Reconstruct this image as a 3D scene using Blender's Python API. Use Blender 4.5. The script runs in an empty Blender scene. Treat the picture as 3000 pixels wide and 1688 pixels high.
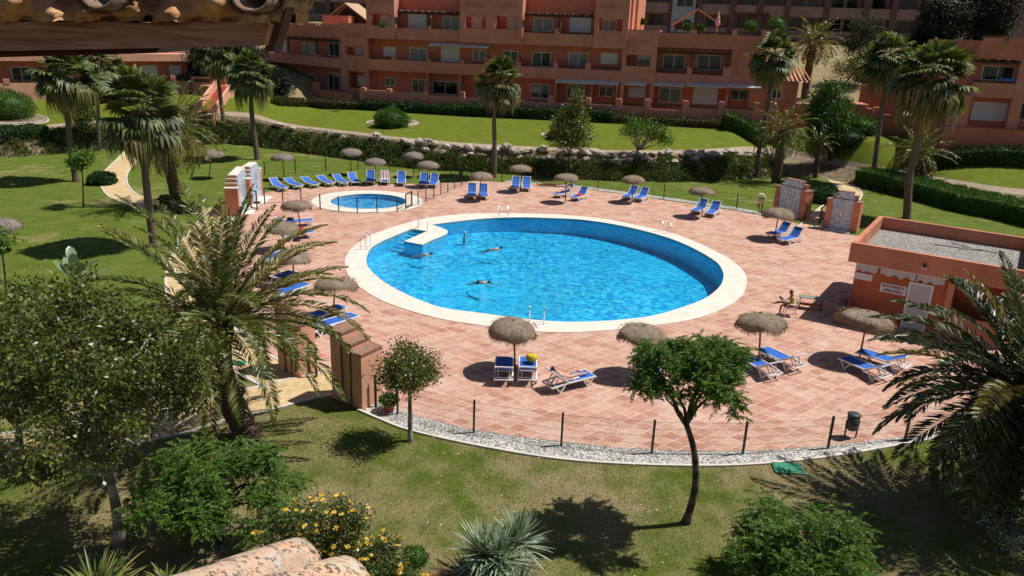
import bpy, math, random
import numpy as np
from math import sin, cos, tan, pi, radians, sqrt, atan2, hypot
from mathutils import Vector, Matrix
from mathutils.geometry import tessellate_polygon

SC = bpy.context.scene
COL = SC.collection
R = random.Random(7)
NP = np.random.default_rng(7)

# ------------------------------------------------------------------ camera
H = 12.0
F = 2250.0
TH = radians(18.85)
RO = radians(2.05)
cR, sR, cT, sT = cos(RO), sin(RO), cos(TH), sin(TH)

def ray(px, py):
    x = (px-1500)/F; y = -(py-844)/F
    x, y = cR*x-sR*y, sR*x+cR*y
    return (x, cT+y*sT, -sT+y*cT)

def G(px, py, z=0.0):
    """survey helper: where the sight line through a photo point meets height z"""
    r = ray(px, py); t = (z-H)/r[2]
    return Vector((r[0]*t, r[1]*t, z))

def A(px, py, Y):
    """survey helper: where it meets the vertical plane y = Y"""
    r = ray(px, py); t = Y/r[1]
    return Vector((r[0]*t, Y, H+r[2]*t))

def D(px, py, d):
    r = ray(px, py)
    return Vector((r[0]*d, r[1]*d, H+r[2]*d))

cam = bpy.data.cameras.new('camera')
cam.sensor_width = 36.0
cam.lens = 36.0*F/3000.0
cam.clip_start = 0.05
cam.clip_end = 1500
camo = bpy.data.objects.new('camera', cam)
COL.objects.link(camo)
Rt = Vector((cR, sR*sT, sR*cT)); Up = Vector((-sR, cR*sT, cR*cT)); Fw = Vector((0, cT, -sT))
Mx = Matrix(((Rt.x, Up.x, -Fw.x, 0), (Rt.y, Up.y, -Fw.y, 0), (Rt.z, Up.z, -Fw.z, H), (0, 0, 0, 1)))
camo.matrix_world = Mx
SC.camera = camo

# ------------------------------------------------------------------ light
SUN_AZ = radians(13.0)   # measured from +x towards +y
SUN_EL = radians(60.0)
sdir = Vector((cos(SUN_EL)*cos(SUN_AZ), cos(SUN_EL)*sin(SUN_AZ), sin(SUN_EL)))
sl = bpy.data.lights.new('sun', 'SUN'); sl.energy = 5.0; sl.angle = radians(0.53); sl.color = (1.0, 0.955, 0.89)
so = bpy.data.objects.new('sun', sl); COL.objects.link(so)
so.rotation_euler = sdir.to_track_quat('Z', 'Y').to_euler()
W = bpy.data.worlds.new('World'); SC.world = W; W.use_nodes = True
wn = W.node_tree
bg = wn.nodes['Background']
sky = wn.nodes.new('ShaderNodeTexSky'); sky.sky_type = 'NISHITA'; sky.sun_disc = False
sky.sun_elevation = SUN_EL
sky.sun_rotation = radians(90)-SUN_AZ
sky.air_density = 1.0; sky.dust_density = 0.6; sky.ozone_density = 1.0
wn.links.new(sky.outputs[0], bg.inputs[0]); bg.inputs[1].default_value = 0.056
SC.view_settings.view_transform = 'Standard'; SC.view_settings.look = 'None'
SC.view_settings.exposure = 0.0; SC.view_settings.gamma = 1.0
try:
    SC.cycles.max_bounces = 6; SC.cycles.transparent_max_bounces = 10
    SC.cycles.diffuse_bounces = 3; SC.cycles.glossy_bounces = 3; SC.cycles.transmission_bounces = 4
    SC.cycles.sample_clamp_indirect = 6.0
    SC.cycles.caustics_reflective = False; SC.cycles.caustics_refractive = False
except Exception: pass

# ------------------------------------------------------------------ materials
class NT:
    def __init__(s, name):
        s.m = bpy.data.materials.new(name); s.m.use_nodes = True; s.t = s.m.node_tree
        s.b = s.t.nodes['Principled BSDF']; s.out = s.t.nodes['Material Output']
        s._tc = None
    def n(s, typ, **kw):
        nd = s.t.nodes.new(typ)
        for k, v in kw.items():
            if k.startswith('i_'):
                key = k[2:]; nd.inputs[int(key) if key.isdigit() else key].default_value = v
            else: setattr(nd, k, v)
        return nd
    def l(s, a, b): s.t.links.new(a, b)
    def pos(s):
        if s._tc is None: s._tc = s.n('ShaderNodeNewGeometry')
        return s._tc.outputs['Position']
    def objc(s):
        return s.n('ShaderNodeTexCoord').outputs['Object']
    def noise(s, scale, detail=4, rough=.6, vec=None, dist=0.0):
        nd = s.n('ShaderNodeTexNoise'); nd.inputs['Scale'].default_value = scale; nd.inputs['Detail'].default_value = detail
        nd.inputs['Roughness'].default_value = rough; nd.inputs['Distortion'].default_value = dist
        s.l(vec if vec is not None else s.pos(), nd.inputs['Vector']); return nd.outputs['Fac']
    def ramp(s, fac, stops):
        r = s.n('ShaderNodeValToRGB'); e = r.color_ramp.elements
        while len(e) > 1: e.remove(e[-1])
        e[0].position = stops[0][0]; e[0].color = (*stops[0][1], 1)
        for p, c in stops[1:]:
            q = e.new(p); q.color = (*c, 1)
        s.l(fac, r.inputs['Fac']); return r.outputs['Color']
    def mix(s, fac, a, b, mode='MIX'):
        m = s.n('ShaderNodeMix'); m.data_type = 'RGBA'; m.blend_type = mode
        for sock, v in ((m.inputs[0], fac), (m.inputs[6], a), (m.inputs[7], b)):
            if hasattr(v, 'links') or hasattr(v, 'is_linked'): s.l(v, sock)
            elif isinstance(v, (int, float)): sock.default_value = v
            else: sock.default_value = (*v, 1)
        return m.outputs[2]
    def math(s, op, a, b=None):
        m = s.n('ShaderNodeMath'); m.operation = op
        for i, v in enumerate((a, b)):
            if v is None: continue
            if isinstance(v, (int, float)): m.inputs[i].default_value = v
            else: s.l(v, m.inputs[i])
        return m.outputs[0]
    def col(s, v):
        if isinstance(v, tuple): s.b.inputs['Base Color'].default_value = (*v, 1)
        else: s.l(v, s.b.inputs['Base Color'])
    def rough(s, v): s.b.inputs['Roughness'].default_value = v
    def bump(s, h, strength=.4, dist=.02):
        bn = s.n('ShaderNodeBump'); bn.inputs['Strength'].default_value = strength; bn.inputs['Distance'].default_value = dist
        s.l(h, bn.inputs['Height']); s.l(bn.outputs[0], s.b.inputs['Normal'])

def plain(name, c, rough=.6, var=.18, scale=3.0, bump=0.0, bscale=40, metal=0.0, spec=None):
    t = NT(name)
    n1 = t.noise(scale, 5, .65)
    a = tuple(max(0, x*(1-var)) for x in c); b = tuple(min(1, x*(1+var)) for x in c)
    t.col(t.ramp(n1, [(.3, a), (.7, b)])); t.rough(rough)
    t.b.inputs['Metallic'].default_value = metal
    if spec is not None: t.b.inputs['Specular IOR Level'].default_value = spec
    if bump: t.bump(t.noise(bscale, 4, .6), bump, .02)
    return t.m

def stucco(name, c, streak=.25):
    t = NT(name)
    n1 = t.noise(.7, 5, .6); n2 = t.noise(6, 5, .7)
    a = tuple(x*(1-streak) for x in c); b = tuple(min(1, x*1.1) for x in c)
    base = t.ramp(n1, [(.3, a), (.6, c), (.8, b)])
    d = t.ramp(n2, [(.2, (.72, .72, .72)), (.5, (1, 1, 1))])
    t.col(t.mix(1.0, base, d, 'MULTIPLY')); t.rough(.88); t.b.inputs['Specular IOR Level'].default_value = .2
    t.bump(t.noise(55, 4, .7), .35, .01); return t.m

def leafmat(name, cols, rough=.45, trans=.3, spec=.4):
    t = NT(name)
    g = t.n('ShaderNodeNewGeometry')
    n = t.noise(.9, 3, .6)
    f = t.math('ADD', t.math('MULTIPLY', g.outputs['Random Per Island'], .72), t.math('MULTIPLY', n, .28))
    c = t.ramp(f, [(i/(len(cols)-1)*.8+.1, k) for i, k in enumerate(cols)])
    t.col(c); t.rough(rough); t.b.inputs['Specular IOR Level'].default_value = spec
    tr = t.n('ShaderNodeBsdfTranslucent')
    c2 = t.mix(1.0, c, (1.25, 1.15, .5), 'MULTIPLY'); t.l(c2, tr.inputs['Color'])
    ms = t.n('ShaderNodeMixShader'); ms.inputs[0].default_value = trans
    t.l(t.b.outputs[0], ms.inputs[1]); t.l(tr.outputs[0], ms.inputs[2]); t.l(ms.outputs[0], t.out.inputs['Surface'])
    return t.m

M = {}
M['white'] = plain('white_plastic', (.78, .78, .76), .4, .05)
M['blue'] = plain('blue_fabric', (.02, .13, .52), .7, .15, 8, .1, 200)
M['wood'] = plain('pole_wood', (.16, .075, .04), .7, .3, 6, .2)
M['darkwood'] = plain('dark_timber', (.05, .025, .018), .6, .3, 6, .2)
M['green_metal'] = plain('green_painted_metal', (.012, .04, .025), .4, .15)
M['wire'] = plain('green_wire', (.03, .05, .035), .5, .1)
M['steel'] = plain('polished_steel', (.75, .76, .78), .18, .05, metal=1.0)
M['salmon'] = stucco('salmon_stucco', (.64, .28, .18))
M['tan_stucco'] = stucco('tan_stucco', (.66, .285, .20), .18)
M['red_stucco'] = stucco('red_stucco', (.66, .22, .14), .18)
M['orange_stucco'] = stucco('orange_stucco', (.62, .25, .15), .3)
M['sunlit_stucco'] = stucco('sunlit_salmon_stucco', (.76, .40, .27), .2)  # lighter copy of the stucco, sunlight painted into its colour for sunlit walls
M['coping'] = plain('weathered_coping', (.28, .16, .11), .9, .35, 9, .4)
M['pinkgrey'] = stucco('pink_grey_render', (.33, .23, .21))
M['bluegrey'] = stucco('blue_grey_render', (.36, .43, .52))
M['dkcol'] = stucco('dark_column_render', (.15, .10, .10))
M['shutter'] = None
M['frame'] = plain('white_window_frame', (.72, .74, .74), .4, .05)
M['rail'] = plain('brown_railing', (.035, .018, .02), .5, .2)
M['awning'] = plain('pale_canvas', (.62, .60, .58), .8, .08)
M['stone'] = plain('kerb_stone', (.62, .56, .49), .85, .15, 7, .3)
M['palm_trunk'] = None
M['terr'] = plain('terracotta_roof', (.5, .33, .2), .85, .4, 12, .4)
M['skin'] = plain('skin', (.62, .35, .25), .5, .08, 10)
M['skin_dark'] = plain('tanned_skin', (.26, .10, .06), .5, .1, 10)
M['hair'] = plain('dark_hair', (.02, .012, .01), .5, .3, 30)
M['black'] = plain('dark_rubber', (.015, .015, .018), .6, .2)
M['greenpl'] = plain('green_plastic', (.04, .26, .14), .5, .2, 5)

def shutter():
    t = NT('roller_shutter'); 
    w = t.n('ShaderNodeTexWave'); w.bands_direction = 'Z'; w.inputs['Scale'].default_value = 6.0
    t.l(t.pos(), w.inputs['Vector'])
    t.col(t.ramp(w.outputs['Fac'], [(0, (.56, .55, .57)), (.3, (.70, .69, .72)), (1, (.72, .71, .74))])); t.rough(.55); return t.m
M['shutter'] = shutter()

def glassm(name, c1, c2, spec=.8):
    t = NT(name)
    w = t.n('ShaderNodeTexWave'); w.bands_direction = 'X'; w.inputs['Scale'].default_value = 2.1; w.inputs['Distortion'].default_value = 3; w.inputs['Detail'].default_value = 3
    t.l(t.pos(), w.inputs['Vector'])
    n = t.noise(1.1, 3, .6)
    f = t.math('MULTIPLY', w.outputs['Fac'], n)
    t.col(t.ramp(f, [(.1, c1), (.55, c2)])); t.rough(.06); t.b.inputs['Specular IOR Level'].default_value = spec
    return t.m
M['glass'] = glassm('window_glass', (.012, .018, .02), (.06, .085, .085))
M['curtain'] = glassm('curtained_glass', (.12, .14, .14), (.34, .37, .36), .5)
M['darkglass'] = glassm('dark_glass', (.006, .007, .01), (.02, .022, .026), .5)

def trunkm(name, c1, c2, sc=14):
    t = NT(name)
    w = t.n('ShaderNodeTexWave'); w.bands_direction = 'Z'; w.inputs['Scale'].default_value = sc/6; w.inputs['Distortion'].default_value = 4; w.inputs['Detail'].default_value = 3
    t.l(t.pos(), w.inputs['Vector'])
    f = t.math('ADD', t.math('MULTIPLY', w.outputs['Fac'], .5), t.math('MULTIPLY', t.noise(7, 5, .7), .5))
    t.col(t.ramp(f, [(.3, c1), (.7, c2)])); t.rough(.9); t.bump(f, .7, .05); return t.m
M['palm_trunk'] = trunkm('palm_trunk_bark', (.075, .055, .042), (.21, .16, .125))
M['date_trunk'] = trunkm('date_palm_bark', (.04, .025, .018), (.16, .10, .065), 22)
M['bark'] = trunkm('grey_bark', (.14, .12, .10), (.36, .31, .27), 3)
M['bark_dark'] = trunkm('brown_bark', (.045, .028, .02), (.13, .085, .06), 4)

M['fan'] = leafmat('fan_palm_leaf', [(.035, .05, .018), (.075, .105, .028), (.125, .165, .04), (.26, .29, .12)], .5, .25, .4)
M['fan_old'] = leafmat('old_fan_leaf', [(.05, .065, .02), (.11, .125, .035), (.20, .18, .06), (.30, .23, .11)], .55, .25, .3)
M['fan_dead'] = leafmat('dead_palm_leaf', [(.10, .06, .03), (.24, .155, .085), (.36, .27, .16)], .8, .12, .2)
M['date'] = leafmat('date_palm_leaf', [(.04, .06, .014), (.09, .12, .026), (.16, .19, .045), (.27, .28, .09)], .36, .22, .5)
M['date_y'] = leafmat('yellowing_date_leaf', [(.10, .10, .02), (.21, .185, .045), (.33, .26, .09)], .4, .22, .45)
M['leaf'] = leafmat('broad_leaf', [(.03, .05, .012), (.08, .115, .022), (.16, .19, .038), (.28, .29, .10)], .36, .34, .5)
M['feather'] = leafmat('feathery_leaf', [(.03, .075, .014), (.07, .155, .022), (.13, .235, .035), (.21, .32, .06)], .5, .3, .35)
M['date_dark'] = leafmat('dark_date_leaf', [(.018, .032, .012), (.042, .065, .022), (.075, .10, .035), (.22, .25, .12)], .4, .15, .5)
M['hedge'] = leafmat('hedge_leaf', [(.012, .03, .009), (.028, .065, .014), (.05, .11, .02)], .5, .2, .3)
M['hedge_y'] = leafmat('bright_hedge_leaf', [(.03, .075, .012), (.06, .14, .02), (.10, .20, .03)], .5, .25, .3)
M['hedge_b'] = leafmat('brown_tipped_hedge_leaf', [(.03, .04, .014), (.07, .075, .024), (.14, .10, .04)], .6, .2, .3)
M['conifer'] = leafmat('dark_conifer_leaf', [(.006, .012, .006), (.014, .026, .012), (.028, .045, .02)], .6, .12, .3)
M['greytree'] = leafmat('grey_green_leaf', [(.02, .03, .016), (.045, .06, .03), (.08, .10, .05)], .6, .2, .3)
M['yucca'] = leafmat('yucca_leaf', [(.12, .17, .10), (.24, .31, .20), (.42, .50, .34)], .4, .15, .5)
M['flax'] = leafmat('flax_leaf', [(.04, .075, .015), (.11, .17, .035), (.24, .28, .07), (.38, .32, .09)], .4, .3, .4)
M['banana'] = leafmat('banana_leaf', [(.08, .14, .06), (.16, .24, .12), (.28, .36, .22)], .3, .25, .6)
M['bedplant'] = leafmat('mixed_bed_leaf', [(.03, .055, .015), (.055, .10, .022), (.09, .15, .035), (.15, .19, .06), (.17, .12, .055)], .6, .22, .3)
M['yellow_fl'] = leafmat('yellow_petal', [(.80, .50, .04), (.88, .62, .08), (.92, .78, .38)], .5, .3, .3)
M['red_fl'] = leafmat('red_petal', [(.45, .05, .03), (.6, .12, .08), (.6, .3, .2)], .5, .3, .3)
M['dry'] = leafmat('dry_grass_leaf', [(.14, .07, .045), (.24, .13, .08), (.34, .24, .15)], .8, .2, .2)

def straw():
    t = NT('straw_thatch')
    tc = t.objc()
    gr = t.noise(30, 5, .75, tc); g2 = t.noise(3.0, 4, .6, tc)
    c = t.ramp(gr, [(.3, (.14, .105, .078)), (.5, (.27, .21, .155)), (.72, (.43, .35, .27))])
    t.col(t.mix(.45, c, t.ramp(g2, [(.35, (.16, .12, .09)), (.65, (.42, .33, .235))]))); t.rough(.95); t.b.inputs['Specular IOR Level'].default_value = .1
    t.bump(gr, .9, .04); return t.m
M['straw'] = straw()
M['straw_grey'] = plain('greyed_thatch', (.21, .18, .16), .95, .4, 9, .6, 50)
M['fringe'] = leafmat('straw_fringe', [(.17, .10, .055), (.34, .23, .14), (.44, .33, .21)], .9, .3, .1)

def grass(name, g1, g2, g3, dry, dryamt=.5, sc=1.0):
    t = NT(name)
    big = t.noise(.16*sc, 4, .55); mid = t.noise(.9*sc, 5, .65); fine = t.noise(14, 4, .8); vf = t.noise(60, 3, .8)
    f = t.math('ADD', t.math('MULTIPLY', mid, .6), t.math('MULTIPLY', fine, .4))
    c = t.ramp(f, [(.3, g1), (.5, g2), (.68, g3)])
    mr = t.n('ShaderNodeMapRange'); sp = t.n('ShaderNodeSeparateXYZ'); t.l(t.pos(), sp.inputs[0]); t.l(sp.outputs[1], mr.inputs['Value'])
    mr.inputs['From Min'].default_value = 20.0; mr.inputs['From Max'].default_value = 32.0; mr.inputs['To Min'].default_value = .03; mr.inputs['To Max'].default_value = -.09
    dm = t.ramp(t.math('ADD', t.math('ADD', t.math('MULTIPLY', big, .65), t.math('MULTIPLY', mid, .35)), mr.outputs[0]), [(.60-dryamt*.22, (0, 0, 0)), (.72-dryamt*.2, (.85, .85, .85))])
    dc = t.ramp(fine, [(.3, tuple(x*.6 for x in dry)), (.6, dry), (.8, tuple(min(1, x*1.3) for x in dry))])
    c2 = t.mix(dm, c, dc)
    c3 = t.mix(1.0, c2, t.ramp(vf, [(.3, (.45, .45, .45)), (.55, (1.05, 1.05, 1.05)), (.75, (1.5, 1.5, 1.4))]), 'MULTIPLY')
    t.col(c3); t.rough(.9); t.b.inputs['Specular IOR Level'].default_value = .1
    t.bump(t.math('ADD', fine, vf), .8, .03); return t.m
M['lawn'] = grass('lawn_grass', (.075, .115, .016), (.12, .165, .025), (.18, .22, .045), (.40, .31, .17), .66)
M['lawn_up'] = grass('upper_lawn_grass', (.10, .13, .014), (.14, .175, .018), (.18, .21, .028), (.22, .19, .05), .3)
M['soil'] = plain('bed_soil', (.20, .15, .085), .95, .5, 2.5, .6, 20)
M['drypath'] = plain('dry_earth', (.36, .28, .20), .95, .25, 3.0, .4, 20)
M['hill'] = plain('dry_hillside', (.26, .20, .09), .95, .4, .8, .4, 6)

def gravel(name, a, b, c, sc=26):
    t = NT(name)
    v = t.n('ShaderNodeTexVoronoi'); v.inputs['Scale'].default_value = sc; t.l(t.pos(), v.inputs['Vector'])
    w = t.n('ShaderNodeTexWhiteNoise'); t.l(v.outputs['Color'], w.inputs['Vector'])
    cc = t.ramp(w.outputs['Value'], [(0, a), (.4, b), (1, c)])
    dd = t.ramp(v.outputs['Distance'], [(.25, (1, 1, 1)), (.75, (.35, .35, .35))])
    big = t.ramp(t.noise(1.2, 4, .6), [(.3, (.72, .72, .72)), (.6, (1, 1, 1))])
    t.col(t.mix(1.0, t.mix(1.0, cc, dd, 'MULTIPLY'), big, 'MULTIPLY')); t.rough(.9)
    inv = t.math('SUBTRACT', 1.0, v.outputs['Distance']); t.bump(inv, .8, .03); return t.m
M['gravel'] = gravel('white_gravel', (.42, .40, .36), (.68, .65, .60), (.86, .84, .80), 15)
M['roofgravel'] = gravel('grey_gravel', (.22, .20, .18), (.42, .39, .36), (.6, .57, .53), 16)

def tiles(name, ang, size, cols, grout, gw=.035, mode2=None):
    t = NT(name)
    mp = t.n('ShaderNodeMapping'); mp.inputs['Rotation'].default_value = (0, 0, ang); mp.inputs['Scale'].default_value = (1/size[0], 1/size[1], 1)
    t.l(t.pos(), mp.inputs['Vector'])
    sx = t.n('ShaderNodeSeparateXYZ'); t.l(mp.outputs[0], sx.inputs[0])
    X, Y = sx.outputs[0], sx.outputs[1]
    if mode2:   # running bond
        row = t.math('FLOOR', Y); X = t.math('ADD', X, t.math('MULTIPLY', t.math('MODULO', row, 2.0), .5))
    fx, fy = t.math('FLOOR', X), t.math('FLOOR', Y)
    cb = t.n('ShaderNodeCombineXYZ'); t.l(fx, cb.inputs[0]); t.l(fy, cb.inputs[1])
    wn_ = t.n('ShaderNodeTexWhiteNoise'); t.l(cb.outputs[0], wn_.inputs['Vector'])
    c = t.ramp(t.math('ADD', t.math('MULTIPLY', wn_.outputs['Value'], .40), t.math('MULTIPLY', t.noise(.7, 6, .68), .60)), cols)
    ux = t.math('ABSOLUTE', t.math('SUBTRACT', t.math('SUBTRACT', X, fx), .5)); uy = t.math('ABSOLUTE', t.math('SUBTRACT', t.math('SUBTRACT', Y, fy), .5))
    mx = t.math('MAXIMUM', ux, uy)
    gm = t.math('GREATER_THAN', mx, .5-gw)
    worn = t.ramp(t.noise(.8, 5, .7), [(.35, (.35, .35, .35)), (.6, (1, 1, 1))])
    gm2 = t.math('MULTIPLY', gm, t.math('MULTIPLY', worn, 1.0))
    c2 = t.mix(gm2, c, grout)
    return t, c2, gm
TA = radians(46.5)
def deck():
    cols = [(.22, (.40, .19, .135)), (.38, (.47, .245, .175)), (.5, (.52, .29, .21)), (.62, (.55, .335, .245)), (.78, (.59, .40, .30))]
    t, c, gm = tiles('terracotta_paving', -TA, (.52, .40), cols, (.72, .56, .47), .03)
    # lime bloom and foot wear on the clay
    bl = t.ramp(t.noise(.55, 6, .7, dist=.6), [(.50, (0, 0, 0)), (.68, (.6, .6, .6))])
    c = t.mix(bl, c, (.64, .47, .385))
    st = t.ramp(t.noise(5, 5, .75), [(.25, (.70, .66, .64)), (.5, (1, 1, 1)), (.75, (1.1, 1.08, 1.06))])
    t.col(t.mix(1.0, c, st, 'MULTIPLY')); t.rough(.75); t.b.inputs['Specular IOR Level'].default_value = .25
    t.bump(t.math('SUBTRACT', t.noise(12, 4, .7), t.math('MULTIPLY', gm, .5)), .3, .01)
    return t.m
M['deck'] = deck()
def brickpath():
    t, c, gm = tiles('yellow_brick_paving', .5, (.22, .11), [(.2, (.50, .34, .15)), (.5, (.62, .45, .22)), (.8, (.70, .55, .32))], (.36, .28, .2), .05, True)
    t.col(c); t.rough(.85); return t.m
M['path'] = brickpath()
def rimm():
    t, c, gm = tiles('cream_coping_stone', 0, (.5, .5), [(.2, (.74, .66, .56)), (.8, (.82, .75, .66))], (.62, .54, .45), .012)
    t.col(t.mix(1.0, c, t.ramp(t.noise(2, 5, .7), [(.3, (.88, .87, .85)), (.6, (1, 1, 1))]), 'MULTIPLY')); t.rough(.7); return t.m
M['rim'] = rimm()
def pooltile(name, a, b, g):
    t = NT(name)
    mp = t.pos()
    br = t.n('ShaderNodeTexBrick'); br.offset = 0; br.inputs['Scale'].default_value = 1.0
    br.inputs['Brick Width'].default_value = .3; br.inputs['Row Height'].default_value = .3; br.inputs['Mortar Size'].default_value = .008
    br.inputs['Color1'].default_value = (*a, 1); br.inputs['Color2'].default_value = (*b, 1); br.inputs['Mortar'].default_value = (*g, 1)
    t.l(mp, br.inputs['Vector']); t.col(br.outputs['Color']); t.rough(.35); return t.m
M['pooltile'] = pooltile('blue_pool_mosaic', (.06, .62, .90), (.09, .68, .93), (.2, .74, .94))
M['kidtile'] = pooltile('pale_pool_mosaic', (.22, .55, .85), (.28, .60, .88), (.4, .7, .9))
def mosaic():
    t = NT('blue_white_shower_tile')
    v = t.n('ShaderNodeTexVoronoi'); v.inputs['Scale'].default_value = 7; t.l(t.pos(), v.inputs['Vector'])
    n = t.noise(5, 3, .8)
    t.col(t.mix(t.ramp(n, [(.45, (0, 0, 0)), (.55, (1, 1, 1))]), (.60, .66, .72), (.30, .42, .58))); t.rough(.25); return t.m
M['mosaic'] = mosaic()

def waterm():
    t = NT('pool_water'); nt = t.t
    n1 = t.noise(2.3, 3, .6, dist=.5); n2 = t.noise(6.5, 3, .6, dist=.8); n3 = t.noise(.22, 3, .5)
    amp = t.ramp(n3, [(.38, (.3, .3, .3)), (.62, (1, 1, 1))])
    hgt = t.math('MULTIPLY', t.math('ADD', t.math('MULTIPLY', n1, .7), t.math('MULTIPLY', n2, .45)), amp)
    bn = t.n('ShaderNodeBump'); bn.inputs['Strength'].default_value = 1.0; bn.inputs['Distance'].default_value = .16
    t.l(hgt, bn.inputs['Height'])
    gl = t.n('ShaderNodeBsdfGlossy'); gl.inputs['Roughness'].default_value = .03; gl.inputs['Color'].default_value = (.85, .95, 1, 1)
    t.l(bn.outputs[0], gl.inputs['Normal'])
    tr = t.n('ShaderNodeBsdfTransparent')
    # caustic flecks painted as noise into the transparency colour, in place of ripple focusing
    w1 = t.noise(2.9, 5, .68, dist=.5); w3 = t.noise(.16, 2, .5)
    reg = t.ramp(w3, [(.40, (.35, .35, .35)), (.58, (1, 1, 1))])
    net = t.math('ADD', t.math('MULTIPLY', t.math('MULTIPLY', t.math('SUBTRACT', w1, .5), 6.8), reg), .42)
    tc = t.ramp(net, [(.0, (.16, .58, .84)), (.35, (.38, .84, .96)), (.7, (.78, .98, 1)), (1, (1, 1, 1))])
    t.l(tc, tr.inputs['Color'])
    fr = t.n('ShaderNodeFresnel'); fr.inputs['IOR'].default_value = 1.33; t.l(bn.outputs[0], fr.inputs['Normal'])
    ms = t.n('ShaderNodeMixShader'); t.l(fr.outputs[0], ms.inputs[0]); t.l(tr.outputs[0], ms.inputs[1]); t.l(gl.outputs[0], ms.inputs[2])
    t.l(ms.outputs[0], t.out.inputs['Surface'])
    return t.m
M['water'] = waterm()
def rockm():
    t = NT('limestone_boulder')
    f = t.noise(3, 6, .7)
    t.col(t.ramp(f, [(.3, (.20, .16, .12)), (.5, (.46, .39, .32)), (.7, (.74, .67, .59))])); t.rough(.9); t.bump(t.noise(9, 5, .7), .8, .08); return t.m
M['rock'] = rockm()
def oldwood():
    t = NT('weathered_beam')
    mp = t.n('ShaderNodeMapping'); mp.inputs['Scale'].default_value = (1.6, 14, 22); t.l(t.pos(), mp.inputs['Vector'])
    f = t.noise(3.0, 7, .7, mp.outputs[0], .7); g = t.noise(4, 5, .7)
    c = t.ramp(f, [(.3, (.22, .075, .038)), (.5, (.62, .26, .14)), (.7, (.78, .42, .27))])
    c = t.mix(t.ramp(g, [(.45, (0, 0, 0)), (.65, (.6, .6, .6))]), c, (.58, .32, .20))
    t.col(c); t.rough(.85); t.bump(f, .7, .01); return t.m
M['beam'] = oldwood()
def mortar():
    t = NT('rough_mortar')
    f = t.noise(9, 7, .7); g = t.noise(2.6, 4, .6)
    c = t.mix(t.ramp(g, [(.35, (0, 0, 0)), (.6, (1, 1, 1))]), t.ramp(f, [(.3, (.30, .12, .05)), (.7, (.72, .36, .18))]), t.ramp(f, [(.3, (.55, .30, .13)), (.7, (.85, .56, .30))]))
    t.col(c); t.rough(.95); t.bump(f, .9, .03); return t.m
M['mortar'] = mortar()
def lichen(name, base):
    t = NT(name)
    f = t.noise(48, 7, .75); g = t.noise(9, 5, .6); h = t.noise(22, 5, .7)
    c = t.ramp(g, [(.32, tuple(x*.8 for x in base)), (.5, base), (.68, (.66, .36, .23))])
    c = t.mix(t.ramp(h, [(.54, (0, 0, 0)), (.62, (.8, .8, .8))]), c, (.50, .50, .47))
    sp = t.math('MULTIPLY', t.math('GREATER_THAN', f, .53), t.ramp(g, [(.4, (.25, .25, .25)), (.55, (1, 1, 1))]))
    c = t.mix(sp, c, (.09, .075, .06))
    t.col(c); t.rough(.92); t.bump(f, .7, .004); return t.m
M['tile_old'] = lichen('lichened_clay_tile', (.58, .40, .28))
M['tile_new'] = lichen('pale_clay_tile', (.62, .47, .30))
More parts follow.
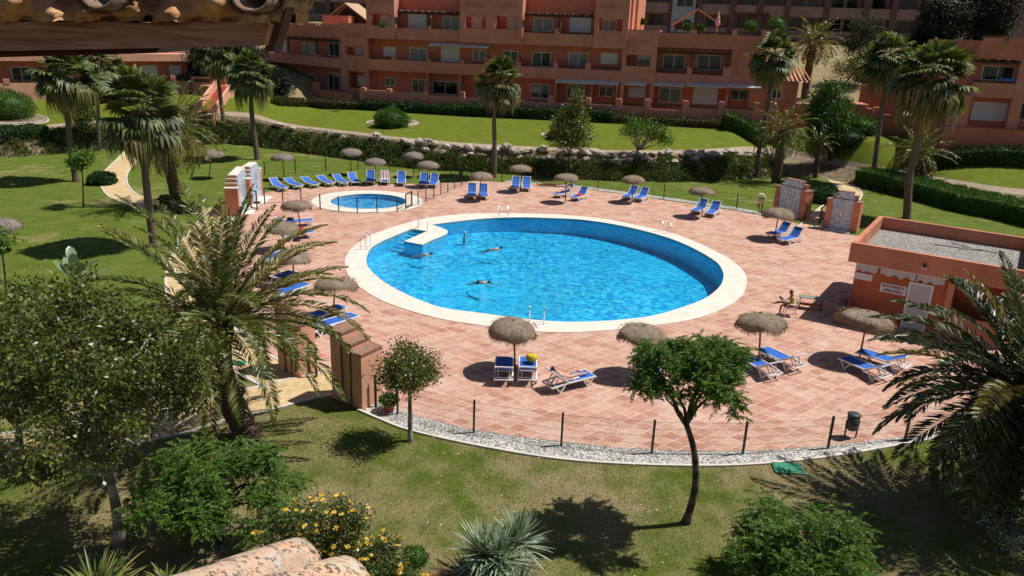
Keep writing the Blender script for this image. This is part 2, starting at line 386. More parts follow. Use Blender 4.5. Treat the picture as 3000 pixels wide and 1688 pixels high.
# ------------------------------------------------------------------ mesh helpers
class MB:
    def __init__(s): s.v = []; s.f = []
    def add(s, vs, fs):
        o = len(s.v); s.v += [tuple(p) for p in vs]; s.f += [tuple(i+o for i in q) for q in fs]
        return s
    def box(s, x0, x1, y0, y1, z0, z1):
        v = [(x0, y0, z0), (x1, y0, z0), (x1, y1, z0), (x0, y1, z0), (x0, y0, z1), (x1, y0, z1), (x1, y1, z1), (x0, y1, z1)]
        return s.add(v, [(3, 2, 1, 0), (4, 5, 6, 7), (0, 1, 5, 4), (1, 2, 6, 5), (2, 3, 7, 6), (3, 0, 4, 7)])
    def prism(s, poly, z0, z1, holes=()):
        """closed upright prism over a polygon in plan"""
        loops = [list(poly)]+[list(h) for h in holes]
        flat = [p for L in loops for p in L]; n = len(flat)
        tri = tessellate_polygon([[Vector((p[0], p[1], 0)) for p in L] for L in loops])
        vs = [(p[0], p[1], z1) for p in flat]+[(p[0], p[1], z0) for p in flat]
        fs = []
        for t in tri:
            a, b, c = (Vector(vs[i]) for i in t)
            if (b-a).cross(c-a).z < 0: t = (t[0], t[2], t[1])
            fs.append(tuple(t)); fs.append((t[2]+n, t[1]+n, t[0]+n))
        o = 0
        for L in loops:
            m = len(L)
            for i in range(m):
                j = (i+1) % m; fs.append((o+i, o+j, o+j+n, o+i+n))
            o += m
        return s.add(vs, fs)
    def sheet(s, loops, z):
        flat = [p for L in loops for p in L]
        tri = tessellate_polygon([[Vector((p[0], p[1], 0)) for p in L] for L in loops])
        vs = [(p[0], p[1], z) for p in flat]; fs = []
        for t in tri:
            a, b, c = (Vector(vs[i]) for i in t)
            if (b-a).cross(c-a).z < 0: t = (t[0], t[2], t[1])
            fs.append(tuple(t))
        return s.add(vs, fs)
    def tube(s, pts, rads, n=6, cap=True):
        pts = [Vector(p) for p in pts]
        if isinstance(rads, (int, float)): rads = [rads]*len(pts)
        vs = []; fs = []; up = Vector((0, 0, 1)); prev = None
        for i, p in enumerate(pts):
            d = (pts[min(i+1, len(pts)-1)]-pts[max(i-1, 0)])
            if d.length < 1e-9: d = Vector((0, 0, 1))
            d.normalize()
            if prev is None:
                a = d.cross(Vector((0.31, .95, .1)) if abs(d.z) > .8 else up).normalized()
            else:
                a = (prev-d*prev.dot(d)).normalized()
            b = d.cross(a); prev = a
            for k in range(n):
                t = 2*pi*k/n; vs.append(p+(a*cos(t)+b*sin(t))*rads[i])
        for i in range(len(pts)-1):
            for k in range(n):
                k2 = (k+1) % n
                fs.append((i*n+k, i*n+k2, (i+1)*n+k2, (i+1)*n+k))
        if cap:
            fs.append(tuple(range(n-1, -1, -1))); o = (len(pts)-1)*n; fs.append(tuple(o+k for k in range(n)))
        return s.add(vs, fs)
    def bar(s, a, b, w, t=None, up=Vector((0, 0, 1))):
        """rectangular bar from a to b"""
        a = Vector(a); b = Vector(b); t = t or w; d = (b-a).normalized()
        if abs(d.dot(up)) > .98: up = Vector((0, 1, 0))
        x = d.cross(up).normalized(); y = x.cross(d).normalized()
        vs = []
        for p in (a, b):
            for sx, sy in ((-1, -1), (1, -1), (1, 1), (-1, 1)): vs.append(p+x*sx*w/2+y*sy*t/2)
        return s.add(vs, [(3, 2, 1, 0), (4, 5, 6, 7), (0, 1, 5, 4), (1, 2, 6, 5), (2, 3, 7, 6), (3, 0, 4, 7)])
    def ball(s, c, r, nu=10, nv=7, sc=(1, 1, 1), jit=0.0, rnd=R):
        vs = [(c[0], c[1], c[2]+r*sc[2])]; fs = []
        for i in range(1, nv):
            ph = pi*i/nv
            for k in range(nu):
                t = 2*pi*k/nu; q = 1+rnd.uniform(-jit, jit)
                vs.append((c[0]+r*sc[0]*sin(ph)*cos(t)*q, c[1]+r*sc[1]*sin(ph)*sin(t)*q, c[2]+r*sc[2]*cos(ph)*q))
        vs.append((c[0], c[1], c[2]-r*sc[2]))
        for k in range(nu): fs.append((0, 1+k, 1+(k+1) % nu))
        for i in range(nv-2):
            for k in range(nu):
                a = 1+i*nu+k; b = 1+i*nu+(k+1) % nu; fs.append((a, a+nu, b+nu, b))
        L = len(vs)-1; o = 1+(nv-2)*nu
        for k in range(nu): fs.append((o+k, L, o+(k+1) % nu))
        return s.add(vs, fs)
    def build(s, name, mat, parent=None, smooth=False, bevel=0.0):
        me = bpy.data.meshes.new(name); me.from_pydata(s.v, [], s.f); me.update()
        return link(name, me, mat, parent, smooth, bevel)

def link(name, me, mat, parent=None, smooth=False, bevel=0.0):
    if mat: me.materials.append(M[mat] if isinstance(mat, str) else mat)
    o = bpy.data.objects.new(name, me); COL.objects.link(o)
    if parent: o.parent = parent
    if smooth: me.shade_smooth()
    if bevel:
        b = o.modifiers.new('bevel', 'BEVEL'); b.width = bevel; b.segments = 2; b.limit_method = 'ANGLE'
    return o

def npmesh(name, V, Fq, mat, parent=None, smooth=False):
    """V (n,3) array, Fq (m,k) array of faces with k corners"""
    V = np.asarray(V, dtype=np.float32); Fq = np.asarray(Fq, dtype=np.int32)
    me = bpy.data.meshes.new(name); k = Fq.shape[1]; m = len(Fq)
    me.vertices.add(len(V)); me.vertices.foreach_set('co', V.ravel())
    me.loops.add(m*k); me.loops.foreach_set('vertex_index', Fq.ravel())
    me.polygons.add(m); me.polygons.foreach_set('loop_start', np.arange(0, m*k, k, dtype=np.int32))
    me.update(calc_edges=True); me.validate()
    return link(name, me, mat, parent, smooth)

def empty(name, loc=(0, 0, 0), rz=0.0):
    o = bpy.data.objects.new(name, None); o.empty_display_size = .3; COL.objects.link(o)
    o.location = loc; o.rotation_euler = (0, 0, rz); return o
def tag(o, label=None, cat=None, group=None, kind=None):
    if label: o['label'] = label
    if cat: o['category'] = cat
    if group: o['group'] = group
    if kind: o['kind'] = kind
    return o
def kids(o): return [c for c in bpy.data.objects if c.parent == o]
def copy_tree(o, parent=None):
    c = o.copy(); COL.objects.link(c)
    if parent: c.parent = parent
    for ch in kids(o): copy_tree(ch, c)
    return c

def unit(a): return a/np.maximum(np.linalg.norm(a, axis=-1, keepdims=True), 1e-9)
def leaves(P, Dr, L, Wd, rng, droop=0.0):
    """one diamond leaf per point P along direction Dr: vertices (4n,3), faces (n,4)"""
    n = len(P); Dr = unit(Dr); L = np.broadcast_to(np.asarray(L, float), (n,))[:, None]; Wd = np.broadcast_to(np.asarray(Wd, float), (n,))[:, None]
    rv = unit(rng.normal(size=(n, 3))); s = unit(np.cross(Dr, rv)); up = np.cross(s, Dr)
    a = P; c = P+Dr*L; c[:, 2] -= droop*L[:, 0]
    mid = P+Dr*L*.5
    b = mid+s*Wd*.5+up*Wd*.12; d = mid-s*Wd*.5+up*Wd*.12
    V = np.stack([a, b, c, d], 1).reshape(-1, 3)
    Fq = np.arange(4*n).reshape(n, 4)
    return V, Fq
def join(parts):
    Vs = []; Fs = []; o = 0
    for V, Fq in parts:
        Vs.append(V); Fs.append(Fq+o); o += len(V)
    return np.concatenate(Vs), np.concatenate(Fs)

def catmull(pts, per=6, closed=True):
    pts = [Vector(p) for p in pts]; n = len(pts); out = []
    rng = range(n) if closed else range(n-1)
    for i in rng:
        if closed: p0, p1, p2, p3 = pts[i-1], pts[i], pts[(i+1) % n], pts[(i+2) % n]
        else: p0, p1, p2, p3 = pts[max(i-1, 0)], pts[i], pts[i+1], pts[min(i+2, n-1)]
        for k in range(per):
            t = k/per
            out.append(.5*((2*p1)+(p2-p0)*t+(2*p0-5*p1+4*p2-p3)*t*t+(3*p1-p0-3*p2+p3)*t**3))
    if not closed: out.append(pts[-1])
    return out

# ------------------------------------------------------------------ terrain
def curve_tab(L):
    P = sorted([tuple(G(*p)) for p in L]); return [p[0] for p in P], [p[1] for p in P], [p[2] for p in P]
B0 = curve_tab([(-400, 480, 0), (0, 464, 0), (136, 451, 0), (676, 418, 0), (886, 446, 0), (1073, 471, 0), (1228, 496, 0), (1400, 501, 0), (1555, 512, 0), (1672, 524, 0), (1905, 532, 0), (2060, 530, 0), (2216, 522, 0), (2400, 510, 0), (2519, 552, 0), (2659, 580, 0), (2799, 615, 0), (3000, 654, 0), (3300, 700, 0)])
B1 = curve_tab([(-400, 400, 1.7), (0, 392, 1.7), (117, 373, 1.9), (272, 361, 2.0), (480, 352, 2.3), (700, 342, 2.6), (816, 378, 2.0), (1000, 392, 2.0), (1228, 415, 2.0), (1400, 430, 1.9), (1594, 439, 1.9), (1788, 450, 1.9), (1983, 450, 1.9), (2138, 446, 1.8), (2300, 452, .7), (2500, 500, 1.0), (2700, 530, 1.0), (3000, 575, 1.0)])
YB = 86.0; PSI = radians(-14)
def on_line(px, py, off, psi=PSI, ref=(1582, 200)):
    p = A(*ref, YB); n = Vector((-sin(psi), cos(psi))); o = Vector((p.x, YB))+n*off; r = ray(px, py); t = o.dot(n)/(r[0]*n.x+r[1]*n.y)
    return (r[0]*t, r[1]*t, H+r[2]*t)
def tab2(P): P = sorted(P); return [p[0] for p in P], [p[1] for p in P], [p[2] for p in P]
B2 = tab2([tuple(G(0, 290, 3.3)), tuple(G(330, 285, 3.5)), tuple(G(700, 300, 3.9))]+[on_line(x, y, -5.2) for x, y in ((900, 316), (1045, 322), (1345, 341), (1600, 352), (1795, 362), (2122, 379), (2245, 386))]+[tuple(G(2500, 415, 3.2)), tuple(G(2850, 425, 3.5))])
def smooth_tab(T):
    xs = np.arange(-90, 95, 1.0); k = np.ones(5)/5
    ys = np.interp(xs, T[0], T[1]); zs = np.interp(xs, T[0], T[2])
    ys = np.convolve(np.pad(ys, 2, 'edge'), k, 'valid'); zs = np.convolve(np.pad(zs, 2, 'edge'), k, 'valid')
    return xs, ys, zs
B0, B1, B2 = smooth_tab(B0), smooth_tab(B1), smooth_tab(B2)
def zones(x):
    y0 = np.interp(x, B0[0], B0[1]); y1 = max(np.interp(x, B1[0], B1[1]), y0+1.6); z1 = np.interp(x, B1[0], B1[2])
    y2 = max(np.interp(x, B2[0], B2[1]), y1+4.5); z2 = np.interp(x, B2[0], B2[2]); return y0, y1, z1, y2, z2
def ground(x, y):
    y0, y1, z1, y2, z2 = zones(x)
    if y <= y0: return 0.0
    if y <= y1: t = (y-y0)/(y1-y0); return z1*t**.8
    if y <= y2: return z1+(z2-z1)*(y-y1)/(y2-y1)
    if y <= y2+8: return z2
    return z2+min((y-y2-8)*.16, 9.0)

def P2(L, z=0.0): return [tuple(G(a, b, z))[:2] for a, b in L]
OUT = [(1600, 627), (1699, 633.4), (1799, 646), (1898, 667), (1973, 684), (2047, 712), (2122, 749), (2164, 779), (2184, 804), (2188, 823.5), (2179, 858), (2147, 888), (2084.5, 918), (2010, 939), (1883, 957), (1766, 968.5), (1650, 973.5), (1568, 970.5), (1444, 957), (1300, 935.5), (1179, 903), (1104, 873), (1054.5, 841), (1022, 808.6), (1010, 774), (1015, 749), (1037, 721.6), (1087, 689), (1154, 664.5), (1216, 647), (1290.6, 633.4), (1377.5, 626), (1477, 624.7)]
INA = [(1266, 658), (1328, 649.6), (1427, 639.6), (1526.6, 636.6), (1600, 638.4), (1699, 643), (1799, 657), (1898, 679), (1973, 702), (2035, 729), (2097, 766), (2117, 794), (2119, 816), (2107, 841), (2067, 873), (1997.5, 900.5), (1910.6, 925), (1818.6, 936.5), (1747, 941), (1650, 942.5), (1533, 933.5), (1416.5, 918), (1300, 902), (1228, 878), (1179, 856), (1129, 828.5), (1092, 798.6), (1074.4, 774), (1075.6, 749), (1087, 726.6), (1104, 715), (1129, 702), (1179, 681), (1206, 670.7)]
INB = [(1251, 677), (1183.7, 706.7), (1238, 716.6)]
INC = [(1238, 716.6), (1266, 703), (1298, 690.5), (1311.7, 680.6), (1305.5, 672), (1288, 665.7), (1266, 658)]
RIMZ = .04
def cat2(L, per, closed, z=0.0): return [(p.x, p.y) for p in catmull([Vector((*q, 0)) for q in P2(L, z)], per, closed)]
outer = cat2(OUT, 4, True, RIMZ)
inner = cat2(INA, 4, False, RIMZ)+P2(INB, RIMZ)[:-1]+cat2(INC, 4, False, RIMZ)[:-1]
KO = [(930, 592), (945, 575), (985, 562), (1040, 557.5), (1095, 557), (1150, 561), (1200, 573), (1224, 588), (1220, 603), (1190, 615), (1130, 623), (1070, 625), (1010, 622), (955, 610)]
KI = [(975, 590), (988, 578), (1025, 570), (1080, 567), (1130, 569), (1170, 577), (1186, 589), (1180, 599), (1150, 607), (1100, 612), (1050, 612), (1000, 604)]
def fitcirc(L):
    Q = np.array(P2(L, RIMZ)); Am = np.c_[2*Q, np.ones(len(Q))]; b = (Q**2).sum(1); s = np.linalg.lstsq(Am, b, rcond=None)[0]
    return s[0], s[1], sqrt(s[2]+s[0]**2+s[1]**2)
kx, ky, kR = fitcirc(KO); _, _, kr = fitcirc(KI)
# the paddling pool is slightly wider than deep
kouter = [(kx+kR*1.06*cos(2*pi*i/64), ky+kR*.97*sin(2*pi*i/64)) for i in range(64)]
kinner = [(kx+.05+kr*1.04*cos(2*pi*i/64), ky+kr*.96*sin(2*pi*i/64)) for i in range(64)]
pcx, pcy = sum(p[0] for p in outer)/len(outer), sum(p[1] for p in outer)/len(outer)
def inpoly(x, y, poly):
    c = False; n = len(poly); j = n-1
    for i in range(n):
        xi, yi = poly[i]; xj, yj = poly[j]
        if (yi > y) != (yj > y) and x < (xj-xi)*(y-yi)/(yj-yi)+xi: c = not c
        j = i
    return c
def grow(poly, d):
    cx = sum(p[0] for p in poly)/len(poly); cy = sum(p[1] for p in poly)/len(poly)
    return [(p[0]+(p[0]-cx)/hypot(p[0]-cx, p[1]-cy)*d, p[1]+(p[1]-cy)/hypot(p[0]-cx, p[1]-cy)*d) for p in poly]
pitA, pitB = grow(outer, .15), grow(kouter, .05)

def terrain():
    step = .6; xs = np.arange(-90, 90.1, step)
    rows = None; V = []; idx = []
    nlow = 135
    for x in xs:
        y0, y1, z1, y2, z2 = zones(x)
        col = []
        for k in range(nlow+1):
            y = -12+(y0+12)*k/nlow; z = 0.0
            if inpoly(x, y, pitA) or inpoly(x, y, pitB): z = -3.2
            col.append((x, y, z, 0))
        for k in range(1, 7): y = y0+(y1-y0)*k/6; col.append((x, y, ground(x, y), 1))
        for k in range(1, 3): y = y1+1.1*k/2; col.append((x, y, ground(x, y), 2))
        for k in range(1, 19): y = y1+1.1+(y2-y1-1.1)*k/18; col.append((x, y, ground(x, y), 3))
        for k in range(1, 4): y = y2+8*k/3; col.append((x, y, ground(x, y), 3))
        for k in range(1, 9): y = y2+8+(260-y2-8)*(k/8)**1.5; col.append((x, y, ground(x, y), 4))
        V += [(a, b, c) for a, b, c, d in col]; idx = [d for *_, d in col]
    n = len(idx); fs = []; mi = []
    for i in range(len(xs)-1):
        for k in range(n-1):
            a = i*n+k; fs.append((a, a+n, a+n+1, a+1)); mi.append(idx[k+1])
    me = bpy.data.meshes.new('ground'); me.from_pydata(V, [], fs)
    for m_ in ('lawn', 'soil', 'drypath', 'lawn_up', 'hill'): me.materials.append(M[m_])
    me.polygons.foreach_set('material_index', mi); me.shade_smooth(); me.update()
    o = bpy.data.objects.new('ground', me); COL.objects.link(o); tag(o, kind='structure')
terrain()

# paved terrace
PAV = [(770, 566), (850, 556), (1000, 545), (1150, 540), (1300, 537), (1400, 531), (1480, 535), (1570, 541), (1660, 548), (1750, 560), (1850, 573), (1944, 587), (2050, 602), (2157, 619), (2270, 640), (2335, 655), (2405, 672), (2500, 690), (2700, 700), (3100, 740), (3500, 900), (3500, 1150), (3150, 1215), (2900, 1250), (2651, 1280), (2425, 1306), (2175, 1322), (1909, 1318), (1644, 1295), (1388, 1260), (1200, 1212), (1120, 1183), (1060, 1150), (985, 1115), (915, 1100), (850, 1070), (775, 1020), (715, 960), (655, 890), (620, 820), (612, 760), (628, 710), (668, 665), (715, 620), (735, 590)]
pav = cat2(PAV, 4, True)
MB().sheet([pav, outer, kouter], .012).build('paving', 'deck')['kind'] = 'structure'
rim = MB(); rim.prism(outer, -.10, RIMZ, [inner]); rim.prism(kouter, -.08, RIMZ, [kinner])
rim.build('pool_rim', 'rim', bevel=.012)['kind'] = 'structure'

def basin(inn, depth, mat, name, zt=-.10):
    n = len(inn); m = MB()
    c = Vector((sum(p[0] for p in inn)/n, sum(p[1] for p in inn)/n, 0))
    xs_ = [p[0] for p in inn]; xa, xb = min(xs_), max(xs_)
    def dz(x): return -(depth[0]+(depth[1]-depth[0])*(x-xa)/(xb-xa))
    vs = [(p[0], p[1], zt+.12) for p in inn]+[(p[0], p[1], dz(p[0])) for p in inn]
    m.add(vs, [(i, (i+1) % n, (i+1) % n+n, i+n) for i in range(n)])
    k = MB(); k.sheet([inn], 0); m.add([(v[0], v[1], dz(v[0])) for v in k.v], k.f)
    return m.build(name, mat)
basin(inner, (.75, 1.25), 'pooltile', 'pool_basin')['kind'] = 'structure'
basin(kinner, (.35, .35), 'kidtile', 'paddling_pool_basin')['kind'] = 'structure'
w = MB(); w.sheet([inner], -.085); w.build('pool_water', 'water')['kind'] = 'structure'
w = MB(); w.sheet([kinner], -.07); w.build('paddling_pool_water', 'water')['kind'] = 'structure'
# underwater steps beside the platform
st = MB()
s0 = [G(1206, 671), G(1251, 677), G(1183.7, 706.7), G(1137, 698)]
for k in range(6):
    t0, t1 = k/6, (k+1)/6
    a = s0[0].lerp(s0[3], t0); b = s0[1].lerp(s0[2], t0); c = s0[1].lerp(s0[2], t1); d = s0[0].lerp(s0[3], t1)
    st.prism([(a.x, a.y), (b.x-.01, b.y), (c.x-.01, c.y), (d.x, d.y)], -.74, -.16-.1*k)
st.build('pool_steps', 'pooltile')['kind'] = 'structure'

# gravel strips and kerbs
def ribbon(L, off0, off1, z, mat, name, z0=None, per=5, world=False):
    c = [Vector((*p, 0)) for p in (L if world else P2(L))]; c = catmull(c, per, False)
    a = []; b = []
    for i, p in enumerate(c):
        d = (c[min(i+1, len(c)-1)]-c[max(i-1, 0)]).normalized(); nrm = Vector((-d.y, d.x, 0))
        a.append(p+nrm*off0); b.append(p+nrm*off1)
    m = MB(); n = len(c)
    if z0 is None:
        m.add([(p.x, p.y, z) for p in a]+[(p.x, p.y, z) for p in b], [(i, i+1, i+1+n, i+n) for i in range(n-1)])
    else:
        for i in range(n-1):
            q = [a[i], a[i+1], b[i+1], b[i]]
            m.add([(p.x, p.y, z0) for p in q]+[(p.x, p.y, z) for p in q], [(4, 5, 6, 7), (0, 1, 5, 4), (1, 2, 6, 5), (2, 3, 7, 6), (3, 0, 4, 7)])
    o = m.build(name, mat); o['kind'] = 'structure'; return o
NEARK = [(1050, 1200), (1120, 1230), (1200, 1260), (1388, 1303), (1644, 1345), (1909, 1362), (2175, 1362), (2425, 1338), (2650, 1300), (2880, 1258), (3200, 1215)]
ribbon(NEARK, 0, .95, .006, 'gravel', 'gravel_strip')
ribbon(NEARK, -.09, 0, .06, 'stone', 'kerb', -.05)
FARK = [(1480, 531), (1570, 537), (1660, 543), (1750, 554), (1850, 567), (1944, 580), (2050, 595), (2157, 611), (2270, 632)]
ribbon(FARK, -.6, .25, .018, 'gravel', 'gravel_strip')
ribbon([(735, 590), (715, 620), (665, 660), (625, 705), (606, 760), (612, 815), (640, 880), (700, 955), (760, 1015)], -.25, .75, .008, 'gravel', 'gravel_strip')
LPATH = [(400, 440), (372, 470), (340, 505), (335, 540), (360, 572), (420, 596), (500, 612), (580, 618), (665, 622)]
LPATH2 = [(640, 628), (610, 665), (575, 710), (548, 760), (540, 820), (560, 890), (610, 960), (680, 1020), (760, 1075), (850, 1120)]
NPATH = [(985, 1120), (900, 1135), (800, 1160), (700, 1185), (560, 1222), (400, 1258), (200, 1290), (-100, 1325), (-400, 1350)]
RPATH = [(2378, 672), (2400, 648), (2440, 612), (2480, 585), (2492, 562), (2470, 540), (2440, 515), (2415, 490), (2385, 470), (2330, 455), (2260, 452)]
for k_, (L, wd, z) in enumerate(((LPATH, .8, .010), (LPATH2, .75, .014), (NPATH, .85, .018), (RPATH, .8, .010))):
    ribbon(L, -wd, wd, z, 'path', 'path')
    for s_ in (-1, 1): ribbon(L, s_*wd, s_*(wd+.12), .035, 'stone', 'kerb', -.05)

# ------------------------------------------------------------------ fences
def fence(name, posts_px, label, hgt=1.05, pitch=.055, post_r=.032, mat='green_metal', zpan=.05, hw=.0022, world=None, skip=()):
    P = world if world else [G(*p) for p in posts_px]
    r = empty(name, P[0]); tag(r, label, 'fence')
    for p in P:
        MB().box(-post_r, post_r, -post_r, post_r, 0, hgt+.06).build('post', mat, r).location = p-P[0]
    for i in range(len(P)-1):
        if i in skip: continue
        a = P[i]-P[0]; b = P[i+1]-P[0]; d = b-a; L = d.length; u = d.normalized(); m = MB()
        for k in range(int(L/pitch)):
            q = a+u*(k+.5)*pitch
            m.add([(q.x-hw, q.y, zpan), (q.x+hw, q.y, zpan), (q.x, q.y+hw*1.7, zpan), (q.x-hw, q.y, hgt), (q.x+hw, q.y, hgt), (q.x, q.y+hw*1.7, hgt)], [(0, 1, 4, 3), (1, 2, 5, 4), (2, 0, 3, 5)])
        for z in (zpan, zpan+.25, .55, .8, hgt-.02):
            m.bar(a+Vector((0, 0, z)), b+Vector((0, 0, z)), hw*2.6)
        m.build('mesh_panel', 'wire', r)
    return r
fence('mesh_fence', [(1165, 1213), (1388, 1267), (1643.8, 1305), (1909, 1327), (2175.7, 1330), (2425, 1314), (2651, 1289), (2880, 1248), (3120, 1205)], 'green wire mesh fence curving along white gravel in front of the near lawn')
fence('mesh_fence', [(1470, 533), (1565, 536), (1655, 541), (1751, 556), (1850, 569), (1944, 582.6), (2050, 597), (2157, 612), (2230, 625)], 'green mesh fence behind the far loungers beside the boulder bed', pitch=.12)
fence('mesh_fence', [(776, 513), (866, 507), (955, 501), (1049, 498), (1141, 498), (1230, 503), (1321, 510), (1380, 516)], 'dark mesh fence standing on the lawn behind the row of small sunshades', pitch=.12)
fence('mesh_fence', [(776, 599), (829, 593), (883, 600), (938.5, 615), (992.5, 620.5), (1047, 625), (1104.7, 624), (1163.7, 622), (1189, 614), (1206, 605), (1225, 602.5), (1248, 591), (1271, 581.7), (1291.6, 572), (1312, 564), (1332, 555), (1352, 545), (1368, 535)], 'dark low fence around the round paddling pool', hgt=1.0, pitch=.12, skip=(8,))
fence('mesh_fence', [(675, 663), (625, 712), (606, 765), (612, 820), (640, 885), (700, 958), (760, 1018)], 'green mesh fence between the left path and the terrace', pitch=.12)
def gate(a, b, label, hgt=1.1, cat='gate'):
    r = empty('gate', a); tag(r, label, cat); d = b-a; m = MB()
    for p in (Vector((0, 0, 0)), d): m.bar(p, p+Vector((0, 0, hgt)), .07)
    for z in (.12, hgt-.03): m.bar(Vector((0, 0, z)), d+Vector((0, 0, z)), .06)
    m.build('gate_frame', 'green_metal', r)
    m = MB(); n = int(d.length/.1)
    for k in range(1, n): q = d*(k/n); m.bar(q+Vector((0, 0, .12)), q+Vector((0, 0, hgt-.05)), .008)
    m.build('gate_bars', 'wire', r)
    m = MB(); m.bar(d*.9+Vector((0, 0, .6)), d*.9+Vector((0, .08, .6)), .03); m.build('handle', 'black', r)
gate(G(1189, 614), G(1207, 604), 'dark framed gate in the paddling pool fence', 1.05)
gate(G(736, 612), G(754, 617), 'dark metal gate standing open beside the left shower walls', 1.3)
gate(G(2322, 632), G(2357, 648), 'green gate between the two right shower walls, left leaf', 1.25)
gate(G(2400, 655), G(2418, 640), 'short green gate leaf against the stepped wall right of the path', 1.1)
# ------------------------------------------------------------------ palms
def fan_crown(rng, Rr, nf, el0, el1, nseg=18, dead=False, hang=0.0):
    parts = []; pet = MB()
    for i in range(nf):
        az = i*2.399+rng.uniform(-.3, .3); t = (i+.5)/nf
        el = radians(el0+(el1-el0)*t**.8+rng.uniform(-9, 9))
        sc = rng.uniform(.82, 1.1)*Rr
        h = np.array([cos(az), sin(az), 0.0]); d = h*cos(el)+np.array([0, 0, sin(el)])
        Lp = rng.uniform(.42, .60)*sc if not dead else .25*sc
        hub = d*Lp+np.array([0, 0, -.05*sc*(1-sin(el))])
        el2 = el-radians(rng.uniform(-4, 36)) if not dead else radians(-78)
        ax = h*cos(el2)+np.array([0, 0, sin(el2)]); sd = np.array([-sin(az), cos(az), 0]); nr = np.cross(sd, ax)
        tw = rng.uniform(-.5, .5); sd = sd*cos(tw)+nr*sin(tw)
        ph = np.linspace(-1.45, 1.45, nseg) if not dead else np.linspace(-.7, .7, max(6, nseg//2))
        ph = ph+rng.normal(0, .04, len(ph))
        dr = ax[None]*np.cos(ph)[:, None]+sd[None]*np.sin(ph)[:, None]
        ll = (.50*sc)*(.72+.28*np.cos(ph))*rng.uniform(.9, 1.1, len(ph))
        w = .040*sc*np.ones(len(ph))
        side = unit(np.cross(dr, np.cross(ax, sd)[None]))
        fold = nr[None]*(((np.arange(len(ph)) % 2)*2-1)*.012*sc)[:, None]
        m1 = hub+dr*(ll*.45)[:, None]; m2 = hub+dr*(ll*.78)[:, None]; m2[:, 2] -= (.05 if not dead else .1)*ll; tip = hub+dr*(ll*.98)[:, None]; tip[:, 2] -= (rng.uniform(.12, .34)+hang)*ll; tip[:, :2] -= (dr*(ll*hang*.55)[:, None])[:, :2]
        a = np.repeat(hub[None], len(ph), 0)
        b = m1+side*w[:, None]+fold; c = m1-side*w[:, None]-fold
        e = m2+side*w[:, None]*.7; f = m2-side*w[:, None]*.7
        V = np.stack([a, b, c, e, f, tip], 1).reshape(-1, 3); k = np.arange(len(ph))[:, None]*6
        Fq = np.concatenate([k+np.array([[0, 1, 1, 2]]), k+np.array([[1, 3, 4, 2]]), k+np.array([[3, 5, 5, 4]])])
        # triangles written as quads sharing a corner become proper quads by nudging the doubled corner
        V2 = np.stack([a, b, e, tip, f, c], 1).reshape(-1, 3)
        Fq = np.concatenate([k+np.array([[0, 1, 2, 5]]), k+np.array([[5, 2, 3, 4]])])
        parts.append((V2, Fq))
        if not dead: pet.tube([(0, 0, 0), tuple(hub*.55+np.array([0, 0, .04*sc])), tuple(hub)], [.03, .02, .014], 3, False)
    return join(parts), pet

def make_fan_palm_meshes(seed):
    rng = np.random.default_rng(seed); Rr = 2.4
    (V, Fq), pet = fan_crown(rng, Rr, 38, 90, -18, 17)
    (V3, F3), _ = fan_crown(rng, Rr*.95, 18, 15, -50, 15, hang=.55)
    (V2, F2), _ = fan_crown(rng, Rr*.92, 30, 5, -82, 18, True)
    (V4, F4), _ = fan_crown(rng, Rr*.8, 24, 60, -35, 14, True)
    V2, F2 = join([(V2, F2), (V4, F4)])
    return dict(crown=(V, Fq), old=(V3, F3), pet=pet, dead=(V2, F2))
FANS = [make_fan_palm_meshes(s) for s in (3, 11, 29)]
FAN_ME = {}
def fan_palm(base, trunk_px, orig_px, Rr, label, kind=0, r0=.26, group='fan palms'):
    o = A(*orig_px, base.y)
    r = empty('fan_palm', base); tag(r, label, 'palm tree', group)
    pts = [Vector((0, 0, -.3)), Vector((0, 0, .25))]+[A(*q, base.y)-base for q in trunk_px]+[o-base+Vector((0, 0, -.1))]
    pts = catmull(pts, 5, False)
    n = len(pts); top = r0*.62
    rad = [max(top, r0*(1.35-.35*min(1, i/5)) if i < 5 else r0-(r0-top)*i/n) for i in range(n)]
    MB().tube(pts, rad, 12).build('trunk', 'palm_trunk', r, True)
    k = kind % 3
    if k not in FAN_ME:
        d = FANS[k]; d['pet'] = MB() if False else d['pet']
        a = npmesh('crown', *d['crown'], 'fan', r); b = npmesh('dead_skirt', *d['dead'], 'fan_dead', r); c = d['pet'].build('leaf_stalks', 'fan', r)
        e = npmesh('old_leaves', *d['old'], 'fan_old', r); FAN_ME[k] = (a.data, b.data, c.data, e.data); obs = [a, b, c, e]
    else:
        obs = []
        for nm, me in zip(('crown', 'dead_skirt', 'leaf_stalks', 'old_leaves'), FAN_ME[k]):
            ob = bpy.data.objects.new(nm, me); COL.objects.link(ob); ob.parent = r; obs.append(ob)
    s = Rr/2.4*1.05; rz = R.uniform(0, 6.28)
    for ob in obs: ob.location = o-base; ob.scale = (s, s, s*R.uniform(.95, 1.1)); ob.rotation_euler = (R.uniform(-.05, .05), R.uniform(-.05, .05), rz)
    return r

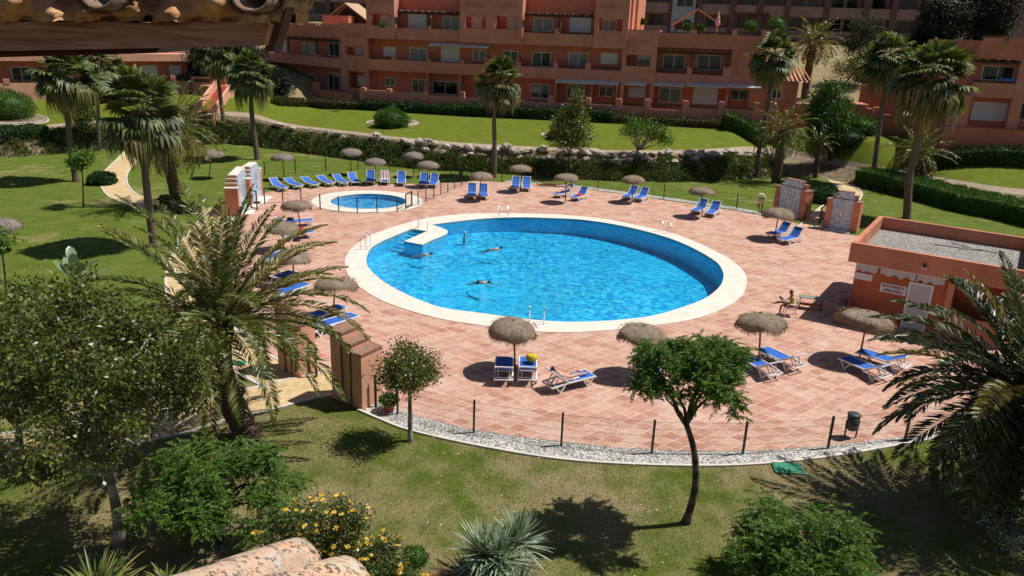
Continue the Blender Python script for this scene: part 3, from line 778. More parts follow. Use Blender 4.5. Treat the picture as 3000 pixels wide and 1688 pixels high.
def frond(org, az, el, Lf, droop, nl, rng, ll, lw, ns=12, hang=.0):
    """one feather frond: leaflets as diamonds, and its rachis line"""
    s = np.linspace(0, 1, ns+1); th = el-droop*s**1.25; ds = Lf/ns
    h = np.array([cos(az), sin(az), 0]); pts = [np.array(org, float)]
    for i in range(ns): pts.append(pts[-1]+(h*cos(th[i])+np.array([0, 0, sin(th[i])]))*ds)
    pts = np.array(pts)
    q = np.linspace(.10, .995, nl); fi = q*ns; i0 = np.minimum(fi.astype(int), ns-1); fr = (fi-i0)[:, None]
    P = pts[i0]*(1-fr)+pts[i0+1]*fr; T = unit(pts[i0+1]-pts[i0]); sd = np.array([-sin(az), cos(az), 0.0]); N = unit(np.cross(T, sd[None])); N = np.where(N[:, 2:3] < 0, -N, N)
    prof = np.clip(np.sin(pi*(q*.86+.13))**.6, .2, 1)
    out = []
    for sg in (-1, 1):
        dr = T*(.62+.25*q[:, None])+sd[None]*sg*.78+N*.22+rng.normal(0, .09, (nl, 3)); dr[:, 2] -= hang
        L = ll*prof*rng.uniform(.85, 1.12, nl)
        out.append(leaves(P, dr, L, lw*(.8+.4*rng.random(nl)), rng, .12))
    V, Fq = join(out); return V, Fq, pts
def date_palm(base, trunk_px, orig_px, Lf, label, nf=60, nl=46, seed=1, r0=.3, ll=.42, lw=.035, group='date palms', els=(86, -50), ymix=.25, az0=0.0, tilt=0.0, stubs=False, skip=None, mat='date'):
    rng = np.random.default_rng(seed)
    o = A(*orig_px, base.y); r = empty('date_palm', base); tag(r, label, 'palm tree', group)
    pts = [Vector((0, 0, -.3)), Vector((0, 0, .15))]+[A(*q, base.y)-base for q in trunk_px]+[o-base]
    pts = catmull(pts, 6, False); n = len(pts)
    rad = [r0*(1.25 if i < 4 else 1.0)*(1+.05*sin(i*2.1)) for i in range(n)]; rad[-1] = r0*.9
    MB().tube(pts, rad, 14).build('trunk', 'date_trunk', r, True)
    if stubs:
        m = MB(); k = 0
        for i in range(n-1):
            for j in range(9):
                t = R.random(); p = pts[i].lerp(pts[i+1], t); a = k*2.399; k += 1
                u = Vector((cos(a), sin(a), 0)); q = p+u*r0*.92
                m.add([q+Vector((-u.y, u.x, 0))*.07, q-Vector((-u.y, u.x, 0))*.07, q+u*.10+Vector((0, 0, .17)), q+Vector((0, 0, -.12))+u*.03], [(0, 1, 2), (1, 0, 3)])
        m.build('leaf_bases', 'date_trunk', r)
    G1 = []; G2 = []; ra = MB()
    for i in range(nf):
        t = (i+.5)/nf; az = az0+i*2.399+rng.uniform(-.2, .2); el = radians(els[0]+(els[1]-els[0])*t**.9+rng.uniform(-7, 7))
        if skip and skip(az % (2*pi), el): continue
        L = Lf*rng.uniform(.82, 1.05)*(1-.25*abs(t-.35)); dp = radians(48+62*rng.random())*(0.55+.6*t)
        off = Vector(o-base); hz = np.array([cos(az), sin(az), 0])*r0*.5
        V, Fq, pp = frond(np.array(off)+hz, az, el, L, dp, nl, rng, ll, lw)
        (G2 if rng.random() < ymix*(.4+1.2*t) else G1).append((V, Fq))
        ra.tube([tuple(p) for p in pp[::3]], [.028, .02, .014, .009, .006][:len(pp[::3])], 3, False)
    npmesh('crown', *join(G1), mat, r)
    if G2: npmesh('yellowing_fronds', *join(G2), 'date_y', r)
    ra.build('frond_stems', 'date_y', r)
    return r

def T(px, py, z=0.0): return G(px, py, z)
def onground(px, py):
    """point of the terrain seen at a photo point"""
    r = ray(px, py); lo, hi = 5.0, 160.0
    y = lo
    while y < hi:
        t = y/r[1]; z = H+t*r[2]
        if z <= ground(r[0]*t, y): break
        y += .25
    return Vector((r[0]*t, y, ground(r[0]*t, y)))
b = onground(223, 532); fan_palm(b, [(205, 420), (197, 320)], (190, 222), 2.5, 'tall fan palm on the far left lawn, its shaggy crown below the tiled eave', 0)
b = onground(292, 432); fan_palm(b, [(287, 340), (287, 250)], (300, 182), 2.1, 'slim fan palm whose crown hides just behind the leftmost fan palm', 1, .2)
fan_palm(T(451, 722), [(431, 563), (421, 440)], (422, 335), 2.35, 'fan palm in front of the curving yellow path with the biggest crown on the left', 2, .24)
b = onground(658, 380); fan_palm(b, [(650, 320), (640, 240)], (628, 160), 2.4, 'fan palm beside the salmon outdoor stairs, crown touching the eave', 1, .24)
fan_palm(T(754, 467), [(744, 390), (736, 310)], (735, 222), 2.25, 'fan palm on the lawn behind the leftmost small sunshade', 0, .27)
fan_palm(T(1448, 520), [(1449, 430), (1448, 340)], (1460, 245), 2.1, 'lone fan palm in front of the middle of the apartment block', 2, .23)
fan_palm(onground(2217, 520), [(2223, 450), (2248, 314)], (2268, 172), 2.3, 'fan palm before the right end of the apartment block', 0, .25)
fan_palm(onground(2560, 500), [(2576, 373), (2591, 273)], (2606, 180), 2.45, 'fan palm rising from the clipped hedge, left of the tallest one', 1, .24)
fan_palm(T(2655, 640), [(2664, 520), (2684, 435), (2697, 342)], (2722, 238), 2.9, 'tallest fan palm on the right lawn with a wide shaggy crown', 2, .3)
date_palm(T(520, 605), [(508, 540), (495, 470)], (505, 378), 3.9, 'date palm with a thick notched trunk beside the yellow path', 70, 32, 5, .36, .5, .06, ymix=.6, els=(80, -55))
date_palm(onground(2272, 535), [(2282, 470)], (2294, 385), 3.2, 'thick date palm behind the right shower wall', 46, 26, 6, .38, .5, .06)
date_palm(onground(2388, 522), [(2393, 480)], (2398, 418), 1.9, 'small date palm beside the sandy path at the right', 30, 22, 7, .2, .42, .06)
date_palm(Vector((*A(2355, 300, 90)[:2], ground(A(2355, 300, 90).x, 90))), [(2362, 250), (2375, 170)], (2388, 122), 3.6, 'tall date palm behind the small tiled gatehouse', 54, 26, 8, .42, .55, .08, ymix=.7, els=(80, -55))
date_palm(onground(2705, 520), [], (2690, 452), 3.2, 'low date palm standing behind the big clipped hedge', 40, 26, 9, .25, .5, .06, els=(82, -20), ymix=.5)
date_palm(T(725, 1285), [(695, 1215), (655, 1120), (640, 1040)], (650, 945), 4.6, 'big date palm in the foreground with arching fronds beside the entrance', 62, 96, 21, .36, .48, .044, ymix=.33, els=(88, -18), stubs=True)
date_palm(T(2950, 1500), [(2950, 1400), (2965, 1280)], (3005, 1150), 4.2, 'dark date palm leaning in from the right edge of the foreground', 98, 80, 22, .28, .54, .06, ymix=.15, els=(84, -60), stubs=True, az0=1.0, mat='date_dark')

# ------------------------------------------------------------------ broad-leaved trees
def limb(m, a, b, r0, r1, rnd, n=5, bend=.12):
    a, b = Vector(a), Vector(b); L = (b-a).length
    pts = [a+(b-a)*(i/n)+Vector((rnd.uniform(-1, 1), rnd.uniform(-1, 1), rnd.uniform(-.3, .8)))*bend*L*sin(pi*i/n)*.6 for i in range(n+1)]
    m.tube(pts, [r0+(r1-r0)*i/n for i in range(n+1)], 6, False)
    return pts
def tree(name, base, trunk, cc, cr, ncl, nlf, L, Wd, leaf, bark, r0, label, seed=1, feather=False, clump=.35, shell=.45, cat='tree', group=None, limbs=None, zmin=None, lumpy=.1):
    """trunk: world points above base; cc/cr crown centre and radii (world)"""
    rng = np.random.default_rng(seed); rnd = random.Random(seed)
    r = empty(name, base); tag(r, label, cat, group)
    cc = Vector(cc)-base; tp = [Vector((0, 0, -.2))]+[Vector(t)-base for t in trunk]
    m = MB(); n = len(tp); tpp = catmull(tp, 4, False); q = len(tpp)
    m.tube(tpp, [r0*(1.3 if i < 2 else 1)*(1-.4*i/q) for i in range(q)], 10)
    fork = tp[-1]
    C = []
    while len(C) < ncl:
        v = rng.normal(size=3); v /= np.linalg.norm(v); rad = (shell+(1-shell)*rng.random()**.6)*(1+lumpy*(sin(v[0]*4+seed)+sin(v[2]*5+v[1]*3+seed*2))*.7)
        p = np.array([v[0]*cr[0], v[1]*cr[1], v[2]*cr[2]])*rad
        if zmin is not None and p[2] < zmin*cr[2]: continue
        C.append(p+np.array(cc))
    C = np.array(C)
    nb = min(ncl, limbs or 9); order = rng.permutation(ncl)[:nb]; mids = []
    for i in order:
        end = Vector(C[i])*.92+fork*.08
        pts = limb(m, fork-Vector((0, 0, r0*.5)), end, r0*.5, r0*.08, rnd, 6, .16); mids += pts[2:]
    for i in range(ncl):
        if i in order: continue
        e = Vector(C[i]); a = min(mids, key=lambda k: (k-e).length)
        limb(m, a, e, r0*.16, r0*.04, rnd, 3, .1)
    m.build('trunk', bark, r, True)
    parts = []
    for c in C:
        if not feather:
            k = int(nlf*rng.uniform(.6, 1.4)); P = c+rng.normal(size=(k, 3))*clump*np.array([1, 1, .75])*rng.uniform(.7, 1.2)
            dr = rng.normal(size=(k, 3))+np.array([0, 0, -.25])+unit(P-np.array(cc))*.5
            parts.append(leaves(P, dr, L*rng.uniform(.6, 1.25, k), Wd*rng.uniform(.7, 1.2, k), rng, .1))
        else:
            for j in range(int(nlf*rng.uniform(.7, 1.3))):
                az = rng.uniform(0, 2*pi); el = rng.uniform(-.3, 1.0); o_ = c+rng.normal(size=3)*clump*.55
                V, Fq, _ = frond(o_, az, el, L*rng.uniform(.7, 1.2), rng.uniform(.6, 1.5), 16, rng, Wd*3.0, Wd, 5)
                parts.append((V, Fq))
    npmesh('crown', *join(parts), leaf, r)
    return r
def at(px, py, base): return A(px, py, base.y)

# foreground left broadleaf
b = T(350, 1600); tree('leafy_tree', b, [at(345, 1520, b), at(322, 1380, b)], at(270, 1075, b)+Vector((0, -.2, 0)), (2.45, 2.1, 2.3), 125, 200, .12, .062, 'leaf', 'bark', .15, 'large leafy tree with a pale trunk filling the left foreground', 3, clump=.24, shell=.3, limbs=22, zmin=-.95, lumpy=.22)
b = T(55, 1345); tree('leafy_tree', b, [at(55, 1250, b)], at(30, 1030, b), (1.9, 1.6, 1.9), 60, 230, .13, .07, 'leaf', 'bark', .12, 'leafy tree at the left edge behind the large foreground tree', 4, clump=.32, limbs=10)
# feathery trees
b = T(640, 1590, .0); tree('feathery_tree', b, [at(645, 1540, b), at(655, 1480, b)], at(640, 1438, b)+Vector((0, 0, .05)), (1.95, 1.5, .88), 72, 34, .40, .026, 'feather', 'bark_dark', .10, 'bright feathery tree with a reddish forked trunk behind the clay tiles', 5, True, .22, .3, limbs=12, zmin=-.8, lumpy=.2)
b = T(2005, 1532); tree('feathery_tree', b, [at(2035, 1440, b), at(2035, 1330, b), at(2010, 1240, b)], at(2030, 1095, b)+Vector((0, 0, .05)), (1.42, 1.3, .80), 80, 36, .30, .024, 'feather', 'bark_dark', .105, 'jacaranda tree with a forked bare trunk on the near lawn', 6, True, .17, .35, limbs=9, zmin=-.55, lumpy=.14)
b = T(2330, 1730); tree('feathery_tree', b, [at(2290, 1660, b)], at(2350, 1600, b), (1.6, 1.3, .9), 64, 32, .38, .026, 'feather', 'bark_dark', .09, 'feathery tree at the bottom right beneath the palm shadow', 7, True, .25, .3, limbs=7)
b = T(1202, 1292); tree('round_tree', b, [at(1201, 1200, b), at(1200, 1110, b)], at(1195, 1082, b), (.88, .85, .66), 52, 130, .085, .055, 'leaf', 'bark', .075, 'small round-headed tree on the lawn beside the gravel strip', 8, clump=.17, limbs=8)
# mid-distance trees
b = T(243, 606); tree('young_tree', b, [at(243, 540, b), at(240, 500, b)], at(234, 462, b), (.85, .8, .6), 30, 60, .16, .10, 'feather', 'bark_dark', .05, 'slender young tree with a thin stem on the left lawn', 9, clump=.2, limbs=6)
b = T(18, 862); tree('young_tree', b, [at(12, 780, b), at(2, 720, b)], at(-6, 690, b), (.55, .55, .6), 24, 60, .12, .08, 'feather', 'bark_dark', .05, 'thin sapling at the left edge below the dark sunshade', 10, clump=.18, limbs=5)
b = onground(1672, 512); tree('young_tree', b, [at(1672, 470, b), at(1672, 430, b)], at(1672, 385, b), (1.45, 1.3, 1.7), 60, 90, .2, .13, 'leaf', 'bark', .10, 'pale-stemmed leafy tree between two sunshades by the boulder bed', 11, clump=.4, limbs=8)
r_ = tree('young_tree', b+Vector((.15, .1, 0)), [at(1672, 470, b), at(1676, 400, b)], at(1684, 308, b), (.55, .5, 1.1), 16, 60, .2, .12, 'leaf', 'bark', .05, 'narrow leafy top shoot rising behind the pale-stemmed tree', 12, clump=.3, limbs=4)
b = onground(1858, 480); r_ = empty('bonsai_tree', b); tag(r_, 'open umbrella-shaped tree with bare spreading limbs above the boulders', 'tree')
m = MB(); rng_ = np.random.default_rng(13); rnd_ = random.Random(13); parts = []
fk = at(1868, 440, b)-b; m.tube([(0, 0, -.4), fk*.5+Vector((.05, 0, 0)), fk], [.16, .13, .11], 8)
for q in ((1848, 372), (1862, 400), (1880, 385), (1893, 368), (1912, 385), (1930, 400), (1945, 388), (1950, 412), (1860, 358), (1925, 372), (1905, 402), (1838, 388)):
    e = at(*q, b)-b+Vector((0, rnd_.uniform(-1.2, 1.2), 0)); limb(m, fk, e, .07, .025, rnd_, 5, .12)
    k = 260; P = np.array(e)+rng_.normal(size=(k, 3))*np.array([.33, .33, .22]); parts.append(leaves(P, rng_.normal(size=(k, 3))+np.array([0, 0, .5]), .2, .10, rng_))
m.build('trunk', 'bark', r_, True); npmesh('crown', *join(parts), 'feather', r_)
b = onground(228, 432); tree('young_tree', b, [at(230, 400, b), at(238, 370, b)], at(240, 330, b), (1.1, 1.0, 1.1), 26, 60, .2, .12, 'feather', 'bark_dark', .08, 'crooked little tree on the slope behind the leftmost palm', 14, clump=.32, limbs=5)
b = onground(2430, 470); tree('leafy_tree', b, [at(2430, 430, b), at(2428, 400, b)], at(2425, 345, b), (1.7, 1.5, 3.1), 90, 150, .2, .13, 'hedge_y', 'bark_dark', .14, 'dense rounded green tree right of the low date palm', 15, clump=.42, limbs=8, shell=.55)
b = Vector((*A(2530, 300, 96)[:2], ground(A(2530, 300, 96).x, 96))); tree('wispy_tree', b, [at(2530, 250, b), at(2530, 200, b)], at(2530, 130, b), (1.9, 1.7, 3.6), 60, 110, .24, .12, 'greytree', 'bark_dark', .14, 'wispy grey-green tree before the tall block', 16, clump=.55, limbs=8)
b = Vector((*A(2470, 270, 94)[:2], ground(A(2470, 270, 94).x, 94))); tree('crooked_tree', b, [at(2480, 240, b), at(2500, 215, b)], at(2500, 195, b), (2.2, 1.8, 1.3), 40, 70, .22, .12, 'leaf', 'bark_dark', .12, 'crooked tree with bare limbs over the dry slope', 17, clump=.45, limbs=7)
for k_, (px, py, rr, hh, lb) in enumerate(((2775, 60, 3.3, 5.6, 'huge dark conifer beside the tall block'), (2725, 150, 2.6, 3.6, 'dark conifer in front of the huge one'), (2900, 45, 3.0, 4.4, 'dark tree behind the right apartment building'), (2570, 260, 2.0, 2.2, 'dark shrubby tree behind the fan palm in the hedge'), (2640, 250, 2.4, 2.6, 'dark tree behind the tallest fan palm'), (2505, 285, 2.2, 1.6, 'dark bush behind the gatehouse terrace'), (600, 200, 3.2, 3.0, 'dark tree behind the outdoor stairs'), (700, 185, 3.0, 3.0, 'dark tree between the stairs and the apartment block'), (1660, 60, 1.2, 1.0, 'x'))):
    if lb == 'x': continue
    yy = 98 if k_ < 6 else 96
    c = A(px, py, yy); b = Vector((c.x, yy, ground(c.x, yy)))
    tree('dark_tree', b, [b+Vector((0, 0, .8)), b+(c-b)*.45], c, (rr, rr*.9, hh), 90, 190, .3, .15, 'conifer', 'bark_dark', .2, lb, 30+k_, clump=.6, limbs=8, shell=.4)
for k_, (px, py, rr, hh, lb) in enumerate(((745, 268, 2.6, 1.9, 'dark shrubby tree left of the apartment wing, low'), (790, 250, 2.2, 1.6, 'dark shrub against the foot of the apartment wing'), (690, 262, 2.2, 1.6, 'dark shrub right behind the stair side wall'), (640, 150, 3.2, 2.6, 'dark tree showing between the two left palms under the eave'))):
    c = A(px, py, 90); b = Vector((c.x, 90, ground(c.x, 90)))
    tree('dark_tree', b, [b+(c-b)*.3, b+(c-b)*.5], c, (rr, rr*.9, hh), 70, 170, .3, .15, 'conifer', 'bark_dark', .15, lb, 50+k_, clump=.5, limbs=6, shell=.4)
# row of trees behind everything on the left, seen under the eave
# ------------------------------------------------------------------ bushes and hedges
def bush(px, py, rx, rz, leaf, label, n=5000, L=.13, Wd=.07, seed=1, ry=None, name='bush', loc=None, cat='bush', cut=-.55):
    rng = np.random.default_rng(seed); b = loc if loc is not None else onground(px, py); ry = ry or rx*.9
    r = empty(name, b); tag(r, label, cat)
    v = rng.normal(size=(n, 3)); v = unit(v); v = v[v[:, 2] > cut]
    lump = 1+.07*np.sin(v[:, 0]*7+seed)+.07*np.sin(v[:, 1]*6+v[:, 2]*8)
    P = v*np.array([rx, ry, rz])*(rng.uniform(.78, 1.03, len(v))*lump)[:, None]; P[:, 2] += rz*.55
    V, Fq = leaves(P, v+rng.normal(size=v.shape)*.7, L*rng.uniform(.6, 1.3, len(v)), Wd, rng)
    npmesh('foliage', V, Fq, leaf, r)
    m = MB(); m.ball((0, 0, rz*.5), 1.0, 16, 10, (rx*.82, ry*.82, rz*.85)); m.build('inner_foliage', leaf, r, True)
    return r
def hedge(pxl, wd, ht, leaf, label, dens=260, L=.12, seed=1, world=None, lump=.12):
    rng = np.random.default_rng(seed); P = world or [onground(*p) for p in pxl]
    r = empty('hedge', P[0]); tag(r, label, 'hedge'); parts = []; core = MB()
    for a, b_ in zip(P, P[1:]):
        d = b_-a; Ln = hypot(d.x, d.y); u = Vector((d.x/Ln, d.y/Ln, 0)); nn = Vector((-u.y, u.x, 0)); n = int(Ln*(2*ht+wd)*dens)
        t = rng.random(n); q = rng.random(n)*(2*ht+wd); s = np.where(q < ht, 0., np.where(q < ht+wd, q-ht, wd)); z = np.where(q < ht, q, np.where(q < ht+wd, ht, 2*ht+wd-q))
        base = np.array(a)[None]+np.array(d)[None]*t[:, None]
        lx = 1+lump*np.sin(base[:, 0]*2.3+seed)*np.sin(base[:, 1]*3.1)
        Pp = base+np.array(nn)[None]*s[:, None]; Pp[:, 2] += z*lx; Pp += rng.normal(size=Pp.shape)*.05
        out = np.where((q < ht)[:, None], -np.array(nn)[None], np.where((q < ht+wd)[:, None], np.array([[0, 0, 1.]]), np.array(nn)[None]))
        V, Fq = leaves(Pp-np.array(P[0]), out+rng.normal(size=out.shape)*.8, L*rng.uniform(.6, 1.3, n), L*.5, rng); parts.append((V, Fq))
        a0, b0 = a-P[0], b_-P[0]; i = .06
        q4 = [a0+nn*i, b0+nn*i, b0+nn*(wd-i), a0+nn*(wd-i)]
        core.add([v+Vector((0, 0, -.3)) for v in q4]+[v+Vector((0, 0, ht*.9)) for v in q4], [(4, 5, 6, 7), (0, 1, 5, 4), (1, 2, 6, 5), (2, 3, 7, 6), (3, 0, 4, 7)])
    npmesh('foliage', *join(parts), leaf, r); core.build('inner_foliage', leaf, r)
    return r
bush(1147, 372, 1.6, 1.15, 'hedge_y', 'clipped dome bush on the stone-edged island of the upper lawn', 9000, .13, .06, 1)
bush(22, 345, 2.3, 1.6, 'hedge_y', 'large dome bush at the left edge by the terrace wall', 9000, .14, .07, 2)
bush(1632, 408, .95, .55, 'hedge', 'low dark shrub on the second lawn island, behind the pale-stemmed tree', 2500, .15, .08, 3)
bush(300, 540, 1.0, .55, 'hedge', 'rounded low shrub beside the bend of the yellow path', 4000, .14, .07, 4)
bush(497, 612, .85, .5, 'hedge_b', 'dark shrub at the foot of the thick date palm', 2500, .16, .07, 5)
bush(545, 622, .8, .35, 'hedge_b', 'low sprawling shrub beside the date palm foot', 2000, .16, .07, 6)
bush(2425, 595, 1.1, .75, 'hedge', 'shrub with red flowers between the right shower walls', 3000, .15, .08, 7)
bush(2365, 570, .9, .45, 'hedge', 'dark low shrub behind the left of the right shower walls', 2000, .15, .08, 8)
bush(555, 262, 2.6, 1.0, 'hedge_y', 'rounded green bush beside the outdoor stairs', 5000, .2, .1, 9)
bush(2520, 395, 1.6, 1.1, 'hedge_y', 'bright bush under the small terrace wall', 4000, .18, .09, 10)
bush(2480, 425, 1.6, .9, 'hedge', 'dark green bush at the end of the big clipped hedge', 3500, .18, .09, 12)
hedge([(812, 312), (900, 314), (1045, 322)], 1.0, .75, 'hedge_b', 'low clipped hedge before the left wing of the apartment block', 150, .2, 1)
def hl(L, off):
    out = []
    for x, y in L:
        p = on_line(x, y, off); out.append(Vector((p[0], p[1], ground(p[0], p[1])-.05)))
    return out
hedge(None, 1.2, .95, 'hedge', 'dark hedge behind the dome bush', 150, .2, 2, world=hl([(1045, 322), (1250, 334), (1345, 340)], -5.0))
hedge(None, 1.2, 1.15, 'hedge', 'dark clipped hedge in the middle of the upper lawn', 150, .2, 3, world=hl([(1345, 340), (1500, 348), (1700, 352), (1795, 360)], -5.0))
hedge(None, 1.2, .75, 'hedge_b', 'low brown-tipped hedge under the terrace pillars', 150, .2, 4, world=hl([(1795, 362), (1950, 368), (2122, 374)], -5.0))
hedge(None, 1.6, 1.6, 'hedge_y', 'tall bright hedge block at the right end of the terrace', 150, .2, 5, world=hl([(2122, 382), (2180, 385), (2245, 388)], -5.2))
hedge([(2500, 540), (2590, 562), (2690, 590), (2800, 620), (2920, 645), (3060, 680)], 2.4, 1.35, 'hedge_y', 'long thick clipped hedge along the right lawn', 230, .15, 6, lump=.06)
hedge([(0, 292), (60, 290), (115, 288)], .8, .8, 'hedge', 'dark shrub row under the left terrace wall', 130, .2, 8)
hedge([(240, 312), (340, 300), (470, 292)], .8, 1.0, 'hedge_b', 'shrub row behind the left palms', 130, .2, 9)
hedge([(0, 428), (70, 420), (150, 415)], 1.8, 1.1, 'hedge', 'dark shrub mass on the bank at the left edge', 130, .2, 10)

# mixed planting on the bank: ground cover nobody could count
def bank():
    rng = np.random.default_rng(5); parts = []; fl = []; fr = []
    xs = rng.uniform(-52, 36, 2400)
    for x in xs:
        y0, y1, z1, y2, z2 = zones(x); t = rng.random()**1.1
        if 24.5 < x < 30: continue
        y = y0-.25+(y1-y0-(.2 if x < -9 else .6))*t; z = ground(x, y); hgt = rng.uniform(.18, .8)*(1.1-.5*t); big = rng.random()**2; hgt *= .7+.9*big; rr = .18+.5*big; k = int(30+150*big)
        v = rng.normal(size=(k, 3)); v[:, 2] = np.abs(v[:, 2]); v = unit(v)
        P = np.array([x, y, z])+v*np.array([rr, rr, hgt])*rng.uniform(.4, 1, (k, 1))
        parts.append(leaves(P, v*np.array([1, 1, 1.6])+rng.normal(size=(k, 3))*.5, .17*rng.uniform(.6, 1.4, k), .065, rng))
        if rng.random() < .10:
            P = np.array([x, y, z])+unit(v[:9])*np.array([rr, rr, hgt])*1.03; fl.append(leaves(P, rng.normal(size=P.shape), .09, .09, rng))
        elif rng.random() < .05:
            P = np.array([x, y, z])+unit(v[:8])*np.array([rr, rr, hgt])*1.03; fr.append(leaves(P, rng.normal(size=P.shape), .09, .09, rng))
    o = npmesh('ground_cover', *join(parts), 'bedplant'); tag(o, 'mixed low planting on the bank below the boulders', 'ground cover', kind='stuff')
    o = npmesh('yellow_flowers', *join(fl), 'yellow_fl'); tag(o, 'small yellow flowers scattered over the bank planting', 'flowers', kind='stuff')
    o = npmesh('red_flowers', *join(fr), 'red_fl'); tag(o, 'small red flowers scattered over the bank planting', 'flowers', kind='stuff')
bank()
# boulders along the top of the bank
rocks = []
for k in range(5):
    m = MB(); rn = random.Random(k); m.ball((0, 0, 0), .5, 9, 6, (rn.uniform(.9, 1.5), rn.uniform(.7, 1.0), rn.uniform(.5, .75)), .16, rn)
    me = bpy.data.meshes.new('boulder'); me.from_pydata(m.v, [], m.f); me.materials.append(M['rock']); rocks.append(me)
x = -24.0
while x < 24.5:
    y0, y1, z1, y2, z2 = zones(x)
    for row in range(2):
        if x < -10 and (row == 1 or R.random() < .35): continue
        o = bpy.data.objects.new('boulder', R.choice(rocks)); COL.objects.link(o)
        s = R.uniform(.45, 1.05)*(1 if row == 0 else .8); yy = y1-.25-row*.65+R.uniform(-.2, .15)
        o.location = (x+R.uniform(-.3, .3), yy, ground(x, yy)+.12*s+R.uniform(-.05, .15)); o.scale = (s*1.1, s, s*R.uniform(.9, 1.25)); o.rotation_euler = (R.uniform(-.3, .3), R.uniform(-.3, .3), R.uniform(0, 6.3))
        tag(o, 'rough limestone boulder in the row edging the upper lawn', 'boulder', 'boulders edging the upper lawn')
    x += R.uniform(.6, .95)
# edging rings of the lawn islands
for (px, py, rx, ry, nm) in ((1150, 362, 2.55, 1.9, 's'), (1658, 398, 2.3, 1.6, 's'), (30, 350, 3.3, 2.0, 's')):
    c = onground(px, py); m = MB(); N_ = 40; vs = []; 
    ring = [(c.x+rx*cos(2*pi*i/N_), c.y+ry*sin(2*pi*i/N_)) for i in range(N_)]
    m.add([(c.x, c.y, ground(c.x, c.y)+.06)]+[(a, b_, ground(a, b_)+.03) for a, b_ in ring], [(0, 1+i, 1+(i+1) % N_) for i in range(N_)])
    m.build('planting_bed', 'soil')['kind'] = 'structure'
    m = MB(); m.tube([(a, b_, ground(a, b_)+.03) for a, b_ in ring+ring[:1]], .07, 5); m.build('kerb', 'stone')['kind'] = 'structure'
    for i in range(0, N_):
        a = -pi*.85+.6*pi*i/N_+.35*pi
        if i % 2: continue
        o = bpy.data.objects.new('edging_stone', rocks[i % 5]); COL.objects.link(o); q = (c.x+rx*.88*cos(a), c.y+ry*.88*sin(a)); s = R.uniform(.22, .38)
        o.location = (*q, ground(*q)+.06); o.scale = (s, s, s); o.rotation_euler = (0, 0, R.uniform(0, 6))
        tag(o, 'small pale stone in the edging of a lawn island', 'stone', 'stones edging the lawn islands')

# ------------------------------------------------------------------ foreground plants
def rosette(name, loc, n, Lr, wd, mat, label, cat, seed, els=(85, -10), droop=.35, height=0.0, heads=1, spread=0.0, fold=.25):
    rng = np.random.default_rng(seed); r = empty(name, loc); tag(r, label, cat); parts = []
    for hd in range(heads):
        o0 = np.array([rng.uniform(-spread, spread), rng.uniform(-spread, spread), height*(1-.25*rng.random()*(hd > 0))])
        for i in range(n//heads):
            az = rng.uniform(0, 2*pi); el = radians(rng.uniform(*sorted(els))); L = Lr*rng.uniform(.7, 1.1)
            d = np.array([cos(az)*cos(el), sin(az)*cos(el), sin(el)]); s = np.array([-sin(az), cos(az), 0]); w = wd*rng.uniform(.7, 1.2)
            dr = droop*rng.uniform(.3, 1.4)*L
            pts = [o0+d*L*t-np.array([0, 0, dr*t**2.2]) for t in (0, .3, .62, .85, 1)]
            ws = [w*.6, w, w*.85, w*.5, .004]
            V = []; 
            for p, q in zip(pts, ws): V += [p-s*q/2, p+np.array([0, 0, -q*fold]), p+s*q/2]
            Fq = []
            for k in range(4):
                for j in range(2): Fq.append([k*3+j, k*3+j+1, (k+1)*3+j+1, (k+1)*3+j])
            parts.append((np.array(V), np.array(Fq)))
    npmesh('leaves', *join(parts), mat, r)
    return r
yl = T(1452, 1668); r_ = rosette('yucca', yl, 330, .95, .045, 'yucca', 'spiky grey-green yucca clump at the bottom centre', 'yucca', 3, (88, -25), .12, .55, 2, .35)
MB().tube([(0, 0, -.1), (.03, 0, .6)], [.13, .1], 8).build('stem', 'bark_dark', r_)
r_ = rosette('yucca', T(1500, 1640), 230, .95, .042, 'yucca', 'smaller yucca head right of the spiky clump', 'yucca', 4, (85, -15), .12, .45, 1, .1)
rosette('yucca', T(1510, 1745), 130, .75, .045, 'yucca', 'low yucca head at the lower picture edge', 'yucca', 14, (80, -5), .15, .15, 1, .1)
rosette('dry_grass', T(1275, 1720), 220, .5, .012, 'dry', 'tuft of brownish dry grass beside the yucca', 'grass tuft', 5, (88, 25), .3, .0, 1, .2)
rosette('dry_grass', T(1470, 1730), 200, .5, .012, 'dry', 'dry straw-coloured tuft under the yucca leaves', 'grass tuft', 6, (88, 25), .3, .0, 1, .2)
q_ = G(275, 1775, 1.1); r_ = rosette('flax_plant', Vector((q_.x, q_.y, 0)), 170, 1.35, .05, 'flax', 'long strap-leaved flax plant at the bottom left corner', 'flax plant', 7, (88, 10), .45, 1.1, 1, .12)
MB().tube([(0, 0, -.1), (.03, 0, .6), (0, 0, 1.15)], [.12, .1, .09], 8).build('stem', 'bark_dark', r_)
q_ = G(490, 1745, .7); r_ = rosette('flax_plant', Vector((q_.x, q_.y, 0)), 60, .95, .045, 'flax', 'yellowing flax leaves poking out behind the clay tiles', 'flax plant', 8, (80, 20), .4, .7, 1, .12)
MB().tube([(0, 0, -.1), (0, 0, .75)], [.1, .08], 8).build('stem', 'bark_dark', r_)
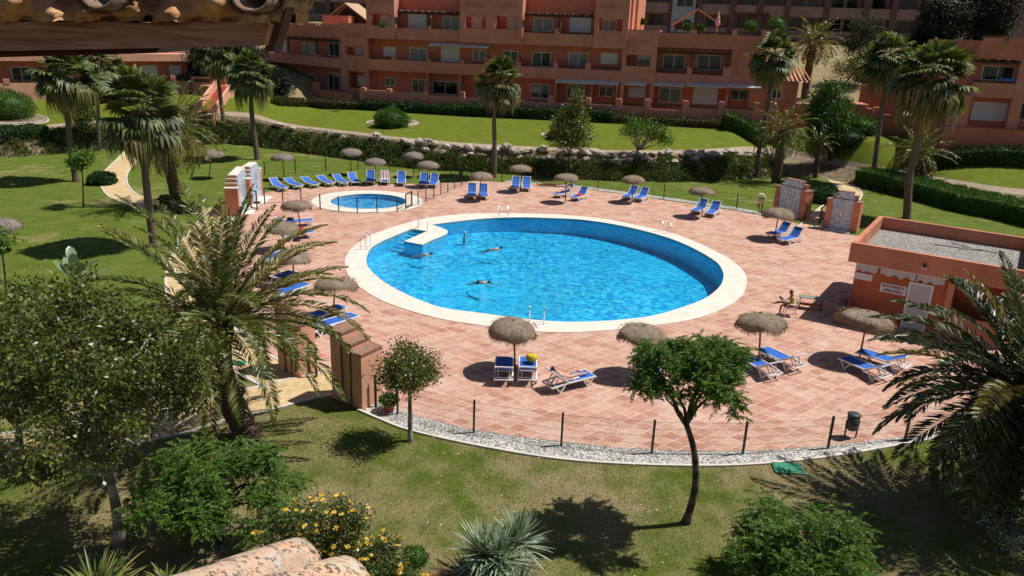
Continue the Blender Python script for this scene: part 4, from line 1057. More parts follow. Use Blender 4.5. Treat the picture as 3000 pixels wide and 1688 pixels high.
# flowering shrub
M['shrub'] = leafmat('glossy_shrub_leaf', [(.02, .035, .01), (.05, .08, .018), (.09, .13, .03), (.2, .24, .07)], .3, .2, .6)
def flower_bush():
    b = T(965, 1700); rng = np.random.default_rng(9); r = empty('flowering_shrub', b); tag(r, 'shrub covered in yellow blossoms behind the clay tiles', 'flowering shrub')
    parts = []; fl = []; cs = []
    for (px, py, rr, n) in ((905, 1520, .62, 26), (1010, 1500, .5, 18), (830, 1560, .6, 22), (1000, 1600, .68, 30), (1110, 1610, .5, 18), (1170, 1660, .5, 12), (900, 1640, .6, 24)):
        c = A(px, py+30, b.y)-b
        for j in range(int(n*1.6)):
            v = rng.normal(size=3); v /= np.linalg.norm(v); c2 = np.array(c)+v*rr*rng.uniform(.4, 1); k = 95
            P = c2+rng.normal(size=(k, 3))*.11; parts.append(leaves(P, rng.normal(size=(k, 3))+v, .062*rng.uniform(.7, 1.2, k), .04, rng)); cs.append((c2, v))
    for c2, v in cs:
        if rng.random() < .72 and (v[2] > -.2 or v[1] < 0):
            o = c2+v*.17+np.array([0, -.05, .07]); k = 5; a = rng.random()*6
            for j in range(2):
                d = np.array([[cos(a+i*1.26), sin(a+i*1.26), .35] for i in range(k)]); fl.append(leaves(np.repeat((o+rng.normal(size=3)*.05)[None], k, 0), d, .07, .07, rng))
    npmesh('foliage', *join(parts), 'shrub', r); npmesh('blossoms', *join(fl), 'yellow_fl', r)
    m = MB(); rnd = random.Random(3)
    for c2, v in cs[::7]: limb(m, (0, 0, 0), tuple(c2), .03, .008, rnd, 4, .1)
    m.build('stems', 'bark_dark', r)
flower_bush()
bush(1215, 1665, .32, .22, 'hedge_y', 'small green shrub beside the yellow-flowered one', 1500, .05, .03, 31)
# banana-like plant on the left
b = T(235, 990); r_ = empty('bird_of_paradise', b); tag(r_, 'tall plant with broad pale paddle leaves left of the big foreground palm', 'tropical plant')
rng_ = np.random.default_rng(2); V = []; Fq = []; st = MB()
top = at(222, 800, b)-b
for i in range(13):
    az = rng_.uniform(0, 6.28); el = radians(rng_.uniform(35, 85)); L = rng_.uniform(.9, 1.5); o0 = np.array(top)*rng_.uniform(.55, 1)
    d = np.array([cos(az)*cos(el), sin(az)*cos(el), sin(el)]); s = np.array([-sin(az), cos(az), 0])
    st.tube([tuple(np.array(top)*.3), tuple(o0), tuple(o0+d*L*.45)], [.04, .03, .015], 4, False)
    q0 = o0+d*L*.4; k0 = len(V)
    for t, w in ((0, .03), (.2, .14), (.5, .19), (.8, .13), (1, .01)):
        p = q0+d*L*.75*t-np.array([0, 0, .22*L*t**2]); V += [p-s*w, p+np.array([0, 0, -.03]), p+s*w]
    for k in range(4):
        for j in range(2): Fq.append([k0+k*3+j, k0+k*3+j+1, k0+k*3+j+4, k0+k*3+j+3])
st.tube([(0, 0, -.2), tuple(top*.5), tuple(top)], [.1, .08, .06], 8)
st.build('stem', 'flax', r_); npmesh('leaves', np.array(V), np.array(Fq), 'banana', r_)
# grey twiggy shrub bottom right
b = T(2960, 1620); tree('twiggy_shrub', b, [b+Vector((0, 0, .3))], b+Vector((.1, 0, .8)), (.9, .8, .7), 40, 14, .09, .05, 'yucca', 'bark', .03, 'twiggy half-bare shrub under the right foreground palm', 41, clump=.15, limbs=16, cat='shrub')
# real blades on the near lawn
def blades():
    rng = np.random.default_rng(77); n = 150000
    x = rng.uniform(-13, 18, n*2); y = rng.uniform(13.5, 23, n*2)
    kc = np.array([tuple(G(*p))[:2] for p in NEARK]); yk = np.interp(x, kc[:, 0], kc[:, 1])-.15
    npc = sorted([tuple(G(*p))[:2] for p in NPATH]); yp = np.interp(x, [p[0] for p in npc], [p[1] for p in npc])-1.15
    lim = np.where(x < -4.6, yp, yk); k = y < lim; x, y = x[k][:n], y[k][:n]
    P = np.stack([x, y, np.zeros(len(x))], 1); d = rng.normal(size=P.shape)*.55; d[:, 2] = 1
    V, Fq = leaves(P, d, rng.uniform(.025, .065, len(x)), .012, rng)
    o = npmesh('grass', V, Fq, 'grassblade'); tag(o, 'short mown grass blades of the near lawn', 'grass', kind='stuff')
M['grassblade'] = leafmat('grass_blade', [(.34, .27, .13), (.16, .19, .045), (.12, .17, .03), (.18, .24, .055)], .6, .25, .2)
blades()

def specks():
    rng = np.random.default_rng(8); x = rng.uniform(-8, 16, 420); y = rng.uniform(13.5, 21.5, 420)
    P = np.stack([x, y, np.full(420, .03)], 1); d = rng.normal(size=P.shape); d[:, 2] *= .15
    o = npmesh('fallen_leaves', *leaves(P, d, rng.uniform(.03, .08, 420), .04, rng), 'fallen'); tag(o, 'small pale fallen leaves scattered on the near lawn', 'leaves', kind='stuff')
M['fallen'] = leafmat('fallen_leaf', [(.35, .26, .12), (.6, .5, .3), (.75, .7, .6)], .7, .1, .2)
specks()
# ------------------------------------------------------------------ buildings
class Plane:
    """vertical facade plane through (x0, y0) turned by psi; s runs along it, n goes into the building"""
    def __init__(s, px, py, Y, psi):
        p = A(px, py, Y); s.o = Vector((p.x, Y)); s.u = Vector((cos(psi), sin(psi))); s.n = Vector((-sin(psi), cos(psi)))
    def pt(s, px, py, dn=0.0):
        r = ray(px, py); o = s.o+s.n*dn; d = Vector((r[0], r[1])); t = o.dot(s.n)/d.dot(s.n)
        return (d*t-o).dot(s.u), H+r[2]*t
    def P(s, a, n, z): q = s.o+s.u*a+s.n*n; return Vector((q.x, q.y, z))
    def box(s, m, a0, a1, n0, n1, z0, z1):
        v = [s.P(a0, n0, z0), s.P(a1, n0, z0), s.P(a1, n1, z0), s.P(a0, n1, z0), s.P(a0, n0, z1), s.P(a1, n0, z1), s.P(a1, n1, z1), s.P(a0, n1, z1)]
        m.add(v, [(3, 2, 1, 0), (4, 5, 6, 7), (0, 1, 5, 4), (1, 2, 6, 5), (2, 3, 7, 6), (3, 0, 4, 7)])
    def wall(s, m, a0, a1, z0, z1, n0, n1, ops):
        A_ = sorted({a0, a1, *[o[0] for o in ops], *[o[2] for o in ops]}); Z = sorted({z0, z1, *[o[1] for o in ops], *[o[3] for o in ops]})
        A_ = [a for a in A_ if a0 <= a <= a1]; Z = [z for z in Z if z0 <= z <= z1]
        for i in range(len(A_)-1):
            k = 0
            while k < len(Z)-1:
                ca = (A_[i]+A_[i+1])/2
                def solid(kk): cz = (Z[kk]+Z[kk+1])/2; return not any(o[0] < ca < o[2] and o[1] < cz < o[3] for o in ops)
                if not solid(k): k += 1; continue
                j = k
                while j+1 < len(Z)-1 and solid(j+1): j += 1
                s.box(m, A_[i], A_[i+1], n0, n1, Z[k], Z[j+1]); k = j+1
class Bld:
    def __init__(s, name, pl, label, cat='apartment building', group=None):
        s.pl = pl; p = pl.P(0, 0, 0); s.off = Vector((p.x, p.y, 3.0)); s.r = empty(name, s.off); tag(s.r, label, cat, group)
    def part(s, m, name, mat, parent=None, **k):
        o = m.build(name, mat, parent or s.r, **k)
        if not parent: o.location = -s.off
        return o
    def window(s, rc, kind, dn=1.5, fr=.07):
        a0, z1 = s.pl.pt(rc[0], rc[1], dn); a1, z0 = s.pl.pt(rc[2], rc[3], dn)
        if a1 < a0: a0, a1 = a1, a0
        pl = s.pl; m = MB(); n0, n1 = dn-.06, dn+.02
        for q in ((a0, a0+fr, z0, z1), (a1-fr, a1, z0, z1), (a0+fr, a1-fr, z0, z0+fr), (a0+fr, a1-fr, z1-fr, z1)): pl.box(m, q[0], q[1], n0, n1, q[2], q[3])
        mid = (a0+a1)/2
        if kind in 'gcd': pl.box(m, mid-fr*.5, mid+fr*.5, n0+.01, n1, z0+fr, z1-fr)
        w = s.part(m, 'window', 'frame')
        m = MB()
        if kind == 's': pl.box(m, a0+fr, a1-fr, dn-.035, dn+.01, z0+fr, z1-fr); s.part(m, 'shutter', 'shutter', w)
        elif kind == 'h':
            zz = z0+(z1-z0)*.6; pl.box(m, a0+fr, a1-fr, dn-.035, dn+.01, zz, z1-fr); s.part(m, 'shutter', 'shutter', w)
            m = MB(); pl.box(m, a0+fr, a1-fr, dn-.02, dn+.01, z0+fr, zz); s.part(m, 'pane', 'curtain', w)
        else:
            pl.box(m, a0+fr, a1-fr, dn-.02, dn+.01, z0+fr, z1-fr); s.part(m, 'pane', {'g': 'glass', 'c': 'curtain', 'd': 'darkglass'}[kind], w)
        if kind == 'b': pass
        return w
    def railing(s, x0, x1, y, hgt, n0=.05, thick=.06):
        a0, z = s.pl.pt(x0, y, n0); a1, _ = s.pl.pt(x1, y, n0); m = MB(); s.pl.box(m, a0, a1, n0, n0+thick, z-.04, z+.05)
        s.pl.box(m, a0, a1, n0+.01, n0+thick-.01, z-.14, z-.08); s.pl.box(m, a0, a1, n0+.01, n0+thick-.01, z-.24, z-.18)
        k = int((a1-a0)/.9)
        for i in range(1, k): q = a0+(a1-a0)*i/k; s.pl.box(m, q-.02, q+.02, n0+.015, n0+thick-.015, z-hgt, z-.04)
        s.part(m, 'railing', 'rail')
    def pier(s, x0, x1, ytop, zb, n0=-.04, n1=.42, mat='tan_stucco', cap=False):
        a0, z1 = s.pl.pt(x0, ytop, n0); a1, _ = s.pl.pt(x1, ytop, n0); m = MB(); s.pl.box(m, a0, a1, n0, n1, zb, z1)
        if cap:
            s.pl.box(m, a0+.05, a1-.05, n0+.04, n1-.04, z1, z1+.07)
        s.part(m, 'pier', mat)
    def awning(s, x0, x1, y0, y1, proj=.8, dn=.0, name='awning', col='awning'):
        a0, z1 = s.pl.pt(x0, y0, dn-proj*.3); a1, z0 = s.pl.pt(x1, y1, dn-proj); pl = s.pl; m = MB(); n = 18
        P = pl.P; vs = [P(a0, dn, z1+.12), P(a1, dn, z1+.12), P(a1, dn-proj, z1-.12), P(a0, dn-proj, z1-.12)]
        vs += [v-Vector((0, 0, .03)) for v in vs]
        m.add(vs, [(0, 3, 2, 1), (4, 5, 6, 7), (0, 1, 5, 4), (1, 2, 6, 5), (2, 3, 7, 6), (3, 0, 4, 7)])
        zb = min(z0, z1-.2)
        for i in range(n):
            q0 = a0+(a1-a0)*i/n; q1 = a0+(a1-a0)*(i+1)/n
            m.add([P(q0, dn-proj, z1-.13), P(q1, dn-proj, z1-.13), P(q1, dn-proj, zb+.02), P((q0+q1)/2, dn-proj, zb-.05), P(q0, dn-proj, zb+.02)], [(0, 1, 2, 3, 4)])
        s.part(m, name, col)
    def pergola(s, x0, x1, y, proj=.5, nb=7, posts=()):
        a0, z = s.pl.pt(x0, y, -.05); a1, _ = s.pl.pt(x1, y, -.05); pl = s.pl; m = MB()
        pl.box(m, a0, a1, -.05, .12, z-.09, z+.09)
        for i in range(nb):
            q = a0+(a1-a0)*(i+.5)/nb; pl.box(m, q-.13, q+.13, -proj, 1.5, z+.093, z+.22)
        o = s.part(m, 'pergola', 'darkwood')
        for p, yb in posts:
            q, zb = pl.pt(p, yb, -.05); m = MB(); pl.box(m, q-.08, q+.08, -.04, .10, zb, z-.09); s.part(m, 'pergola_post', 'darkwood')
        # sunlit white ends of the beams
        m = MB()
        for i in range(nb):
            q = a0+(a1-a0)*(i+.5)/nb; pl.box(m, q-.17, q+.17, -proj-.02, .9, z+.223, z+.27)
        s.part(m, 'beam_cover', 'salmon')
    def vents(s, x0, y0, x1, y1, n=9, dn=0.0):
        a0, z1 = s.pl.pt(x0, y0, dn); a1, z0 = s.pl.pt(x1, y1, dn); m = MB()
        for i in range(n):
            q = a0+(a1-a0)*(i+.5)/n; w = (a1-a0)/n*.28; s.pl.box(m, q-w, q+w, dn-.045, dn+.02, z0, z1)
            s.pl.box(m, q-w*1.35, q+w*.6, dn-.03, dn+.02, (z0+z1)/2-.04, (z0+z1)/2+.08)
        s.part(m, 'brick_screen', 'orange_stucco')

PM = Plane(1582, 200, YB, PSI)
def zl(y, dn=0): return PM.pt(1582, y, dn)[1]
Z0, B1b, B1t, B2b, B2t = zl(336), zl(231), zl(196.7), zl(132.5), zl(97)
ZT = B2b+(B2b-B1b)+3.0
ap = Bld('apartment_building', PM, 'long salmon apartment block with recessed balconies facing the pool')
S = lambda px, y=150, dn=0: PM.pt(px, y, dn)[0]
m = MB(); sA, sB, sC = S(1073), S(1836), S(2249)
PM.box(m, sA, sB, 1.5, 13, 1.5, ZT)                       # main mass
ap.part(m, 'wall', 'red_stucco')
m = MB(); topz = PM.pt(2100, 99, 0)[1]
PM.box(m, sB, sC, 1.5, 13, 1.5, B2b+.2); ap.part(m, 'wall', 'red_stucco')
m = MB()
# parapet bands with their floor slabs
PM.box(m, sA, sB+.3, 0, .2, B2b, B2t); PM.box(m, sA, sB+.3, .2, 1.5, B2b, B2b+.25)
PM.box(m, sA-.25, S(2249), .01, .21, B1b, B1t); PM.box(m, sA, S(2249), .21, 1.5, B1b, B1b+.25)
ap.part(m, 'balcony_parapet', 'tan_stucco')
m = MB(); PM.box(m, sA, S(2249), -3.1, 1.5, Z0-2.6, Z0+.02); ap.part(m, 'terrace_floor', 'tan_stucco')
# top-storey towers with loggia openings
for nm, x0, x1, ops in (('A', 1073, 1155, [(1087.5, 40, 1144, 77)]), ('B', 1347, 1530, [(1362.5, 48.6, 1422.5, 84), (1452.6, 47.6, 1516.7, 87)]), ('C', 1742, 1842, [(1755, 55, 1822, 91.5)])):
    pj = .45; a0, a1 = S(x0, 60, -pj), S(x1, 60, -pj); m = MB(); oz = []
    for o in ops:
        p, zt = PM.pt(o[0], o[1], -pj); q, zb = PM.pt(o[2], o[3], -pj); oz.append((p, zb, q, zt))
    PM.wall(m, a0, a1, B2b-.02, ZT+.4, -pj, -pj+.25, oz)
    PM.box(m, a0, a0+.25, -pj+.25, 1.5, B2b, ZT+.4); PM.box(m, a1-.25, a1, -pj+.25, 1.5, B2b, ZT+.4); PM.box(m, a0+.25, a1-.25, -pj+.25, -.003, B2b, B2b+.22)
    if nm == 'B': c_ = (oz[0][2]+oz[1][0])/2; PM.box(m, c_-.3, c_+.3, .25, 1.5, B2b, ZT)
    ap.part(m, 'tower', 'tan_stucco')
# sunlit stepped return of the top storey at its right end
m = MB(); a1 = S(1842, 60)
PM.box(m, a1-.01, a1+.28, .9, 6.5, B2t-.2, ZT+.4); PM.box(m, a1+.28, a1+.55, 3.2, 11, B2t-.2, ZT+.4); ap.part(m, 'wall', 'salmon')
# lower right tower
a0, a1 = S(1824, 150, -.05), S(1926, 150, -.05); z1 = PM.pt(1870, 90, -.05)[1]; m = MB()
o = []
for rc in ((1836, 160, 1904, 196), (1830, 241, 1898, 322)):
    p, zt = PM.pt(rc[0], rc[1], -.05); q, zb = PM.pt(rc[2], rc[3], -.05); o.append((p, zb, q, zt))
PM.wall(m, a0, a1, Z0-.3, z1, -.06, .3, o); PM.box(m, a0, a0+.25, .3, 1.5, Z0, z1); PM.box(m, a1-.25, a1, .3, 3.0, Z0, z1)
ap.part(m, 'tower', 'tan_stucco')
m = MB(); PM.box(m, a0-.1, a1+.1, -.1, 3.2, z1, z1+.1); ap.part(m, 'tower_coping', 'salmon')
# right wing: wall above the first-floor balconies, with roof parapet
m = MB(); zr = PM.pt(2050, 100, 0)[1]; zp = PM.pt(2050, 146, 0)[1]
PM.box(m, a1, S(2249, 120), .02, .3, zp+.1, zr); PM.box(m, a1, S(2249, 120), .3, 1.5, zp+.1, zp+.3)
PM.box(m, S(2146), S(2249, 150), .02, 1.5, B1t-.1, zp+.1)
PM.box(m, a1, S(2249, 120), 1.5, 12, B2b+.2, zp+.6); ap.part(m, 'wall', 'orange_stucco')
m = MB(); PM.box(m, S(2249, 120)-.2, S(2249, 120), .3, 12, 2, zr); PM.box(m, S(2128, 260), S(2136, 260), .0, 1.5, Z0, B1b); ap.part(m, 'wall', 'salmon')
for x0, x1, yt in ((2025, 2041, 86), (2146, 2161, 87), (2233, 2249, 88)): ap.pier(x0, x1, yt, zr-.05)
for x0, x1, yt in ((1716, 1731, 184), (2014, 2028, 195), (2119, 2146, 195.5), (1148, 1158, 166), (1250, 1262, 174), (1348, 1360, 177), (1420, 1441, 181), (1512, 1526, 182), (1621, 1636, 184.5)): ap.pier(x0, x1, yt, B1t-.02)
for x0, x1, yt in ((1249, 1259, 77), (1625, 1640, 84)): ap.pier(x0, x1, yt, B2t-.02)
# partition fins between flats
for L_, y_, n_, za_, zb_ in (((1255, 1425, 1518, 1630), 160, .25, B1b+.25, B1b+2.1), ((1255, 1350, 1630, 1735, 1810), 260, .1, Z0, B1b), ((1262, 1643), 60, .25, B2b+.25, B2b+2.6)):
    for px in L_: a = S(px, y_, .6); m = MB(); PM.box(m, a-.12, a+.12, n_, 1.5, za_, zb_); ap.part(m, 'partition', 'salmon')
for x0, x1, y in ((1162, 1249, 82), (1262, 1347, 88), (1533, 1624, 93), (1642, 1740, 95)): ap.railing(x0, x1, y, .35)
for x0, x1, y in ((1084, 1147, 170), (1163, 1249, 178), (1264, 1347, 182), (1362, 1420, 186), (1442, 1512, 188), (1528, 1620, 190), (1638, 1715, 193), (1746, 1818, 196), (1930, 2012, 199), (2030, 2118, 200), (2149, 2235, 201)): ap.railing(x0, x1, y, .35)
for x0, x1, y in ((1938, 2024, 94), (2042, 2145, 94), (2162, 2232, 94)): ap.railing(x0, x1, y, .4)
for rc, k in (((1196, 39, 1249, 83), 's'), ((1298, 49, 1347, 91), 'c'), ((1564, 52, 1620, 93), 'c'), ((1670, 50, 1730, 96), 's'),
              ((1123.7, 136.6, 1160, 165.6), 's'), ((1201, 139, 1250, 182), 'c'), ((1293, 137, 1346, 183), 's'), ((1385, 145, 1425, 178), 'c'), ((1476, 148, 1517, 180), 'g'), ((1560, 152, 1613, 197), 'g'), ((1668, 154, 1722, 197), 'c'), ((1762, 155, 1808, 189), 's'),
              ((1944, 160, 2005, 204), 'g'), ((2044, 160, 2110.6, 206), 'g'), ((2156, 163, 2202, 201), 'g'),
              ((1128, 226, 1159, 253), 'g'), ((1206.5, 230, 1246, 271), 'g'), ((1268, 236, 1342, 279), 'd'), ((1400, 240, 1440, 285), 'g'), ((1555, 245, 1608, 290), 'g'), ((1663, 248, 1712, 292), 'g'), ((1756, 252, 1796, 284), 'd'), ((1842, 254.6, 1889, 287), 's'), ((1932, 256, 1992, 303), 'c'), ((2033, 256, 2099, 307), 's'), ((2142.5, 262, 2188, 295), 'd'),
              ((1114, 44, 1144, 77), 's'), ((1383, 50, 1412, 82), 's'), ((1487, 50, 1516, 85), 's'), ((1767, 57, 1805, 90), 'c'), ((1869, 162, 1904, 192), 'h')):
    ap.window(rc, k, 1.5)
for a in ((1259, 1431, 128, 137), (1628.6, 1727, 234, 247), (1728, 1812, 239, 250), (1832.5, 1894, 241, 252), (1916, 2004, 244, 255), (2013, 2125, 246, 251), (2128, 2230, 248, 252)): ap.awning(*a)
ap.pergola(1163, 1344, 37, nb=9, posts=((1170, 83), (1256, 83)))
ap.pergola(1536, 1740, 44, nb=8, posts=((1638, 95),))
ap.pergola(1930, 2141, 151, nb=9, posts=((2024, 199), (2129, 200)))
for v in ((1082, 1, 1142, 14), (1362, 8, 1422, 23), (1455, 8, 1516, 23), (1761, 10.5, 1825, 26)): ap.vents(*v, dn=-.45)
ap.vents(1841, 115, 1910, 131, dn=-.06)
# ground-floor terrace walls with rounded piers
PT = Plane(1582, 200, YB, PSI); PT.o = PT.o-PT.n*3.4
tw = Bld('terrace_wall', PT, 'low stuccoed terrace wall with square piers along the apartment block', 'wall')
def tz(px, y): return PT.pt(px, y, 0)[1]
m = MB(); zb = 2.2
for x0, x1, yt in ((1053, 1250, 268), (1250, 1360, 282), (1360, 1716, 296), (1716, 1805, 307), (1805, 1905, 311), (1905, 2005, 322), (2005, 2125, 318), (2125, 2240, 322)):
    a0, a1 = PT.pt(x0, yt)[0], PT.pt(x1, yt)[0]; PT.box(m, a0, a1, 0, .22, zb, tz((x0+x1)/2, yt))
tw.part(m, 'wall', 'tan_stucco')
for x0, x1, yt in ((1056, 1069, 258), (1130, 1145, 262), (1240, 1252, 268), (1348, 1360, 270), (1450, 1464, 278), (1605, 1620, 283), (1716, 1730, 289), (1804, 1821, 291), (1888, 1904, 293), (2000, 2017, 297), (2106, 2123, 300), (2209, 2225, 303), (2254, 2266, 300)):
    tw.pier(x0, x1, yt, zb, -.1, .38, 'tan_stucco', True)
for x0, x1, y in ((1069, 1130, 265), (1145, 1240, 268), (1364, 1450, 286), (1466, 1604, 290), (1730, 1804, 300), (1821, 1888, 303), (1904, 2000, 303), (2017, 2106, 309), (2123, 2209, 314)): tw.railing(x0, x1, y, .3)
# right ground-floor annexe with a tiled roof
PA = Plane(2300, 280, 80.0, PSI); an = Bld('gatehouse', PA, 'small orange-red annexe with a tiled eave at the right end of the block', 'annexe')
a0 = PA.pt(2195, 270)[0]; a1 = PA.pt(2334, 290)[0]; zt = PA.pt(2330, 236)[1]; m = MB(); PA.box(m, a0, a1, 0, 6, 1.5, zt); an.part(m, 'wall', 'orange_stucco')
m = MB(); vs = [PA.P(a0-.2, -.4, zt), PA.P(a1+1.0, -.4, zt-.1), PA.P(a1+1.0, 6, zt-.1), PA.P(a0-.2, 6, zt), PA.P(a0-.2, 2.8, zt+1.0), PA.P(a1-.6, 2.8, zt+1.0)]
m.add(vs, [(0, 1, 5, 4), (1, 2, 5), (2, 3, 4, 5), (3, 0, 4), (3, 2, 1, 0)]); rf = an.part(m, 'roof', 'terr')
m = MB()
for i in range(14):
    q = a0+(a1+1-a0)*i/13; m.tube([PA.P(q, -.45, zt+.03), PA.P(q*.9+.1*a0, 2.7, zt+1.02)], .09, 6)
an.part(m, 'roof_tiles', 'salmon', rf).location = -an.off*0
an.window((2262, 262, 2288, 290), 'd', 0.0)
m = MB(); PA.box(m, a1-2.2, a1+.1, -2.5, -2.3, 2, 4.1); PA.box(m, a1-1.2, a1-.9, -2.6, -2.2, 2, 5.0); PA.box(m, a1-.2, a1+.15, -2.7, -2.2, 2, 4.7); an.part(m, 'garden_wall', 'orange_stucco')
# roof terrace: pavilion, umbrella, pergola, plants
def rooftop():
    g = Plane(2040, 60, YB+6, PSI); r = Bld('roof_pavilion', g, 'open gabled timber pavilion on the right roof terrace', 'pavilion')
    L_, zL = g.pt(1971, 70); Mx_, zM = g.pt(2046, 25); R_, zR = g.pt(2112, 70); m = MB()
    for sgn, (q, z) in ((0, (L_, zL)), (1, (R_, zR))):
        vs = [g.P(q, -1.2, z), g.P(Mx_, -1.2, zM), g.P(Mx_, 1.8, zM), g.P(q, 1.8, z)]; vs += [v-Vector((0, 0, .16)) for v in vs]
        m.add(vs, [(0, 1, 2, 3), (7, 6, 5, 4), (0, 4, 5, 1), (1, 5, 6, 2), (2, 6, 7, 3), (3, 7, 4, 0)])
    r.part(m, 'roof', 'terr'); m = MB()
    for q in (L_+.4, R_-.4, Mx_): g.box(m, q-.08, q+.08, -1.0, -.84, 9.8, (zM if q == Mx_ else zL)-.1)
    g.box(m, L_+.2, R_-.2, -1.0, -.85, zL-.25, zL-.1); r.part(m, 'posts', 'darkwood')
    u = A(2100, 91, YB+2); e = empty('parasol', u); tag(e, 'closed pink parasol on the right roof terrace', 'parasol'); zt_ = A(2100, 30, YB+2).z-u.z
    MB().tube([(0, 0, -.4), (0, 0, zt_)], .03, 6).build('pole', 'white', e)
    M['pinkcanvas'] = plain('pink_canvas', (.62, .38, .38), .8, .1)
    MB().tube([(0, 0, .5), (0, 0, .8), (0, 0, zt_*.6), (0, 0, zt_)], [.16, .26, .2, .02], 9).build('canopy', 'pinkcanvas', e)
    g2 = Plane(2200, 60, YB+7, PSI); p = Bld('roof_pergola', g2, 'dark timber pergola at the right end of the roof', 'pergola')
    a0, z = g2.pt(2147, 40); a1, _ = g2.pt(2256, 42); m = MB(); g2.box(m, a0, a1, 0, .15, z-.1, z+.08); g2.box(m, a0, a1, 2.5, 2.65, z-.1, z+.08)
    for i in range(9): q = a0+(a1-a0)*(i+.5)/9; g2.box(m, q-.07, q+.07, -.5, 3.2, z+.09, z+.25)
    p.part(m, 'beams', 'darkwood'); m = MB()
    for q in (a0+.3, a1-.5): g2.box(m, q-.1, q+.1, .0, .16, 9.8, z-.1)
    p.part(m, 'posts', 'darkwood')
    for k, (px, py, rr, lb) in enumerate(((2016, 82, .5, 'potted bush left of the roof pavilion post'), (2052, 84, .4, 'potted bush under the roof pavilion ridge'), (2200, 80, .7, 'green shrub on the right roof terrace under the pergola'), (2275, 75, 1.0, 'tall green shrub at the right end of the roof terrace'), (1881, 66, .35, 'leafy tuft hanging at the sunlit tower corner'))):
        c = A(px, py, YB+1.2+k*.8); bush(0, 0, rr, rr*.9, 'hedge_y', lb, 900, .2, .1, 60+k, loc=c+Vector((0, 0, -rr*.5)))
    c = A(2110, 45, YB); 
    bb = A(978, 90, YB)
rooftop()
c = A(1120, 75, YB-.1); bush(0, 0, .3, .3, 'hedge_y', 'yellow-green plant on the top loggia sill at the left', 300, .25, .06, 70, loc=c-Vector((0, 0, .15)))
# left wing, turned further away
PL = Plane(1073, 200, PM.P(S(1073, 200), 0, 0).y, radians(-40)); lw = Bld('apartment_wing', PL, 'lower left wing of the salmon block, angled back behind the tiled eave', 'apartment building')
def pl(x, y, dn=0): return PL.pt(x, y, dn)
zb1b = (pl(797, 181)[1]+pl(1000, 201)[1])/2; zb1t = zb1b+(pl(900, 163)[1]-pl(900, 191)[1]); zrt = (pl(830, 74)[1]+pl(997, 77)[1])/2
sl0, sl1, st0 = pl(778, 180)[0], pl(1073, 180)[0], pl(998, 180)[0]
m = MB(); PL.box(m, sl0, sl1, 1.4, 10, 1.5, zrt-.3); lw.part(m, 'wall', 'red_stucco')
m = MB(); PL.box(m, sl0-2, st0, 0, .2, zb1b, zb1t); PL.box(m, sl0-2, st0, .2, 1.4, zb1b, zb1b+.22); lw.part(m, 'balcony_parapet', 'tan_stucco')
m = MB(); zz = pl(900, 108)[1]; PL.box(m, pl(822, 110)[0], st0, .02, .25, zz, zrt); PL.box(m, pl(822, 110)[0], st0, .25, 1.4, zz, zz+.25); PL.box(m, sl0-2, sl1, 1.4, 9, zrt-.3, zrt-.1); lw.part(m, 'wall', 'orange_stucco')
o = []
for rc in ((1011, 134.6, 1066, 164.6), (1018, 207, 1069, 262)):
    p, zt_ = pl(rc[0], rc[1]); q, zb_ = pl(rc[2], rc[3]); o.append((p, zb_, q, zt_))
m = MB(); PL.wall(m, st0, sl1+.2, 2.8, pl(1030, 68)[1], -.05, .25, o); PL.box(m, st0, st0+.25, .25, 1.4, 2.8, zrt); lw.part(m, 'tower', 'tan_stucco')
for rc, k in (((814, 120, 840, 153), 's'), ((883.5, 124, 925, 162), 'c'), ((964, 124, 996, 166), 'g'), ((821.5, 208, 854.5, 240), 's'), ((883.5, 214, 928, 259), 'c'), ((962, 212, 996, 266), 'g'), ((1038, 138, 1063, 162), 's'), ((1050, 220, 1069, 252), 's')): lw.window(rc, k, 1.4)
for x0, x1, y in ((800, 838, 158), (856, 920, 161), (936, 997, 165)): lw.railing(x0, x1, y, .3)
for x0, x1, yt in ((838, 852, 152), (920, 932, 158)): lw.pier(x0, x1, yt, zb1t-.03)
lw.pergola(836, 999, 113, nb=8, posts=((845, 160), (927, 160)))
lw.vents(1010, 96, 1067, 111, 9, -.06)
m = MB(); zb_ = 3.0; PL.box(m, pl(800, 270)[0], pl(1060, 280)[0], -1.6, -1.4, zb_, pl(930, 262, -1.6)[1]); lw.part(m, 'garden_wall', 'tan_stucco')
for x0, x1, yt in ((836, 851, 238), (915, 929, 240)): lw.pier(x0, x1, yt, 3.0, -1.75, -1.35, 'salmon')
m = MB(); q0, z_ = pl(829, 60, .3); q1, _ = pl(1000, 66, .3)
for i in range(10):
    t = i/10; a = q0+(q1-q0)*t
    if i in (1, 3, 6): continue
    PL.box(m, a, a+(q1-q0)*.085, .0, .25, zrt, zrt+.32)
lw.part(m, 'roof_parapet', 'salmon'); lw.railing(829, 1000, 66, .3, .08)
g = Plane(1022, 40, 102, PSI); r = Bld('roof_pavilion', g, 'tiled gable roof shelter beside the left tower, its right slope sunlit', 'pavilion')
L_, zL = g.pt(977, 46); Mx_, zM = g.pt(1022, 9); R_, zR = g.pt(1085, 58); m = MB()
for (q, z) in ((L_, zL), (R_, zR)):
    vs = [g.P(q, -1.2, z), g.P(Mx_, -1.2, zM), g.P(Mx_, 2.8, zM), g.P(q, 2.8, z)]; vs += [v-Vector((0, 0, .14)) for v in vs]
    m.add(vs, [(0, 1, 2, 3), (7, 6, 5, 4), (0, 4, 5, 1), (1, 5, 6, 2), (2, 6, 7, 3), (3, 7, 4, 0)])
